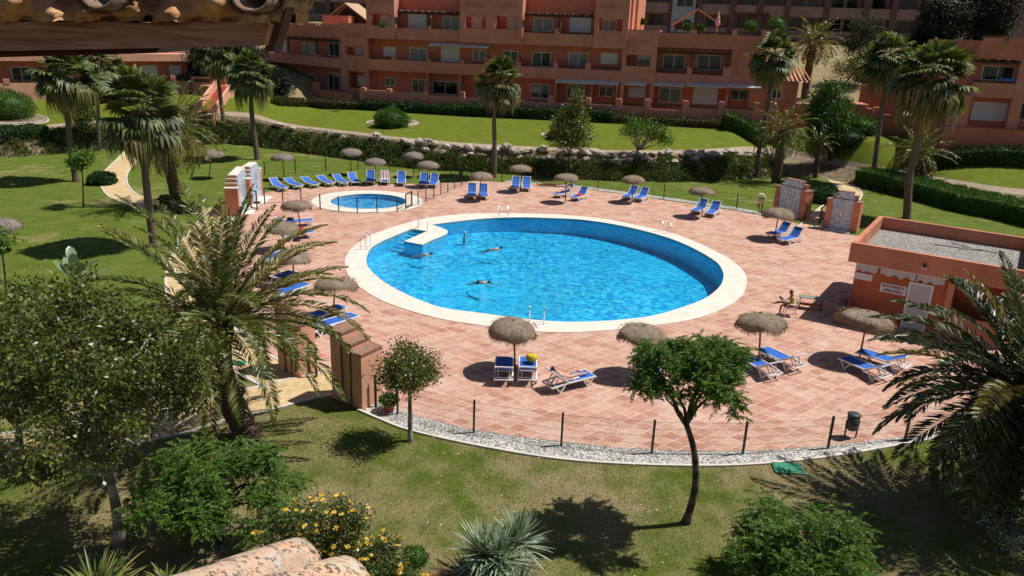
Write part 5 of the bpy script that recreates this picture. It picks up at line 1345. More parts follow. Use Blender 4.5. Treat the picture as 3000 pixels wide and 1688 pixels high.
r.part(m, 'roof', 'terr'); m = MB(); g.box(m, L_+.4, R_-.3, 0, .2, g.pt(1022, 72)[1], zL-.1); m.add([g.P(L_+.4, .1, zL-.1), g.P(R_-.3, .1, zL-.1), g.P(Mx_, .1, zM-.15)], [(0, 1, 2)]); r.part(m, 'back_wall', 'darkwood')
g = Plane(980, 55, 100, PSI); r = Bld('roof_store', g, 'plain pink rooftop box wall in sunlight at the left', 'rooftop store'); a0, z1_ = g.pt(944, 46); a1, z0_ = g.pt(1021, 67); m = MB(); g.box(m, a0, a1, 0, 1.6, z0_-.9, z1_); r.part(m, 'wall', 'salmon')
m = MB(); g.box(m, a0-.05, a1+.05, -.05, 1.65, z1_, z1_+.08); r.part(m, 'coping', 'salmon')
g = Plane(870, 40, 103, PSI); r = Bld('roof_canopy', g, 'pale flat canopy on thin posts on the left roof', 'canopy'); a0, z1_ = g.pt(848, 13); a1, _ = g.pt(894, 15); m = MB(); g.box(m, a0, a1, -.6, 2, z1_-.1, z1_+.12); r.part(m, 'canopy_roof', 'pinkgrey')
m = MB(); 
for q in (a0+.2, a1-.2): g.box(m, q-.05, q+.05, -.5, -.4, g.pt(870, 66)[1], z1_-.1)
r.part(m, 'posts', 'white')

# far left building
PF = Plane(300, 200, 84, radians(38)); fl = Bld('terraced_house', PF, 'sunlit low salmon building at the far left under the eave', 'building')
def pf(x, y, dn=0): return PF.pt(x, y, dn)
a0, a1 = pf(-500, 200)[0], pf(559, 200)[0]; zf0 = (pf(0, 182)[1]+pf(560, 177)[1])/2; zf1 = (pf(0, 160)[1]+pf(560, 155)[1])/2; zw = 3.0
m = MB(); PF.box(m, a0, a1, 1.2, 10, 1.5, zf1-.05); fl.part(m, 'wall', 'red_stucco')
m = MB(); PF.box(m, a0, pf(577, 165)[0], 0, 2.5, zf0, zf1); fl.part(m, 'roof_fascia', 'sunlit_stucco')
m = MB(); PF.box(m, pf(470, 140, 4)[0], pf(559, 140, 4)[0], 4, 8, zf1, pf(500, 131, 4)[1]); PF.box(m, pf(-400, 60, 5)[0], pf(470, 140, 5)[0], 5, 11, zf1, zf1+3.2); fl.part(m, 'upper_wall', 'sunlit_stucco')
for rc, k in (((31, 196, 96, 243), 'g'), ((408.6, 192, 463, 226), 's'), ((495.6, 192, 531, 219), 's'), ((262, 192, 290, 232), 'd'), ((342, 192, 369, 220), 's'), ((150, 194, 200, 238), 'g')): fl.window(rc, k, 1.2)
m = MB(); zz = (pf(0, 244, -1.2)[1]+pf(100, 244, -1.2)[1])/2; PF.box(m, a0, pf(577, 240)[0], -1.2, -.95, 2, zz); fl.part(m, 'terrace_wall', 'sunlit_stucco')
for x0, x1, yt in ((8, 27, 232), (320, 337, 226), (500, 514, 221), (560, 566, 222)): fl.pier(x0, x1, yt, zz-.02, -1.25, -.9, 'salmon')
for x0, x1, y in ((27, 112, 236), (280, 320, 231), (514, 560, 225)): fl.railing(x0, x1, y, .3, -1.1)
# outdoor stairs
def stairs():
    b0 = onground(600, 345); z0 = b0.z; top = A(664, 252, 84.5); n = 16
    r = empty('outdoor_stairs', b0); tag(r, 'salmon outdoor staircase with red steps between the two buildings', 'stairs')
    d = Vector((top.x-b0.x, top.y-b0.y, 0)); L = d.length; u = d/L; nn = Vector((-u.y, u.x, 0)); dz = (top.z-z0)/n; m = MB(); w = 1.5
    def blk(m, s0, s1, w0, w1, za, zb, zc=None):
        q = [u*s0+nn*w0, u*s1+nn*w0, u*s1+nn*w1, u*s0+nn*w1]; zc = zb if zc is None else zc
        vs = [v+Vector((0, 0, za)) for v in q]+[q[0]+Vector((0, 0, zb)), q[1]+Vector((0, 0, zc)), q[2]+Vector((0, 0, zc)), q[3]+Vector((0, 0, zb))]
        m.add(vs, [(3, 2, 1, 0), (4, 5, 6, 7), (0, 1, 5, 4), (1, 2, 6, 5), (2, 3, 7, 6), (3, 0, 4, 7)])
    for i in range(n): blk(m, L*i/n, L*(i+1)/n+.0, -w/2, w/2, -2, dz*(i+1))
    m.build('steps', 'red_stucco', r)
    m = MB()
    for sg in (-1, 1): blk(m, -.4, L+.4, sg*w/2, sg*(w/2+.28), -2, .75, dz*n+.9)
    m.build('side_wall', 'sunlit_stucco', r)
    m = MB(); blk(m, L+.4, L+5, -3, 3, -2, dz*n-.1); m.build('landing', 'tan_stucco', r)
stairs()
g = Plane(620, 230, 86.5, radians(5)); r = Bld('terrace_wall', g, 'short curved-top salmon wall beside the top of the stairs', 'wall'); a0, z1_ = g.pt(562, 225); a1, _ = g.pt(660, 226); m = MB(); g.box(m, a0, a1, 0, .25, 3, z1_); r.part(m, 'wall', 'salmon')
m = MB(); g.box(m, g.pt(568, 230)[0], g.pt(615, 230)[0], -.05, .0, z1_-.55, z1_-.2); r.part(m, 'opening', 'rail')
g = Plane(2480, 310, 76, radians(-8)); r = Bld('garden_terrace', g, 'low salmon retaining terrace left of the right building', 'terrace'); m = MB()
a0, z1_ = g.pt(2440, 322); a1, _ = g.pt(2510, 322); g.box(m, a0, a1, 0, .3, 1, z1_); b0_, z2_ = g.pt(2508, 305); b1_, _ = g.pt(2545, 305); g.box(m, b0_, b1_, -.1, 2.5, 1, z2_); c0_, z3_ = g.pt(2540, 332); c1_, _ = g.pt(2680, 336); g.box(m, c0_, c1_, -.6, -.3, 1, z3_); r.part(m, 'wall', 'orange_stucco')
m = MB(); 
for px, yt in ((2548, 318), (2570, 315)): q, z = g.pt(px, yt, -.6); g.box(m, q-.22, q+.22, -.7, -.2, 1, z)
r.part(m, 'piers', 'salmon'); m = MB(); g.box(m, a0-4, a0, 3, 3.1, 2, z1_+.2); r.part(m, 'back_wall', 'orange_stucco'); m = MB(); g.box(m, c0_, c1_, 3.5, 3.6, 2, z3_+2.5); r.part(m, 'rear_wall', 'orange_stucco')

# right building
PR = Plane(2870, 250, 67, radians(-8)); rb = Bld('apartment_building', PR, 'partly seen salmon apartment building at the right edge', 'apartment building')
def pr(x, y, dn=0): return PR.pt(x, y, dn)
a0, a1 = pr(2850, 250)[0], pr(2850, 250)[0]+16; zt_ = pr(2900, 107)[1]; zbt, zbb = pr(2920, 244)[1], pr(2920, 287)[1]; zpg = pr(2900, 180)[1]; zg = pr(2850, 384)[1]
m = MB(); PR.box(m, a0, a1, 1.4, 12, 1.5, zpg+.3); rb.part(m, 'wall', 'red_stucco')
m = MB(); PR.box(m, a0, a1, .02, .3, zpg+.2, zt_-.35); PR.box(m, a0, a1, .3, 1.4, zpg+.2, zpg+.35); PR.box(m, a0, a0+.2, .3, 12, zpg+.2, zt_-.35); PR.box(m, a0, a1, 1.4, 11.9, zpg+.3, zpg+.9); rb.part(m, 'wall', 'orange_stucco')
m = MB()
for i in range(8): PR.box(m, a0+.1+i*2, a0+1.7+i*2, .05, .25, zt_-.35, zt_-.12)
PR.box(m, a0, a1, .04, .26, zt_-.05, zt_); rb.part(m, 'roof_parapet', 'salmon')
m = MB(); PR.box(m, a0, a1, 0, .2, zbb, zbt); PR.box(m, a0, a1, .2, 1.4, zbb, zbb+.25); q = pr(2975, 250)[0]; PR.box(m, q, q+.9, -.04, .3, zg, zpg+.2); PR.box(m, pr(2956, 330)[0], pr(2982, 330)[0], -.03, .3, zg, zbb); PR.box(m, a0-1.6, a0, -.5, .0, zg-.3, zbb+.1); rb.part(m, 'balcony_parapet', 'tan_stucco')
m = MB(); PR.box(m, a0-2, a1, -1.2, 1.4, 1, zg+.35); rb.part(m, 'plinth', 'red_stucco')
for rc, k in (((2881, 191.5, 2964.6, 238), 'g'), ((2852, 298, 2941, 356), 's'), ((2990, 300, 3060, 356), 'd')): rb.window(rc, k, 1.4)
rb.railing(2853, 2975, 236, .3)
rb.pergola(2844, 2992, 180, nb=5)
m = MB(); q0, z = pr(2930, 234, -.08); q1, _ = pr(2972, 234, -.08); PR.box(m, q0, q1, -.12, -.03, z-.1, z+.12); rb.part(m, 'hanging_towel', 'blue')

hw = []
for q in (-4, 2, 8, 15): w_ = PR.P(a0+q, -3.0, 0); hw.append(Vector((w_.x, w_.y, ground(w_.x, w_.y)-.05)))
hedge(None, 1.2, 1.5, 'hedge', 'dark hedge under the right apartment building', 130, .2, 7, world=hw)
# tall block behind
PB = Plane(1900, 60, 132, radians(-10)); tb = Bld('tall_block', PB, 'long tall pinkish-grey block with dark window bays behind everything', 'apartment block')
def pb(x, y, dn=0): return PB.pt(x, y, dn)
fz = [pb(2400, 121)[1]]; fh = (pb(2400, 52)[1]-pb(2400, 121)[1])
a0, a1 = pb(740, 60)[0], pb(2735, 60)[0]; zbase = fz[0]-fh*3; ztop = fz[0]+fh*4
m = MB(); PB.box(m, a0, a1, 1.6, 14, 2, ztop); tb.part(m, 'wall', 'dkcol')
xs = [760, 842, 955, 1075, 1190, 1300, 1410, 1520, 1630, 1740, 1868, 1957, 2037, 2133, 2214, 2293, 2407, 2523, 2605, 2700]
m = MB()
for i, x in enumerate(xs):
    q = pb(x, 60)[0]; PB.box(m, q, q+.9, -.15, 1.6, 2, ztop)
tb.part(m, 'columns', 'dkcol')
for k in range(-3, 4):
    z = fz[0]+fh*k; m = MB()
    for x, x2 in zip(xs, xs[1:]):
        if x == 1957: continue
        q, q2 = pb(x, 60)[0]+.9, pb(x2, 60)[0]; PB.box(m, q, q2, 0, .25, z, z+fh*.44); PB.box(m, q, q2, .25, 1.6, z, z+.2)
        if k in (-1, 0, 1): tb.part(m, 'balcony', 'pinkgrey'); m = MB()
    if m.v: tag(tb.part(m, 'balconies', 'pinkgrey'), kind='stuff')
    m = MB()
    for x, x2 in zip(xs, xs[1:]):
        q, q2 = pb(x, 60)[0]+.9, pb(x2, 60)[0]
        PB.box(m, q, q2, 1.35, 1.58, z+.2, z+fh)
        for f0, f1 in ((.14, .44), (.56, .86)) if (q2-q) > 4.6 else ((.22, .78),):
            if k >= -2 and x > 830 and x != 1957:
                mm = MB(); PB.box(mm, q+(q2-q)*f0, q+(q2-q)*f1, 1.22, 1.345, z+fh*.44, z+fh*.92); tb.part(mm, 'window', 'darkglass')
    tb.part(m, 'bay_wall', 'pinkgrey')
m = MB(); q, q2 = pb(1966, 60)[0], pb(2034, 60)[0]; PB.box(m, q, q2, -.4, 1.7, 2, ztop); tb.part(m, 'stair_tower', 'bluegrey')
for k in range(-1, 3):
    for f0, f1 in ((.2, .5), (.55, .85)):
        mm = MB(); z = fz[0]+fh*k+fh*.3; PB.box(mm, q+(q2-q)*f0, q+(q2-q)*f1, -.46, -.38, z, z+fh*.42); tb.part(mm, 'window', 'darkglass')
g = Plane(2950, 40, 118, radians(-20)); r = Bld('far_building', g, 'pale edge of a building above the right building roof', 'building'); a0 = g.pt(2925, 40)[0]; m = MB(); g.box(m, a0, a0+22, 0, 10, 2, 22); r.part(m, 'wall', 'pinkgrey')
m = MB(); g.box(m, a0+4.5, a0+12, -.2, .1, 6, 20); r.part(m, 'bay', 'dkcol')
# ------------------------------------------------------------------ loungers
def lounger_parts(ang):
    """local x runs from foot (-.95) to head (+.95); returns dict name -> MB"""
    sh = .34; hx = .22; a = radians(ang); bl = .74; W2 = .33; d = {}
    fr = MB()
    for s in (-1, 1):
        y = s*(W2-.02)
        fr.bar((-.95, y, sh-.01), (hx, y, sh-.01), .045, .06); fr.bar((hx, y, sh-.01), (.93, y, sh-.07), .045, .055)
        fr.bar((-.95, y, sh), (-1.0, y*.92, sh-.05), .045, .05)
        e = (hx+bl*cos(a), y*.96, sh+bl*sin(a)); fr.bar((hx, y, sh+.01), e, .04, .05)
        fr.ball((e[0], e[1], e[2]), .04, 6, 4)
    for x, z in ((-.97, sh-.03), (-.35, sh-.05), (.93, sh-.07), (hx, sh-.04)): fr.bar((x, -W2+.02, z), (x, W2-.02, z), .05, .045)
    fr.bar((hx+bl*cos(a), -W2*.9, sh+bl*sin(a)), (hx+bl*cos(a), W2*.9, sh+bl*sin(a)), .045, .045)
    d['frame'] = (fr, 'white')
    se = MB(); n = 8
    for i in range(n):
        x0 = -.94+(hx+.94)*i/n; x1 = -.94+(hx+.94)*(i+1)/n; z0 = sh+.01-.025*sin(pi*i/n); z1 = sh+.01-.025*sin(pi*(i+1)/n); w = W2-.04
        se.add([(x0, -w, z0), (x1, -w, z1), (x1, w, z1), (x0, w, z0), (x0, -w, z0-.012), (x1, -w, z1-.012), (x1, w, z1-.012), (x0, w, z0-.012)], [(0, 1, 2, 3), (7, 6, 5, 4), (0, 4, 5, 1), (2, 6, 7, 3)])
    d['seat'] = (se, 'blue')
    bk = MB(); n = 6
    for i in range(n):
        t0, t1 = i/n, (i+1)/n; q = []
        for t in (t0, t1):
            w = (W2-.05)*(1 if t < .85 else 1-.25*((t-.85)/.15)); x = hx+.02+bl*t*cos(a)+.02*sin(pi*t)*sin(a); z = sh+.02+bl*t*sin(a)-.02*sin(pi*t); q.append((x, z, w))
        (x0, z0, w0), (x1, z1, w1) = q; dx, dz = .012*sin(a), -.012*cos(a)
        bk.add([(x0, -w0, z0), (x1, -w1, z1), (x1, w1, z1), (x0, w0, z0), (x0+dx, -w0, z0+dz), (x1+dx, -w1, z1+dz), (x1+dx, w1, z1+dz), (x0+dx, w0, z0+dz)], [(0, 1, 2, 3), (7, 6, 5, 4), (0, 4, 5, 1), (2, 6, 7, 3), (1, 5, 6, 2)])
    d['backrest'] = (bk, 'blue')
    legs = []
    for x in (-.62, .58):
        for s in (-1, 1):
            L = MB(); y = s*(W2-.01); g = (x+(.0 if x < 0 else .0), y*1.02, .02)
            L.bar((x-.2, y, sh-.03), g, .05, .045); L.bar((x+.2, y, sh-.05), g, .05, .045); L.box(g[0]-.04, g[0]+.04, g[1]-.025, g[1]+.025, 0, .045); legs.append(L)
    d['legs'] = legs
    if ang > 8:
        sp = MB(); t = .62
        for s in (-1, 1): sp.bar((hx+bl*t*cos(a), s*.2, sh+bl*t*sin(a)-.02), (hx+bl*t*cos(a)+.16, s*.2, sh-.05), .03, .03)
        sp.bar((hx+bl*t*cos(a)+.16, -.3, sh-.05), (hx+bl*t*cos(a)+.16, .3, sh-.05), .03)
        d['back_support'] = (sp, 'white')
    return d
LP = {}
def lounger(head, foot, ang, label, wide=1.0):
    hd = G(*head); ft = G(*foot); c = (hd+ft)/2; d = hd-ft; rz = atan2(d.y, d.x)
    if ang not in LP:
        D_ = lounger_parts(ang); r = empty('sun_lounger'); 
        for k, v in D_.items():
            if k == 'legs':
                for L in v: L.build('leg', 'white', r)
            else: v[0].build(k, v[1], r, bevel=.006 if k == 'frame' else 0)
        LP[ang] = r
    else: r = copy_tree(LP[ang])
    r.location = (c.x, c.y, .012); r.rotation_euler = (0, 0, rz); r.scale = (.98, 1.02, .98)
    tag(r, label, 'sun lounger', 'blue sun loungers around the pools'); return r
LO = [
 ((783, 545), (850, 568), 35, 'blue lounger nearest the left shower wall, first of the slanting row'),
 ((828, 540), (894, 561), 20, 'second blue lounger from the left shower wall in the slanting row'),
 ((880, 537), (938, 556), 20, 'third blue lounger of the slanting row behind the paddling pool'),
 ((927, 533), (982, 552), 20, 'fourth blue lounger of the slanting row behind the paddling pool'),
 ((976, 531), (1020, 551), 25, 'fifth blue lounger of the slanting row, left of the half-turned one'),
 ((1024, 529), (1050, 550), 35, 'half-turned blue lounger just left of the first one facing the paddling pool'),
 ((1088, 526), (1085, 549), 55, 'empty blue lounger facing the paddling pool, right by a sunshade pole'),
 ((1128, 527), (1128, 549), 55, 'blue lounger covered with white and red towels'),
 ((1177, 530), (1175, 552), 55, 'sunlit blue lounger standing alone right of the towel-covered one'),
 ((1246, 535), (1236, 555), 50, 'blue lounger left of the pole at the paddling pool fence corner'),
 ((1278, 536), (1262, 557), 50, 'shaded dark-looking lounger at the paddling pool fence corner'),
 ((1384, 566), (1379, 591), 55, 'left lounger of the pair right of the wire fence end'),
 ((1414, 568), (1418, 592), 55, 'right lounger of the pair right of the wire fence end'),
 ((1513, 545), (1506, 566), 50, 'left lounger of the pair beside the lone fan palm'),
 ((1542, 545), (1541, 568), 50, 'right lounger of the pair beside the lone fan palm'),
 ((1682, 572), (1622, 581), 50, 'lounger with a reading guest under the far middle sunshade'),
 ((1722, 577), (1672, 593), 45, 'lounger with a red towel under the far middle sunshade'),
 ((1870, 573), (1822, 592), 48, 'farther lounger of the pair by the gravel strip, third from the right ring'),
 ((1900, 578), (1856, 597), 48, 'nearer lounger of the pair by the gravel strip, third from the right ring'),
 ((2074, 612), (2022, 636), 50, 'left lounger of the pair nearest the life ring'),
 ((2109, 618), (2064, 645), 50, 'right lounger of the pair nearest the life ring'),
 ((2325, 686), (2236, 704), 50, 'farther lounger of the pair in front of the right shower walls'),
 ((2362, 700), (2268, 722), 50, 'nearer lounger of the pair in front of the right shower walls'),
 ((2270, 1118), (2172, 1062), 32, 'nearer dark-shaded lounger of the right near pair beside the tree'),
 ((2340, 1095), (2232, 1044), 32, 'farther lounger of the right near pair beside the tree'),
 ((2588, 1122), (2474, 1072), 30, 'nearer lounger under the greyest wide sunshade by the kiosk'),
 ((2650, 1092), (2520, 1052), 30, 'farther lounger under the greyest wide sunshade by the kiosk'),
 ((1474, 1138), (1478, 1068), 32, 'empty lounger seen from behind left of the near centre pole'),
 ((1544, 1138), (1546, 1068), 32, 'lounger seen from behind with a yellow bag on it'),
 ((1600, 1150), (1728, 1118), 38, 'lounger with a sunbathing woman near the centre'),
 ((1895, 1152), (1915, 1080), 30, 'lounger half hidden behind the forked tree'),
 ((835, 666), (908, 660), 0, 'flat lounger poking out behind two left sunshades'),
 ((835, 706), (910, 694), 0, 'lounger with a red bag, left side of the pool'),
 ((772, 778), (842, 752), 0, 'shaded dark lounger beneath the second left sunshade'),
 ((786, 842), (852, 818), 25, 'lounger beside the long-haired woman, behind palm fronds'),
 ((818, 878), (892, 852), 0, 'lounger just below the long-haired woman behind palm fronds'),
 ((918, 948), (992, 922), 0, 'shaded lounger of the pair above the entrance walls'),
 ((950, 972), (1024, 948), 0, 'sunlit lounger of the pair above the entrance walls'),
 ((862, 1012), (918, 985), 0, 'lounger nearly hidden behind the left entrance wall'),
]
for a, b_, g_, lb in LO: lounger(a, b_, g_, lb)
for r in LP.values(): pass

# ------------------------------------------------------------------ straw sunshades
def shade_meshes(seed, droop, skirt):
    rn = random.Random(seed); n = 44; rings = 9; Rr = .86; m = MB(); vs = []; ph = [rn.uniform(0, 6.3) for _ in range(4)]
    def edge(t): return .035*sin(3*t+ph[0])+.05*sin(2*t+ph[1])+.03*sin(5*t+ph[2])
    prof = []
    for i in range(rings+1):
        q = i/rings
        for k in range(n):
            t = 2*pi*k/n; rr = Rr*(sin(q*pi/2)**.95)*(1+edge(t)*q*.8); z = -droop*(q**2.1)-.035*q+edge(t)*q*q*.8+rn.uniform(-.008, .008)
            if i == 0: z += .05
            vs.append((rr*cos(t), rr*sin(t), z))
    # wavy hanging skirt
    for q in (.5, 1.0):
        for k in range(n):
            t = 2*pi*k/n; a = vs[rings*n+k]; d = skirt*(.55+.45*sin(2*t+ph[3])+.25*sin(5*t+ph[1])); d = max(d, .03)
            vs.append((a[0]*(1+.02*q), a[1]*(1+.02*q), a[2]-d*q))
    R2 = rings+2; fs = []
    for i in range(R2):
        for k in range(n):
            k2 = (k+1) % n; fs.append((i*n+k, (i+1)*n+k, (i+1)*n+k2, i*n+k2))
    m.add(vs, fs); m.ball((0, 0, .03), .07, 7, 5, (1, 1, .8), .2, rn)
    # underside
    und = []; o = len(m.v)
    for k in range(n): und.append((vs[(rings)*n+k][0]*.97, vs[(rings)*n+k][1]*.97, vs[rings*n+k][2]-.02))
    m.add(und+[(0, 0, -.1)], [(n, (k+1) % n, k) for k in range(n)])
    rng = np.random.default_rng(seed); K = 1000; P = []; Dd = []
    last = np.array(vs[(R2)*n:(R2+1)*n])
    for i in range(K):
        k = rng.integers(n); f = rng.random(); p = last[k]*(1-f)+last[(k+1) % n]*f; p = p+np.array([0, 0, rng.uniform(0, .09)]); P.append(p*np.array([1, 1, 1])+rng.normal(size=3)*.012); Dd.append([p[0]*.12+rng.normal()*.25, p[1]*.12+rng.normal()*.25, -1])
    V1 = leaves(np.array(P), np.array(Dd), rng.uniform(.05, .05+skirt*.9+.04, K), .012, rng)
    # loose reeds on top
    K = 350; th = rng.uniform(0, 6.28, K); q = rng.uniform(.1, .98, K); rr = Rr*np.sin(q*pi/2)**.95
    P = np.stack([rr*np.cos(th), rr*np.sin(th), -droop*q**2.1-.02*q+.012], 1); Dd = np.stack([np.cos(th), np.sin(th), -q*droop*1.5], 1)+rng.normal(size=(K, 3))*.25
    V2 = leaves(P, Dd, rng.uniform(.08, .2, K), .014, rng)
    return m, join([V1, V2])
SH = {}
def sunshade(apex, base, kind, label, sc=1.0, tilt=(0, 0), rz=None):
    b = G(*base); z = A(*apex, b.y).z; top = A(*apex, b.y)-b
    r = empty('straw_sunshade', b); tag(r, label, 'sunshade', 'straw sunshades around the pools')
    MB().tube([(0, 0, 0), (top.x*.5, top.y*.5, top.z*.5), tuple(top-Vector((0, 0, .06)))], [.038, .034, .03], 8).build('pole', 'wood', r, True)
    if kind not in SH:
        m, fr = shade_meshes(kind*7+1, (.32, .40, .34, .2)[kind % 4], (.06, .03, .14, .16)[kind % 4])
        a = m.build('canopy', 'straw_grey' if kind == 5 else 'straw', r, True); f = npmesh('fringe', *fr, 'fringe', r); SH[kind] = (a.data, f.data); obs = [a, f]
    else:
        obs = []
        for nm, me in zip(('canopy', 'fringe'), SH[kind]):
            o = bpy.data.objects.new(nm, me); COL.objects.link(o); o.parent = r; obs.append(o)
    q = R.uniform(0, 6.3) if rz is None else rz
    for o in obs: o.location = top-Vector((0, 0, .05)); o.scale = (sc, sc, sc); o.rotation_euler = (tilt[0], tilt[1], q)
    return r
SU = [
 ((1505, 937), (1509, 1088), 2, 'sunshade with a ragged wavy skirt at the near centre, blue loungers below it', 1.0, (.05, .02), 1.0),
 ((1888, 953), (1905, 1102), 2, 'near sunshade half hidden by the forked tree', 1.0, (.02, -.1), 3.0),
 ((2230, 916), (2224, 1050), 4, 'near sunshade right of the forked tree, tilted', 1.08, (.02, .14), 2.0),
 ((2545, 912), (2517, 1056), 3, 'widest greyish sunshade with a long skirt in front of the kiosk', 1.16, (.0, .13), .5),
 ((2285, 608), (2268, 701), 1, 'smooth cone sunshade in front of the right shower walls', 1.12, (0, .03), .2),
 ((2060, 547), (2056, 637), 0, 'sunshade over the lounger pair nearest the life ring', 1.0, (0, .05), .7),
 ((1857, 513), (1851, 594), 1, 'sunshade over the pair in front of the bare-limbed tree', .95, (0, 0), 1.5),
 ((1661, 508), (1656, 594), 0, 'sunshade over the reading guest at the far side', .97, (0, 0), 2.5),
 ((1526, 482), (1526, 563), 0, 'far sunshade right beside the lone fan palm', .96, (0, 0), 3.3),
 ((1411, 503), (1403, 588), 1, 'far sunshade left of the lone fan palm', .98, (0, .0), 4.1),
 ((1254, 471), (1253, 549), 5, 'grey sunshade at the paddling pool fence corner', .93, (0, 0), 5.0),
 ((1212, 444), (1212, 519.5), 5, 'grey sunshade on the far lawn, right of the centre row', .93, (0, 0), .8),
 ((1099, 462), (1101, 541), 5, 'grey sunshade beside the towel-covered lounger', .92, (0, .02), 1.9),
 ((1027, 434), (1029, 513), 5, 'grey sunshade on the lawn behind the slanting row', .96, (0, 0), 2.6),
 ((827, 448), (833, 527), 5, 'grey sunshade on the lawn left of the slanting row', .98, (0, .02), 3.4),
 ((622, 438), (612, 522), 5, 'grey sunshade glimpsed through the thick date palm fronds', .98, (0, 0), 4.6),
 ((868, 586), (882, 676), 2, 'brown shaggy sunshade left of the pool, the farthest of four', .98, (0, -.06), 4.9),
 ((824, 649), (832, 734), 1, 'second brown sunshade on the left of the pool, smooth topped', 1.0, (0, -.02), .1),
 ((855, 731), (862, 824), 1, 'third brown sunshade on the left of the pool', 1.02, (.02, .02), 1.1),
 ((982, 814), (976, 930), 3, 'fourth brown sunshade left of the pool, beside the rim', 1.0, (0, .08), 2.2),
 ((-8, 638), (-22, 735), 5, 'dark grey sunshade cut by the left picture edge', 1.15, (0, 0), 2.2),
]
for a, b_, k, lb, s, t_, q in SU:
    if k == 4: k = 6
    sunshade(a, b_, k, lb, s, t_, q)

# ------------------------------------------------------------------ stepped walls
def stepped_wall(c0, c1, th, steps, label, tile=None, coping='coping', grooves=True, mat='orange_stucco', side=1, trayw=.7):
    """c0->c1 ground line of the visible long face; steps = [(s0, s1, height)]"""
    r = empty('stepped_wall', c0); tag(r, label, 'wall'); d = c1-c0; L = d.length; u = d/L; n = Vector((-u.y, u.x, 0))*side
    def bx(m, s0, s1, n0, n1, z0, z1):
        q = [u*s0+n*n0, u*s1+n*n0, u*s1+n*n1, u*s0+n*n1]
        if side < 0: q = q[::-1]
        m.add([v+Vector((0, 0, z0)) for v in q]+[v+Vector((0, 0, z1)) for v in q], [(3, 2, 1, 0), (4, 5, 6, 7), (0, 1, 5, 4), (1, 2, 6, 5), (2, 3, 7, 6), (3, 0, 4, 7)])
    m = MB(); cp = MB()
    for i, (s0, s1, h, n0, n1) in enumerate(steps):
        bx(m, s0, s1, n0, n1, 0, h); bx(cp, s0-.03, s1+.03, n0-.03, n1+.03, h, h+.06)
    m.build('wall', mat, r, bevel=.01); cp.build('coping', coping, r)
    if tile:
        m = MB()
        for (s0, s1, z0, z1, n0, n1) in tile: bx(m, s0, s1, n0, n1, z0, z1)
        m.build('tiled_panel', 'mosaic', r)
        t = tile[0]; m = MB(); bx(m, t[0]-.1, t[1]+.1, t[4]-trayw, t[4], 0, .05); m.build('shower_tray', 'rim', r)
        m = MB(); s = (t[0]+t[1])/2; p = u*s+n*(t[4]-.06); m.tube([p+Vector((0, 0, .9)), p+Vector((0, 0, 2.05)), p-n*.25+Vector((0, 0, 2.1))], .02, 6); m.tube([p-n*.25+Vector((0, 0, 2.1)), p-n*.25+Vector((0, 0, 2.04))], [.02, .07], 8); m.build('shower_head', 'steel', r)
        m = MB(); m.bar(p+Vector((0, 0, 1.05))-u*.06, p+Vector((0, 0, 1.05))+u*.06, .05); m.build('tap', 'steel', r)
    return r
# right pair, faces turned to the pool
c0, c1 = G(2410, 668), G(2508, 684); L = (c1-c0).length
stepped_wall(c0, c1, .5, [(0, .34, 1.95, 0, .5), (L-.45, L, 1.95, 0, .75), (.34, L-.45, 2.05, .2, .5), (.45, L-.28, 2.3, .25, .56), (.6, L-.6, 2.5, .24, .60)], 'stepped blue-tiled shower wall right of the sandy path gate',
             tile=[(.34, L-.45, .0, 2.05, .12, .2), (.45, L-.45, 2.05, 2.28, .17, .25), (.6, L-.6, 2.28, 2.5, .16, .24)])
c0, c1 = G(2256, 642), G(2352, 664); c0 = G(2262, 622); c1 = G(2350, 646); L = (c1-c0).length
stepped_wall(c0, c1, .5, [(0, .3, 1.9, 0, .5), (L-.45, L, 1.95, 0, .75), (.3, L-.45, 2.05, .2, .5), (.45, L-.28, 2.3, .25, .56), (.6, L-.6, 2.5, .24, .60)], 'stepped blue-tiled shower wall left of the sandy path gate',
             tile=[(.3, L-.45, .0, 2.05, .12, .2), (.45, L-.45, 2.05, 2.28, .17, .25), (.6, L-.6, 2.28, 2.5, .16, .24)])
# left pair, seen end-on
def left_wall(near, far, label, th=.8):
    c0, c1 = G(*near), G(*far); L = (c1-c0).length
    return stepped_wall(c0, c1, th, [(0, .4, 1.75, 0, th), (L-.35, L, 1.95, 0, th*.8), (.4, L-.35, 2.0, .1, th), (.5, L-.5, 2.25, .12, th-.1), (.65, L-.7, 2.45, .14, th-.2)], label,
             tile=[(.4, L-.35, 0, 2.0, .02, .1), (.5, L-.5, 2.0, 2.24, .04, .12), (.65, L-.7, 2.24, 2.45, .06, .14)], coping='rim', trayw=.75)
left_wall((702, 634), (734, 590), 'stepped shower wall nearest the pool seen end-on at the left')
left_wall((737, 602), (772, 574), 'stepped shower wall behind the other one at the left of the paddling pool')
# entrance walls
def ent(c0, c1, th, label, side):
    L = (c1-c0).length; st_ = [(0, L*.33, 1.92, 0, th), (L*.33, L*.62, 2.15, .04, th-.04), (L*.62, L, 2.45, .02, th-.06)]
    r = stepped_wall(c0, c1, th, st_, label, side=side, mat='sunlit_stucco'); u = (c1-c0)/L; n = Vector((-u.y, u.x, 0))*side; m = MB()
    for s, h in ((L*.33, 2.1), (L*.62, 2.4)): m.bar(u*s-n*.012+Vector((0, 0, .05)), u*s-n*.012+Vector((0, 0, h)), .035, .03, up=n)
    m.build('joint_groove', 'black', r); return r
ent(G(1062, 1203), G(973, 1168), .95, 'near stepped entrance wall with brown coping beside the round-headed tree', -1)
ent(G(878, 1108), G(815, 1083), .8, 'far stepped entrance wall behind the hanging palm frond', -1)
for p, q, h, lb in ((G(908, 1097), G(915, 1095), 1.25, 'x'),):
    pass
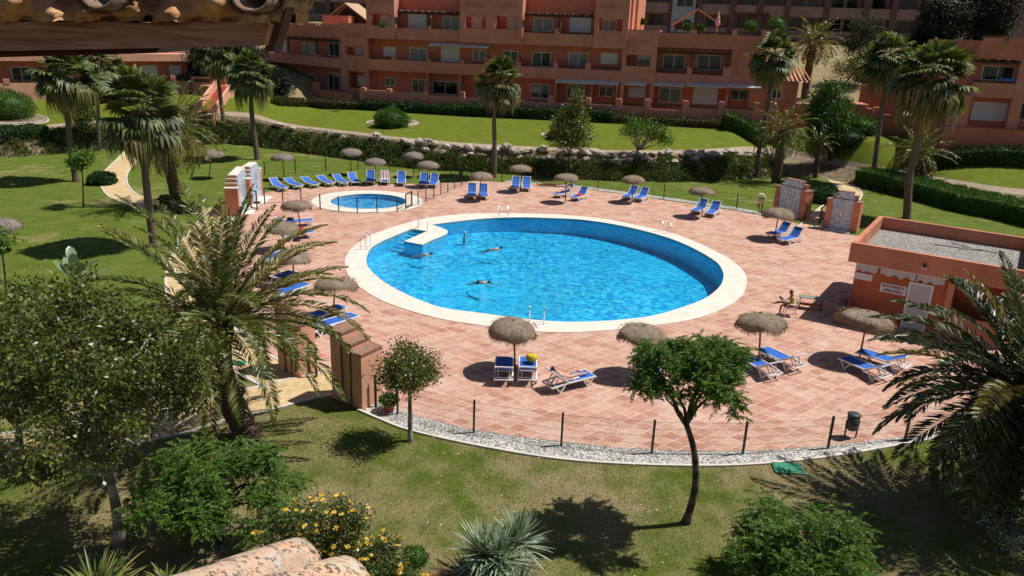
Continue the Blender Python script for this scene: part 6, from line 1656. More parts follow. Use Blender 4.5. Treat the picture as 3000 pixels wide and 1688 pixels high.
def bollard(p, h, label):
    o = MB().tube([(0, 0, 0), (0, 0, h-.03), (0, 0, h)], [.045, .045, .03], 8).build('fence_post', 'green_metal'); o.location = p; tag(o, label, 'post')
bollard(G(907, 1096), 1.15, 'thick dark gate post against the left entrance wall')
bollard(G(927, 1105), 1.1, 'thin dark post standing in the entrance opening')
bollard(G(1101, 1192), 1.15, 'green post against the right entrance wall by the potted plant')

# ------------------------------------------------------------------ kiosk
KA = G(2494, 710, 3.5); ku = radians(-33.5)
def kiosk():
    o = Vector((KA.x, KA.y, 0)); r = empty('lifeguard_kiosk', o, ku); tag(r, 'flat-roofed orange lifeguard kiosk with a gravel roof', 'kiosk')
    Lx, Ly = 6.7, 6.7; t = .22
    m = MB(); z0, z1 = 2.62, 3.5
    m.box(0, Lx, 0, t, z0, z1); m.box(0, Lx, Ly-t, Ly, z0, z1); m.box(0, t, t, Ly-t, z0, z1); m.box(Lx-t, Lx, t, Ly-t, z0, z1); m.build('parapet', 'orange_stucco', r, bevel=.015)
    MB().box(t, Lx-t, t, Ly-t, 2.66, 2.9).build('roof', 'roofgravel', r)
    i = .32; m = MB(); y0 = i
    m.box(i, 4.0, y0, Ly-i, 0, 2.60); m.box(4.0, Lx-i, y0+1.3, Ly-i, 0, 2.60); m.build('wall', 'red_stucco2', r)
    m = MB(); m.box(4.0, 4.25, y0-.1, y0+1.3, 0, 2.6); m.box(Lx-i-.2, Lx-i, y0-.1, y0+1.3, 0, 2.6); m.box(4.3, Lx-i-.2, y0-.1, y0+.08, 0, 1.05); m.build('porch_wall', 'orange_stucco', r)
    m = MB(); m.box(i-.35, i-.1, y0-1.1, y0+.3, 0, .75); m.box(i-.35, i+.6, y0-1.35, y0-1.1, 0, .5); m.build('low_wall', 'coping', r)
    # signs and door
    d = MB().box(2.62, 3.42, y0-.05, y0-.005, .06, 2.08).build('door', 'slats', r)
    m = MB(); m.box(2.54, 2.62, y0-.06, y0-.002, 0, 2.16); m.box(3.42, 3.50, y0-.06, y0-.002, 0, 2.16); m.box(2.62, 3.42, y0-.06, y0-.002, 2.08, 2.16); m.build('door_frame', 'shutterw', d)
    MB().box(3.32, 3.36, y0-.1, y0-.05, 1.0, 1.14).build('handle', 'steel', d)
    s = MB().box(1.45, 2.5, y0-.035, y0-.002, 1.47, 1.89).build('lifeguard_sign', 'signwhite', r)
    for txt, z, sz in (('SOCORRISTA', 1.72, .165), ('LIFEGUARD', 1.53, .165)):
        c = bpy.data.curves.new('lettering', 'FONT'); c.body = txt; c.size = sz; c.align_x = 'CENTER'; c.extrude = .003; c.offset = .004
        tmp = bpy.data.objects.new('tmp', c); COL.objects.link(tmp); bpy.context.view_layer.update(); me = bpy.data.meshes.new_from_object(tmp.evaluated_get(bpy.context.evaluated_depsgraph_get())); bpy.data.objects.remove(tmp); me.materials.clear(); ob = bpy.data.objects.new('lettering', me); COL.objects.link(ob); ob.parent = s; me.materials.append(M['redpaint'] if txt[0] == 'S' else M['bluepaint']); ob.location = (1.975, y0-.042, z); ob.rotation_euler = (pi/2, 0, 0); ob.scale = (.9, 1, 1)
    MB().box(i+.02, i+.75, y0-.03, y0-.002, 1.83, 2.13).build('notice_board', 'signwhite', r)
    # torn canvas strip under the parapet
    for a, b in ((i+.02, 1.25), (1.35, 2.75), (2.8, 3.85)):
        m = MB(); n = 10; vs = []
        for k in range(n+1):
            x = a+(b-a)*k/n; dz = .26+.06*sin(k*1.7+a*3)+.05*(k % 3 == 0); vs += [(x, y0-.08, 2.55), (x, y0-.16, 2.55-dz)]
        m.add(vs, [(2*k, 2*k+1, 2*k+3, 2*k+2) for k in range(n)]); m.build('canvas_strip', 'awning', r)
    m = MB(); m.box(i, 3.95, y0-.14, y0-.06, 2.55, 2.6); m.build('canvas_rail', 'white', r)
    m = MB(); m.ball((3.0, -.07, 3.02), .06, 8, 6); m.box(2.97, 3.03, -.08, 0.0, 3.0, 3.14); la = m.build('wall_lamp', 'black', r)
    m = MB(); m.ball((3.06, -.09, 2.94), .05, 8, 6); m.ball((2.93, -.09, 2.94), .05, 8, 6); m.build('lamp_glass', 'white', la)
    for k, (x, y, a, L, w) in enumerate(((3.4, 5.0, .1, 1.1, .35), (3.9, 5.3, -.5, .9, .07), (4.3, 4.8, .55, 1.0, .07), (5.0, 5.1, .0, .8, .05))):
        o2 = MB().box(-L/2, L/2, -w/2, w/2, 0, .035).build('board', 'greywood'); c_, s_ = cos(ku), sin(ku)
        o2.location = (o.x+x*c_-y*s_, o.y+x*s_+y*c_, 2.905+.036*(k in (1, 2))); o2.rotation_euler = (0, 0, ku+a)
        tag(o2, ('wide grey plank lying on the kiosk roof', 'narrow board crossing another on the kiosk roof', 'slanting narrow board of the crossed pair on the roof', 'thin stick lying rightmost on the kiosk roof')[k], 'board')
M['red_stucco2'] = stucco('deep_orange_stucco', (.52, .15, .075), .3)
M['signwhite'] = plain('sign_white', (.72, .68, .70), .5, .05); M['redpaint'] = plain('red_paint', (.25, .04, .05), .5, .05); M['bluepaint'] = plain('dark_blue_paint', (.05, .03, .09), .5, .05)
M['greywood'] = plain('grey_timber', (.25, .23, .2), .9, .3, 10, .2); M['shutterw'] = M['white']
def slats():
    t = NT('louvred_door'); w = t.n('ShaderNodeTexWave'); w.bands_direction = 'Z'; w.inputs['Scale'].default_value = 5.2; t.l(t.pos(), w.inputs['Vector'])
    t.col(t.ramp(w.outputs['Fac'], [(.2, (.42, .4, .42)), (.5, (.68, .66, .68))])); t.rough(.5); t.bump(w.outputs['Fac'], .5, .02); return t.m
M['slats'] = slats()
kiosk()

# ------------------------------------------------------------------ pool ladders, rails, small things
def ladder(p, out, label, w=.46, h1=.82, arch=.5):
    """p: ground point at the pool edge, out: unit vector from the pool to the deck"""
    r = empty('pool_ladder', p); tag(r, label, 'pool ladder', 'steel pool ladders'); sd = Vector((-out.y, out.x, 0))
    for s in (-1, 1):
        m = MB(); q = sd*s*w/2; pts = [q+out*.32+Vector((0, 0, 0)), q+out*.32+Vector((0, 0, h1*.75))]
        for k in range(7): a = pi*k/6; pts.append(q+out*(.16+.16*cos(a))+Vector((0, 0, h1*.75+.16*sin(a))))
        pts += [q-out*.0+Vector((0, 0, .1)), q-out*.05+Vector((0, 0, -.95))]
        m.tube(pts, .021, 7); m.build('rail', 'steel', r, True)
    m = MB()
    for k in range(3): m.bar(-sd*w/2-out*.05+Vector((0, 0, -.25-.27*k)), sd*w/2-out*.05+Vector((0, 0, -.25-.27*k)), .07, .03)
    m.build('rungs', 'steel', r)
cen = Vector((pcx, pcy, 0))
for px, lb in (((1573, 942), 'steel ladder at the near edge of the main pool'), ((1943, 682), 'steel ladder at the right far edge of the main pool'), ((1476, 634), 'steel ladder at the far edge behind the white-capped swimmer'), ((1079, 727), 'steel ladder left of the pool steps')):
    p = G(*px, RIMZ); p.z = RIMZ; o = (p-cen); o.z = 0; ladder(p, o.normalized(), lb, .62)
p = [G(1226, 672, RIMZ), G(1252, 678, RIMZ), G(1199, 700, -.3)]; r = empty('handrail', p[0]); tag(r, 'white handrail leading down the pool steps', 'handrail'); m = MB(); z = Vector((0, 0, .95)); o = p[0]
m.tube([Vector((0, 0, 0)), z, p[1]-o+z*.93, p[1]-o], .024, 7); m.tube([z*.1+Vector((0, 0, .0)), Vector((0, 0, .25))], .024, 6); m.tube([p[1]-o+z*.9, p[2]-o+Vector((0, 0, .3))], .024, 7); m.build('rail', 'white', r, True)
# life ring on its post
b = G(2222, 624); r = empty('life_ring_post', b); tag(r, 'cream life ring on a thin post beside the fence, orange float below', 'life ring'); t_ = A(2222, 581, b.y)-b
MB().tube([(0, 0, 0), (0, 0, t_.z)], .025, 6).build('post', 'wire', r)
m = MB(); n1, n2 = 28, 8; vs = []; fs = []
for i in range(n1):
    a = 2*pi*i/n1
    for j in range(n2):
        c = 2*pi*j/n2; rr = .29+.085*cos(c); vs.append((rr*cos(a), -.06+.07*sin(c), t_.z+rr*sin(a)))
for i in range(n1):
    for j in range(n2): fs.append((i*n2+j, i*n2+(j+1) % n2, ((i+1) % n1)*n2+(j+1) % n2, ((i+1) % n1)*n2+j))
m.add(vs, fs); M['cream'] = plain('cream_plastic', (.72, .66, .42), .5, .08); m.build('ring', 'cream', r, True)
m = MB(); 
for k in range(4): a = pi/4+k*pi/2; m.bar((.2*cos(a), -.06, t_.z+.2*sin(a)), (.05*cos(a), -.06, t_.z+.05*sin(a)), .02)
m.bar((-.13, -.05, t_.z), (.13, -.05, t_.z), .05); m.build('bracket', 'black', r)
M['orange'] = plain('orange_plastic', (.62, .09, .03), .5, .1); MB().tube([(-.1, -.07, t_.z-.35), (-.12, -.08, t_.z-.62)], [.05, .08], 7).build('float', 'orange', r)
# litter bin
b = G(2490, 1282); r = empty('litter_bin', b); tag(r, 'dark green litter bin on two legs behind the near fence', 'litter bin'); M['bin'] = plain('bin_green', (.035, .05, .045), .5, .2)
m = MB(); n = 18; m.tube([(0, 0, .28), (0, 0, .32), (0, 0, .8)], [.12, .165, .195], n); m.build('bin_body', 'bin', r, True)
m = MB(); m.tube([(0, 0, .802), (0, 0, .83), (0, 0, .86)], [.21, .21, .15], n); m.build('lid', 'bin', r, True)
for s in (-1, 1): m = MB(); m.bar((s*.17, 0, 0), (s*.2, 0, .6), .04); m.build('leg', 'green_metal', r)
b = G(1350, 527); r = empty('litter_bin', b); tag(r, 'small dark bin beside the far fence and palm', 'litter bin'); m = MB(); m.tube([(0, 0, .3), (0, 0, .95)], [.16, .2], 12); m.build('bin_body', 'bin', r, True); m = MB(); m.bar((0, .2, 0), (0, .2, .9), .05); m.build('post', 'green_metal', r)
# green valve-box covers
def cover(c, a, sx, sy, label):
    r = empty('valve_cover', c, a); tag(r, label, 'valve cover'); MB().box(-sx/2, sx/2, -sy/2, sy/2, -.02, .06).build('frame', 'greenpl', r, bevel=.012)
    m = MB(); m.box(-sx/2+.05, sx/2-.05, -sy/2+.05, sy/2-.05, .062, .078); m.box(-.06, .06, -sy/2+.1, -sy/2+.14, .079, .09); m.build('lid', 'greenpl', r)
cover(G(2308, 1375), -.06, .85, .55, 'green plastic valve cover in the grass at the near gravel kerb')
cover(G(2512, 655), .1, .6, .35, 'pale green valve cover behind the right shower wall')
cover(G(700, 1066), .2, .5, .3, 'green valve cover left of the entrance path')
# table beside the lifeguard
b = G(2372, 905); r = empty('low_table', b, radians(-20)); tag(r, 'grey-green topped low table behind the lifeguard', 'table'); M['tabletop'] = plain('grey_green_top', (.24, .27, .2), .5, .1)
MB().box(-.55, .55, -.22, .22, .55, .58).build('tabletop', 'tabletop', r); 
for sx in (-.48, .48):
    for sy in (-.17, .17): MB().box(sx-.02, sx+.02, sy-.02, sy+.02, 0, .55).build('leg', 'darkwood', r)
MB().box(-.5, .5, -.2, .2, .2, .23).build('shelf', 'red_stucco', r)
# potted plant at the entrance
b = G(1140, 1205); r = empty('potted_plant', b); tag(r, 'terracotta pot with a bushy green plant right of the near entrance wall', 'potted plant')
MB().tube([(0, 0, 0), (0, 0, .25), (0, 0, .3)], [.14, .2, .22], 14).build('pot', 'redpot', r, True) if M.setdefault('redpot', plain('red_clay_pot', (.32, .08, .045), .7, .2)) else None
rng_ = np.random.default_rng(4); v = unit(rng_.normal(size=(1600, 3))); v[:, 2] = np.abs(v[:, 2]); P_ = v*np.array([.34, .34, .28])*rng_.uniform(.5, 1, (1600, 1))+np.array([0, 0, .33])
npmesh('foliage', *leaves(P_, v+rng_.normal(size=v.shape)*.5, .07, .03, rng_), 'hedge_y', r)
# tree-watering ring, small hoops
b = G(675, 717); o = MB(); n = 20; o.tube([(.26*cos(2*pi*k/n), .26*sin(2*pi*k/n), .03) for k in range(n+1)], .025, 6); o = o.build('hose_ring', 'black'); o.location = b; tag(o, 'dark hose coil lying on the left of the paving', 'hose')

# bags, towels
def lump(name, p, r, mat, label, cat, sc=(1, 1, .8), seed=1, second=None):
    e = empty(name, p); tag(e, label, cat); m = MB(); rn = random.Random(seed); m.ball((0, 0, r*sc[2]), r, 12, 9, sc, .22, rn); m.build('bag_body', mat, e, True)
    m = MB(); m.tube([(-r*.5, 0, r*1.4*sc[2]), (-r*.3, 0, r*2.3*sc[2]), (r*.3, 0, r*2.3*sc[2]), (r*.5, 0, r*1.4*sc[2])], r*.08, 5, False); m.build('handles', second or mat, e); return e
M['yellow'] = plain('yellow_cloth', (.72, .52, .02), .7, .3, 12, .3); M['redc'] = plain('red_cloth', (.5, .02, .05), .6, .2, 12, .3); M['whitec'] = plain('white_cloth', (.75, .74, .76), .8, .08, 12, .3); M['lilac'] = plain('blue_white_cloth', (.2, .35, .6), .8, .5, 25, .2)
p = G(1556, 1088); lump('beach_bag', p+Vector((0, 0, .40)), .21, 'yellow', 'bright yellow beach bag on the near centre lounger', 'bag', (1, .8, .75), 3, 'lilac')
p = G(886, 706); lump('beach_bag', p+Vector((0, 0, .36)), .24, 'redc', 'round red bag on a left-side lounger', 'bag', (1, .9, .9), 4)
p = G(817, 668); lump('beach_bag', p+Vector((0, 0, .36)), .2, 'whitec', 'white bundle on the flat lounger behind the left sunshades', 'bag', (1.3, .9, .7), 5, 'black')
p = G(852, 662); lump('backpack', p+Vector((0, 0, .36)), .15, 'black', 'dark and white striped bag beside the white bundle', 'bag', (1.5, .8, .6), 6, 'whitec')
def towel(head, foot, ang, mat, label, s0=.0, s1=.7, back=.6, w=.27):
    """cloth draped over a lounger: from seat position s0 (metres from the hinge towards the foot) up the backrest"""
    hd = G(*head); ft = G(*foot); c = (hd+ft)/2; d = hd-ft; rz = atan2(d.y, d.x); a = radians(ang); hx, sh = .22, .34
    pts = [(hx-s1, sh+.03), (hx-s1*.5, sh+.02), (hx+.02, sh+.045)]+([(hx+back*.5*cos(a), sh+.06+back*.5*sin(a)), (hx+back*cos(a), sh+.06+back*sin(a))] if back > 0 else [])
    m = MB(); vs = []
    for x, z in pts: vs += [(x, -w, z), (x, 0, z+.008), (x, w, z)]
    vs += [(v[0], v[1], v[2]-.01) for v in vs]; n = len(pts); k = n*3; fs = []
    for i in range(n-1):
        for j in range(2): q = (i*3+j, (i+1)*3+j, (i+1)*3+j+1, i*3+j+1); fs.append(q); fs.append(tuple(x+k for x in q[::-1]))
    m.add(vs, fs); o = m.build('towel', mat); o.location = (c.x, c.y, .012); o.rotation_euler = (0, 0, rz); tag(o, label, 'towel'); return o
def stripes(name, a, b, sc=9):
    t = NT(name); w = t.n('ShaderNodeTexWave'); w.bands_direction = 'Y'; w.inputs['Scale'].default_value = sc; t.l(t.objc(), w.inputs['Vector']); t.col(t.ramp(w.outputs['Fac'], [(.45, a), (.55, b)])); t.rough(.9); return t.m
M['striped'] = stripes('red_white_towel', (.7, .68, .68), (.5, .08, .04), 1.6)
towel((1128, 527), (1128, 549), 55, 'striped', 'white and red striped towel over the paddling pool lounger', .0, .7, .62, .24)
towel((1722, 577), (1672, 593), 45, 'redc', 'red towel spread on the seat under the far middle sunshade', .0, .55, 0)
towel((1600, 1150), (1728, 1118), 38, 'whitec', 'white and yellow towel under the sunbather', .0, .55, .5, .2)

# white bedspread of small pebbles beside far sunshade, kept as a plank stack
b = G(1605, 546); m = MB()
for k in range(7): a_ = R.uniform(-.3, .3); m.bar((R.uniform(-1, -.4), R.uniform(-.3, .3), .04+.03*k), (R.uniform(.5, 1.4), R.uniform(-.3, .3), .05+.03*k), .1, .06)
o = m.build('rock_pile', 'coping'); o.location = b; tag(o, 'heap of dark slabs at the far paving edge', 'slabs')

# ------------------------------------------------------------------ people
def skin_mesh(name, J, E, mat, parent, sub=1, root=0):
    me = bpy.data.meshes.new(name); keys = list(J); me.from_pydata([J[k][0] for k in keys], [(keys.index(a), keys.index(b)) for a, b in E], []); me.update()
    me.materials.append(M[mat]); o = bpy.data.objects.new(name, me); COL.objects.link(o)
    if parent: o.parent = parent
    o.modifiers.new('skin', 'SKIN').use_smooth_shade = True
    s = o.modifiers.new('sub', 'SUBSURF'); s.levels = sub; s.render_levels = sub
    for i, k in enumerate(keys):
        r = J[k][1]; r = r if isinstance(r, tuple) else (r, r); me.skin_vertices[0].data[i].radius = r; me.skin_vertices[0].data[i].use_root = (i == root)
    return o
def person(loc, rz, pose, label, skin='skin', hair='hair', cap=None, clothes=(), hairlen=0.0, extra=None, scale=.92):
    """pose: joint name -> (x forward, y left, z up) in metres about loc"""
    r = empty('person', loc, rz); r.scale = (scale,)*3; tag(r, label, 'person')
    V3 = {k: Vector(v) for k, v in pose.items()}
    J = {'pelvis': (V3['pelvis'], (.13, .11)), 'waist': ((V3['pelvis']*.5+V3['chest']*.5), (.12, .095)), 'chest': (V3['chest'], (.145, .105)), 'neck0': (V3['chest']*.35+V3['neck']*.65, (.075, .06)), 'neck': (V3['neck'], .05), 'head': (V3['head'], (.078, .092)), 'crown': (V3['head']+(V3['head']-V3['neck']).normalized()*.10, (.065, .075))}
    E = [('pelvis', 'waist'), ('waist', 'chest'), ('chest', 'neck0'), ('neck0', 'neck'), ('neck', 'head'), ('head', 'crown')]
    for s in 'lr':
        J['sh'+s] = (V3['sh'+s], .052); J['el'+s] = (V3['el'+s], .036); J['wr'+s] = (V3['wr'+s], .026)
        J['hip'+s] = (V3['hip'+s], .085); J['kn'+s] = (V3['kn'+s], .055); J['an'+s] = (V3['an'+s], .038); J['toe'+s] = (V3['toe'+s], (.035, .025))
        J['th'+s] = (V3['hip'+s]*.5+V3['kn'+s]*.5, .075); J['calf'+s] = (V3['kn'+s]*.62+V3['an'+s]*.38, .055)
        E += [('chest', 'sh'+s), ('sh'+s, 'el'+s), ('el'+s, 'wr'+s), ('pelvis', 'hip'+s), ('hip'+s, 'th'+s), ('th'+s, 'kn'+s), ('kn'+s, 'calf'+s), ('calf'+s, 'an'+s), ('an'+s, 'toe'+s)]
        d = (V3['wr'+s]-V3['el'+s]).normalized(); sd = d.cross(Vector((0, 0, 1))); sd = sd.normalized() if sd.length > .1 else Vector((0, 1, 0)); dn = d.cross(sd)
        J['palm'+s] = (V3['wr'+s]+d*.07, (.034, .016)); E.append(('wr'+s, 'palm'+s))
        for i, (o_, L) in enumerate(((-.03, .065), (-.011, .078), (.009, .072), (.028, .055))):
            a = V3['wr'+s]+d*.095+sd*o_; b = a+d*L*.55+dn*.008; c = b+d*L*.42+dn*.02
            J[f'f{s}{i}a'] = (a, .0095); J[f'f{s}{i}b'] = (b, .0085); J[f'f{s}{i}c'] = (c, .007); E += [('palm'+s, f'f{s}{i}a'), (f'f{s}{i}a', f'f{s}{i}b'), (f'f{s}{i}b', f'f{s}{i}c')]
        sg = 1 if s == 'l' else -1; a = V3['wr'+s]+d*.045-sd*.036*sg; b = a+d*.035-sd*.022*sg
        J[f't{s}a'] = (a, .011); J[f't{s}b'] = (b, .009); E += [('palm'+s, f't{s}a'), (f't{s}a', f't{s}b')]
    skin_mesh('body', J, E, skin, r)
    hd = V3['head']; up = (V3['head']-V3['neck']).normalized(); fw = Vector(pose.get('face', (1, 0, 0))).normalized(); lf = up.cross(fw).normalized(); fw = lf.cross(up)
    B = Matrix((fw, lf, up)).transposed()
    def hp(x, y, z): return hd+B@Vector((x, y, z))
    m = MB()
    for i in range(11):      # hair or cap shell
        for k in range(14): pass
    m.ball((0, 0, 0), 1, 14, 10, (.108, .098, .112)); vs = []
    for v in m.v:
        x, y, z = v
        if x > .035 and z < .055: x = .035+(x-.035)*.15      # leave the face free
        if z < -.03 and not hairlen: z = -.03+(z+.03)*.4
        vs.append(tuple(hp(x-.012, y, z+.035)))
    m.v = vs; m.build('hair' if not cap else 'swim_cap', cap or hair, r, True)
    if hairlen:
        m = MB(); m.tube([hp(-.06, 0, .03), hp(-.11, 0, -.1), hp(-.11, 0, -.1-hairlen)], [.09, .085, .04], 9); m.build('long_hair', hair, r, True)
    m = MB(); m.tube([hp(.088, 0, .03), hp(.112, 0, .0), hp(.09, 0, -.005)], [.008, .014, .01], 6); m.build('nose', skin, r, True)
    for s in (-1, 1): m = MB(); m.ball(tuple(hp(.084, s*.032, .035)), .012, 8, 6); m.build('eye', 'black', r, True)
    for s in (-1, 1): m = MB(); m.ball(tuple(hp(.0, s*.088, .02)), .026, 8, 6, (.7, .4, 1.1)); m.build('ear', skin, r, True)
    m = MB(); m.bar(hp(.093, -.022, -.035), hp(.093, .022, -.035), .008, .01); m.build('mouth', 'redpot', r)
    for nm, mat, js, ee in clothes:
        JJ = {k: (J[k][0], tuple(q+.012+e_ for q in (J[k][1] if isinstance(J[k][1], tuple) else (J[k][1],)*2))) for k, e_ in js.items()}
        skin_mesh(nm, JJ, ee, mat, r)
    return r
def swim(reach=.55, kick=.25):
    return dict(pelvis=(-.35, 0, -.12), chest=(.08, 0, -.02), neck=(.27, 0, .03), head=(.40, 0, .09), face=(1, 0, -.2), shl=(.15, .19, -.02), shr=(.15, -.19, -.02), ell=(.35, .34, -.08), elr=(.38, -.32, -.07), wrl=(.15+reach, .42, -.10), wrr=(.15+reach, -.30, -.10),
                hipl=(-.40, .10, -.08), hipr=(-.40, -.10, -.08), knl=(-.78, .2, -.26), knr=(-.8, -.16, -.24), anl=(-1.12, .30+kick*.3, -.32), anr=(-1.15, -.28, -.34), toel=(-1.24, .34, -.36), toer=(-1.28, -.34, -.38))
M['pink'] = plain('pink_swimsuit', (.62, .09, .14), .6, .1); M['trunk'] = plain('dark_trunks', (.03, .03, .07), .6, .1); M['limeshirt'] = plain('lime_yellow_shirt', (.52, .66, .10), .8, .12, 12, .2)
def suit(nm, mat): return (nm, mat, {'pelvis': 0, 'waist': 0, 'chest': -.004}, [('pelvis', 'waist'), ('waist', 'chest')])
def shorts(nm, mat): return (nm, mat, {'pelvis': .0, 'hipl': 0, 'hipr': 0, 'thl': 0, 'thr': 0}, [('pelvis', 'hipl'), ('pelvis', 'hipr'), ('hipl', 'thl'), ('hipr', 'thr')])
def bikini(mat): return ('bikini_bottom', mat, {'pelvis': -.004, 'waist': -.03}, [('pelvis', 'waist')])
zw_ = -.085
p = G(1452, 729, zw_); person(p, radians(5), swim(.3), 'dark-haired swimmer in a pink swimsuit in the middle of the pool', scale=.74, clothes=[suit('swimsuit', 'pink')])
p = G(1247, 746, zw_); person(p, radians(-10), swim(.35, .5), 'swimmer near the platform with both arms stretched out', scale=.74, clothes=[suit('swimsuit', 'trunk')])
p = G(1417, 827, zw_); person(p, radians(-32), swim(.6, .4), 'bare-backed swimmer in dark trunks doing front crawl, lowest in the pool', scale=.76, clothes=[shorts('swim_trunks', 'trunk')])
st_ = dict(pelvis=(0, 0, -.75), chest=(0.02, 0, -.28), neck=(.03, 0, -.05), head=(.05, 0, .10), face=(-.3, -1, 0), shl=(0, .19, -.14), shr=(0, -.19, -.14), ell=(.12, .32, -.16), elr=(.2, -.3, -.2), wrl=(.32, .42, -.08), wrr=(.4, -.3, -.1), hipl=(0, .1, -.8), hipr=(0, -.1, -.8), knl=(.05, .12, -1.05), knr=(.1, -.12, -1.05), anl=(-.1, .12, -1.25), anr=(-.1, -.12, -1.25), toel=(.05, .12, -1.28), toer=(.05, -.12, -1.28))
p = G(1360, 681, zw_); person(p+Vector((0, 0, -.14)), radians(-20), st_, 'white-capped swimmer upright in the water at the far left of the pool', skin='skin', scale=.8, cap='whitec', clothes=[suit('swimsuit', 'trunk')])
# lifeguard on a plastic chair
sit = dict(pelvis=(0, 0, .50), chest=(-.04, 0, .86), neck=(.02, 0, 1.06), head=(.07, 0, 1.19), face=(1, 0, -.5), shl=(-.01, .19, .98), shr=(-.01, -.19, .98), ell=(.10, .26, .74), elr=(.10, -.26, .74), wrl=(.33, .12, .72), wrr=(.33, -.10, .74),
           hipl=(.02, .10, .48), hipr=(.02, -.10, .48), knl=(.46, .10, .56), knr=(.44, -.06, .66), anl=(.50, .10, .09), anr=(.86, .04, .60), toel=(.64, .10, .04), toer=(1.0, .04, .66))
p = G(2312, 925); lg = person(p, radians(172), sit, 'lifeguard in a lime shirt sitting cross-legged on a plastic chair, reading', skin='skin_dark', clothes=[('shirt', 'limeshirt', {'pelvis': .0, 'waist': .012, 'chest': .01, 'neck0': -.004, 'shl': .012, 'shr': .012}, [('pelvis', 'waist'), ('waist', 'chest'), ('chest', 'neck0'), ('chest', 'shl'), ('chest', 'shr')]), shorts('shorts', 'redc')])
r = empty('plastic_chair', p, radians(172)); tag(r, 'white plastic armchair under the lifeguard', 'chair')
MB().box(-.22, .24, -.22, .22, .39, .42).build('seat', 'white', r, bevel=.01)
m = MB(); m.add([(-.22, -.22, .42), (-.22, .22, .42), (-.30, .22, .80), (-.30, -.22, .80), (-.24, -.22, .42), (-.24, .22, .42), (-.32, .22, .80), (-.32, -.22, .80)], [(0, 1, 2, 3), (7, 6, 5, 4), (0, 4, 5, 1), (1, 5, 6, 2), (2, 6, 7, 3), (3, 7, 4, 0)]); m.build('backrest', 'white', r)
for sx in (-.2, .2):
    for sy in (-.21, .21): m = MB(); m.bar((sx, sy, .4), (sx*1.25, sy*1.12, 0), .035); m.build('leg', 'white', r)
for sy in (-.25, .25): m = MB(); m.bar((-.27, sy, .62), (.2, sy, .6), .05, .025); m.bar((.2, sy, .6), (.2, sy, .4), .03); m.build('armrest', 'white', r)
o = MB().add([(0, -.12, 0), (.1, 0, -.03), (0, .12, 0), (.16, -.12, .12), (.24, 0, .08), (.16, .12, .12)], [(0, 1, 4, 3), (1, 2, 5, 4), (3, 4, 1, 0), (4, 5, 2, 1)]).build('book', 'black'); q = Matrix.Rotation(radians(172), 3, 'Z')@Vector((.34, .0, .76)); o.location = p+q; o.rotation_euler = (0, 0, radians(172)); tag(o, 'open dark book held by the lifeguard', 'book')
# sunbather
hd, ft = G(1600, 1150), G(1728, 1118); c = (hd+ft)/2; d = ft-hd; rz = atan2(d.y, d.x)
lie = dict(pelvis=(-.12, 0, .46), chest=(-.45, 0, .66), neck=(-.62, 0, .80), head=(-.72, 0, .90), face=(.6, 0, .8), shl=(-.52, .18, .70), shr=(-.52, -.18, .70), ell=(-.32, .31, .50), elr=(-.32, -.31, .50), wrl=(-.08, .30, .47), wrr=(-.08, -.30, .47),
           hipl=(-.08, .09, .46), hipr=(-.08, -.09, .46), knl=(.33, .10, .62), knr=(.34, -.09, .50), anl=(.70, .10, .44), anr=(.76, -.09, .44), toel=(.78, .11, .54), toer=(.85, -.1, .54))
person(Vector((c.x, c.y, 0)), rz, lie, 'sunbathing woman in a dark bikini lying on the near centre lounger', clothes=[bikini('trunk'), ('bikini_top', 'trunk', {'chest': 0, 'waist': -.04}, [('chest', 'waist')])])
# reading guest
hd, ft = G(1682, 572), G(1622, 581); c = (hd+ft)/2; d = ft-hd; rz = atan2(d.y, d.x)
lie2 = dict(lie); lie2.update(head=(-.70, 0, 1.0), neck=(-.62, 0, .86), chest=(-.42, 0, .66), wrl=(-.2, .15, .85), wrr=(-.2, -.15, .85))
person(Vector((c.x, c.y, 0)), rz, lie2, 'guest in light trunks reclining under the far middle sunshade', skin='skin', clothes=[shorts('shorts', 'lilac')])
# long-haired woman on the left
p = G(778, 833); up_ = dict(sit); up_.update(anr=(.50, -.10, .09), toer=(.64, -.1, .04), knr=(.46, -.1, .5), knl=(.46, .1, .5), wrl=(.35, .2, .55), wrr=(.35, -.2, .55), face=(1, 0, 0))
person(p+Vector((0, 0, -.08)), radians(-60), up_, 'long-haired woman in dark red sitting with her back turned at the left of the pool', skin='skin_dark', hairlen=.38, clothes=[suit('swimsuit', 'darkred')] if M.setdefault('darkred', plain('dark_red_cloth', (.25, .02, .03), .7, .1)) else [])
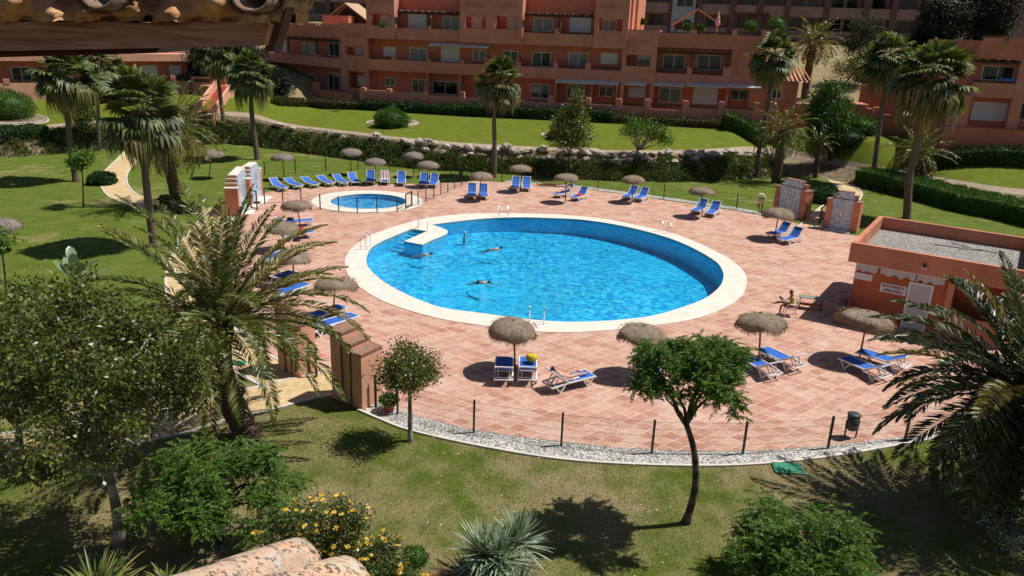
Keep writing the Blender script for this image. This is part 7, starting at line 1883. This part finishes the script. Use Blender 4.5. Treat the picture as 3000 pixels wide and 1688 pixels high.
# ------------------------------------------------------------------ roof edge above the viewer and tiles below
def eave():
    base = D(300, 100, 1.7); 
    def q(px, py, d): return D(px, py, d)-base
    r = empty('roof_eave', base); tag(r, 'rough mortared roof eave with old clay tiles filling the top left corner', 'roof eave')
    def slab(m, pts, d0, d1, off=0):
        """a board outlined on its front by photo points, running back from depth d0 by a real thickness"""
        f = [q(x, y, d0) for x, y in pts]; bk = [p+Vector((0, d1-d0, 0)) for p in f]; n = len(f)
        m.add(f+bk, [tuple(range(n-1, -1, -1)), tuple(range(n, 2*n))]+[(i, (i+1) % n, (i+1) % n+n, i+n) for i in range(n)])
    # main beam, a long timber with a slanting cut end
    m = MB(); N_ = 26; top = []; bot = []
    for i in range(N_+1):
        t = i/N_; x = -140+930*t
        top.append((x, 62+6*t+R.uniform(-1.5, 1.5))); bot.append((x-(18*t**8), 152-18*t+R.uniform(-1, 1)))
    for i in range(N_):
        a, b, c, d = q(*bot[i], 1.7), q(*bot[i+1], 1.7), q(*top[i+1], 1.7), q(*top[i], 1.7); th = Vector((0, .16, 0))
        m.add([a, b, c, d, a+th, b+th, c+th, d+th], [(0, 1, 2, 3), (7, 6, 5, 4), (0, 4, 5, 1), (3, 2, 6, 7)]+([(1, 5, 6, 2)] if i == N_-1 else []))
    m.build('beam', 'beam', r)
    m = MB(); slab(m, [(-140, 172), (455, 156), (474, 138), (474, 128), (-140, 140)], 1.76, 1.95); m.build('batten', 'darkwood', r)
    m = MB(); slab(m, [(792, 60), (774, 152), (800, 153), (842, 20), (846, -30), (800, -30)], 1.735, 1.80); m.build('end_board', 'darkbeam', r)
    m = MB(); slab(m, [(-260, -62), (1080, -62), (1080, -110), (-260, -110)], 1.64, 2.6); m.build('sun_blocker', 'darkwood', r)  # unseen slab added above the frame to keep sun off beam and mortar
    # mortar bed with a lumpy face
    m = MB(); nx, ny = 90, 16; vs = []; rn = random.Random(4)
    def hole(px, py):
        v = 0
        for cx, cy, rx, ry in ((735, -8, 62, 50), (290, 2, 55, 34), (432, 56, 16, 10), (350, -20, 60, 42)): 
            e = ((px-cx)/rx)**2+((py-cy)/ry)**2
            if e < 1: v = max(v, (1-e)**.5)
        return v
    for j in range(ny+1):
        for i in range(nx+1):
            t = i/nx; px = -140+1000*t; yb = 60+7*t; py = yb-(yb+110)*(j/ny)
            if px > 800: px = 800+(px-800)*(1-.0)
            dd = 1.68-.03*sin(px*.021+1)*cos(py*.05)-.02*sin(px*.053)+rn.uniform(-.004, .004)+.12*hole(px, py)-(.02 if j > 1 else 0)
            lim = 822+(62-py)*.22
            vs.append(tuple(q(min(px, lim), py+2.5*sin(px*.06)+1.5*sin(px*.17), dd)))
    m.add(vs, [(j*(nx+1)+i, j*(nx+1)+i+1, (j+1)*(nx+1)+i+1, (j+1)*(nx+1)+i) for j in range(ny) for i in range(nx)]); o = len(vs)
    f = [q(-140, 62, 1.7), q(800, 66, 1.7), q(800, -80, 1.7), q(-140, -80, 1.7)]
    bk = [Vector((p.x, p.y+.3, p.z)) for p in f]; m.add([Vector((p.x, p.y+.18, p.z)) for p in f]+bk, [(0, 1, 5, 4), (1, 2, 6, 5), (2, 3, 7, 6), (3, 0, 4, 7), (4, 5, 6, 7)])
    m.build('mortar_bed', 'mortar', r, True)
    # old tile channels seen end-on
    for cx, cy, rx in ((735, -14, 60), (285, -16, 52)):
        m = MB(); n = 18; vs = []
        for dep in (1.60, 1.95):
            for rr in (rx, rx-11):
                for k in range(n+1):
                    a = pi*k/n; vs.append(tuple(q(cx-cos(a)*rr, cy+sin(a)*rr*.86+R.uniform(-1.2, 1.2), 1.60)+Vector((0, dep-1.60, 0))))
        w_ = n+1; fs = []
        for k in range(n): fs += [(k, k+1, w_+k+1, w_+k), (2*w_+k, 3*w_+k, 3*w_+k+1, 2*w_+k+1), (k, 2*w_+k, 2*w_+k+1, k+1), (w_+k, w_+k+1, 3*w_+k+1, 3*w_+k)]
        m.add(vs, fs); m.build('roof_tile', 'tile_dark', r, True)
M['tile_dark'] = lichen('dark_weathered_tile', (.30, .18, .12))
M['darkbeam'] = plain('dark_weathered_board', (.12, .06, .04), .9, .4, 14, .5, 60)
eave()
def clay(p0, p1, r0, r1, mat, label, base, thick=.016):
    """barrel tile: half-round shell from p0 (narrow) to p1 (open wide end)"""
    p0, p1 = Vector(p0), Vector(p1); d = (p1-p0).normalized(); side = d.cross(Vector((0, 0, 1))).normalized(); up = side.cross(d); n = 16; m = 9; vs = []
    for lay in (0, 1):
        for j in range(m+1):
            t = j/m; c = p0.lerp(p1, t); rr = r0+(r1-r0)*t-lay*thick
            for k in range(n+1):
                a = pi*(k/n)*1.06-.03*pi; w = 1+.012*sin(j*1.3+k)
                vs.append(c+side*cos(a)*rr*w+up*sin(a)*rr*.86*w)
    q = n+1; o = (m+1)*q; fs = []
    for j in range(m):
        for k in range(n): fs.append((j*q+k, (j+1)*q+k, (j+1)*q+k+1, j*q+k+1)); fs.append((o+j*q+k, o+j*q+k+1, o+(j+1)*q+k+1, o+(j+1)*q+k))
    for j in (0, m):
        for k in range(n): a = (j*q+k, j*q+k+1, o+j*q+k+1, o+j*q+k); fs.append(a if j == 0 else a[::-1])
    for k in (0, n):
        for j in range(m): fs.append((j*q+k, (j+1)*q+k, o+(j+1)*q+k, o+j*q+k))
    M_ = MB(); M_.add([v-base for v in vs], fs); ob = M_.build('roof_tile', mat, None, True); ob.location = base; tag(ob, label, 'roof tile'); return ob
Zd = 2.55
def tp(px, py, d=Zd): return D(px, py, d)
FAR = 2.72
def row(pts, r, mats, labels):
    # tiles along one course, each tucked under the next one up the list
    for i, ((a, da), (b, db)) in enumerate(pts):
        p0, p1 = D(*a, da), D(*b, db); dz = -.014*i
        clay(p0+Vector((0, 0, dz)), p1+Vector((0, 0, dz)), r*.93, r*1.04, mats[i], labels[i], p1)
row([(((668, 1712), 2.42), ((872, 1648), 2.78)), (((455, 1778), 2.10), ((735, 1694), 2.52)), (((190, 1868), 1.8), ((535, 1758), 2.22))], .096, ['tile_old', 'tile_old', 'tile_old'],
    ['lichened clay tile with the uppermost open end, beside the yellow-flowered shrub', 'middle lichened clay tile tucked under the upper one', 'lowest lichened clay tile at the left end of the tile row'])
row([(((800, 1768), 2.12), ((1010, 1712), 2.44)), (((560, 1840), 1.8), ((860, 1768), 2.2))], .096, ['tile_new', 'tile_new'], ['pale clay tile with an open end at the bottom picture edge', 'pale clay tile mostly below the picture edge'])
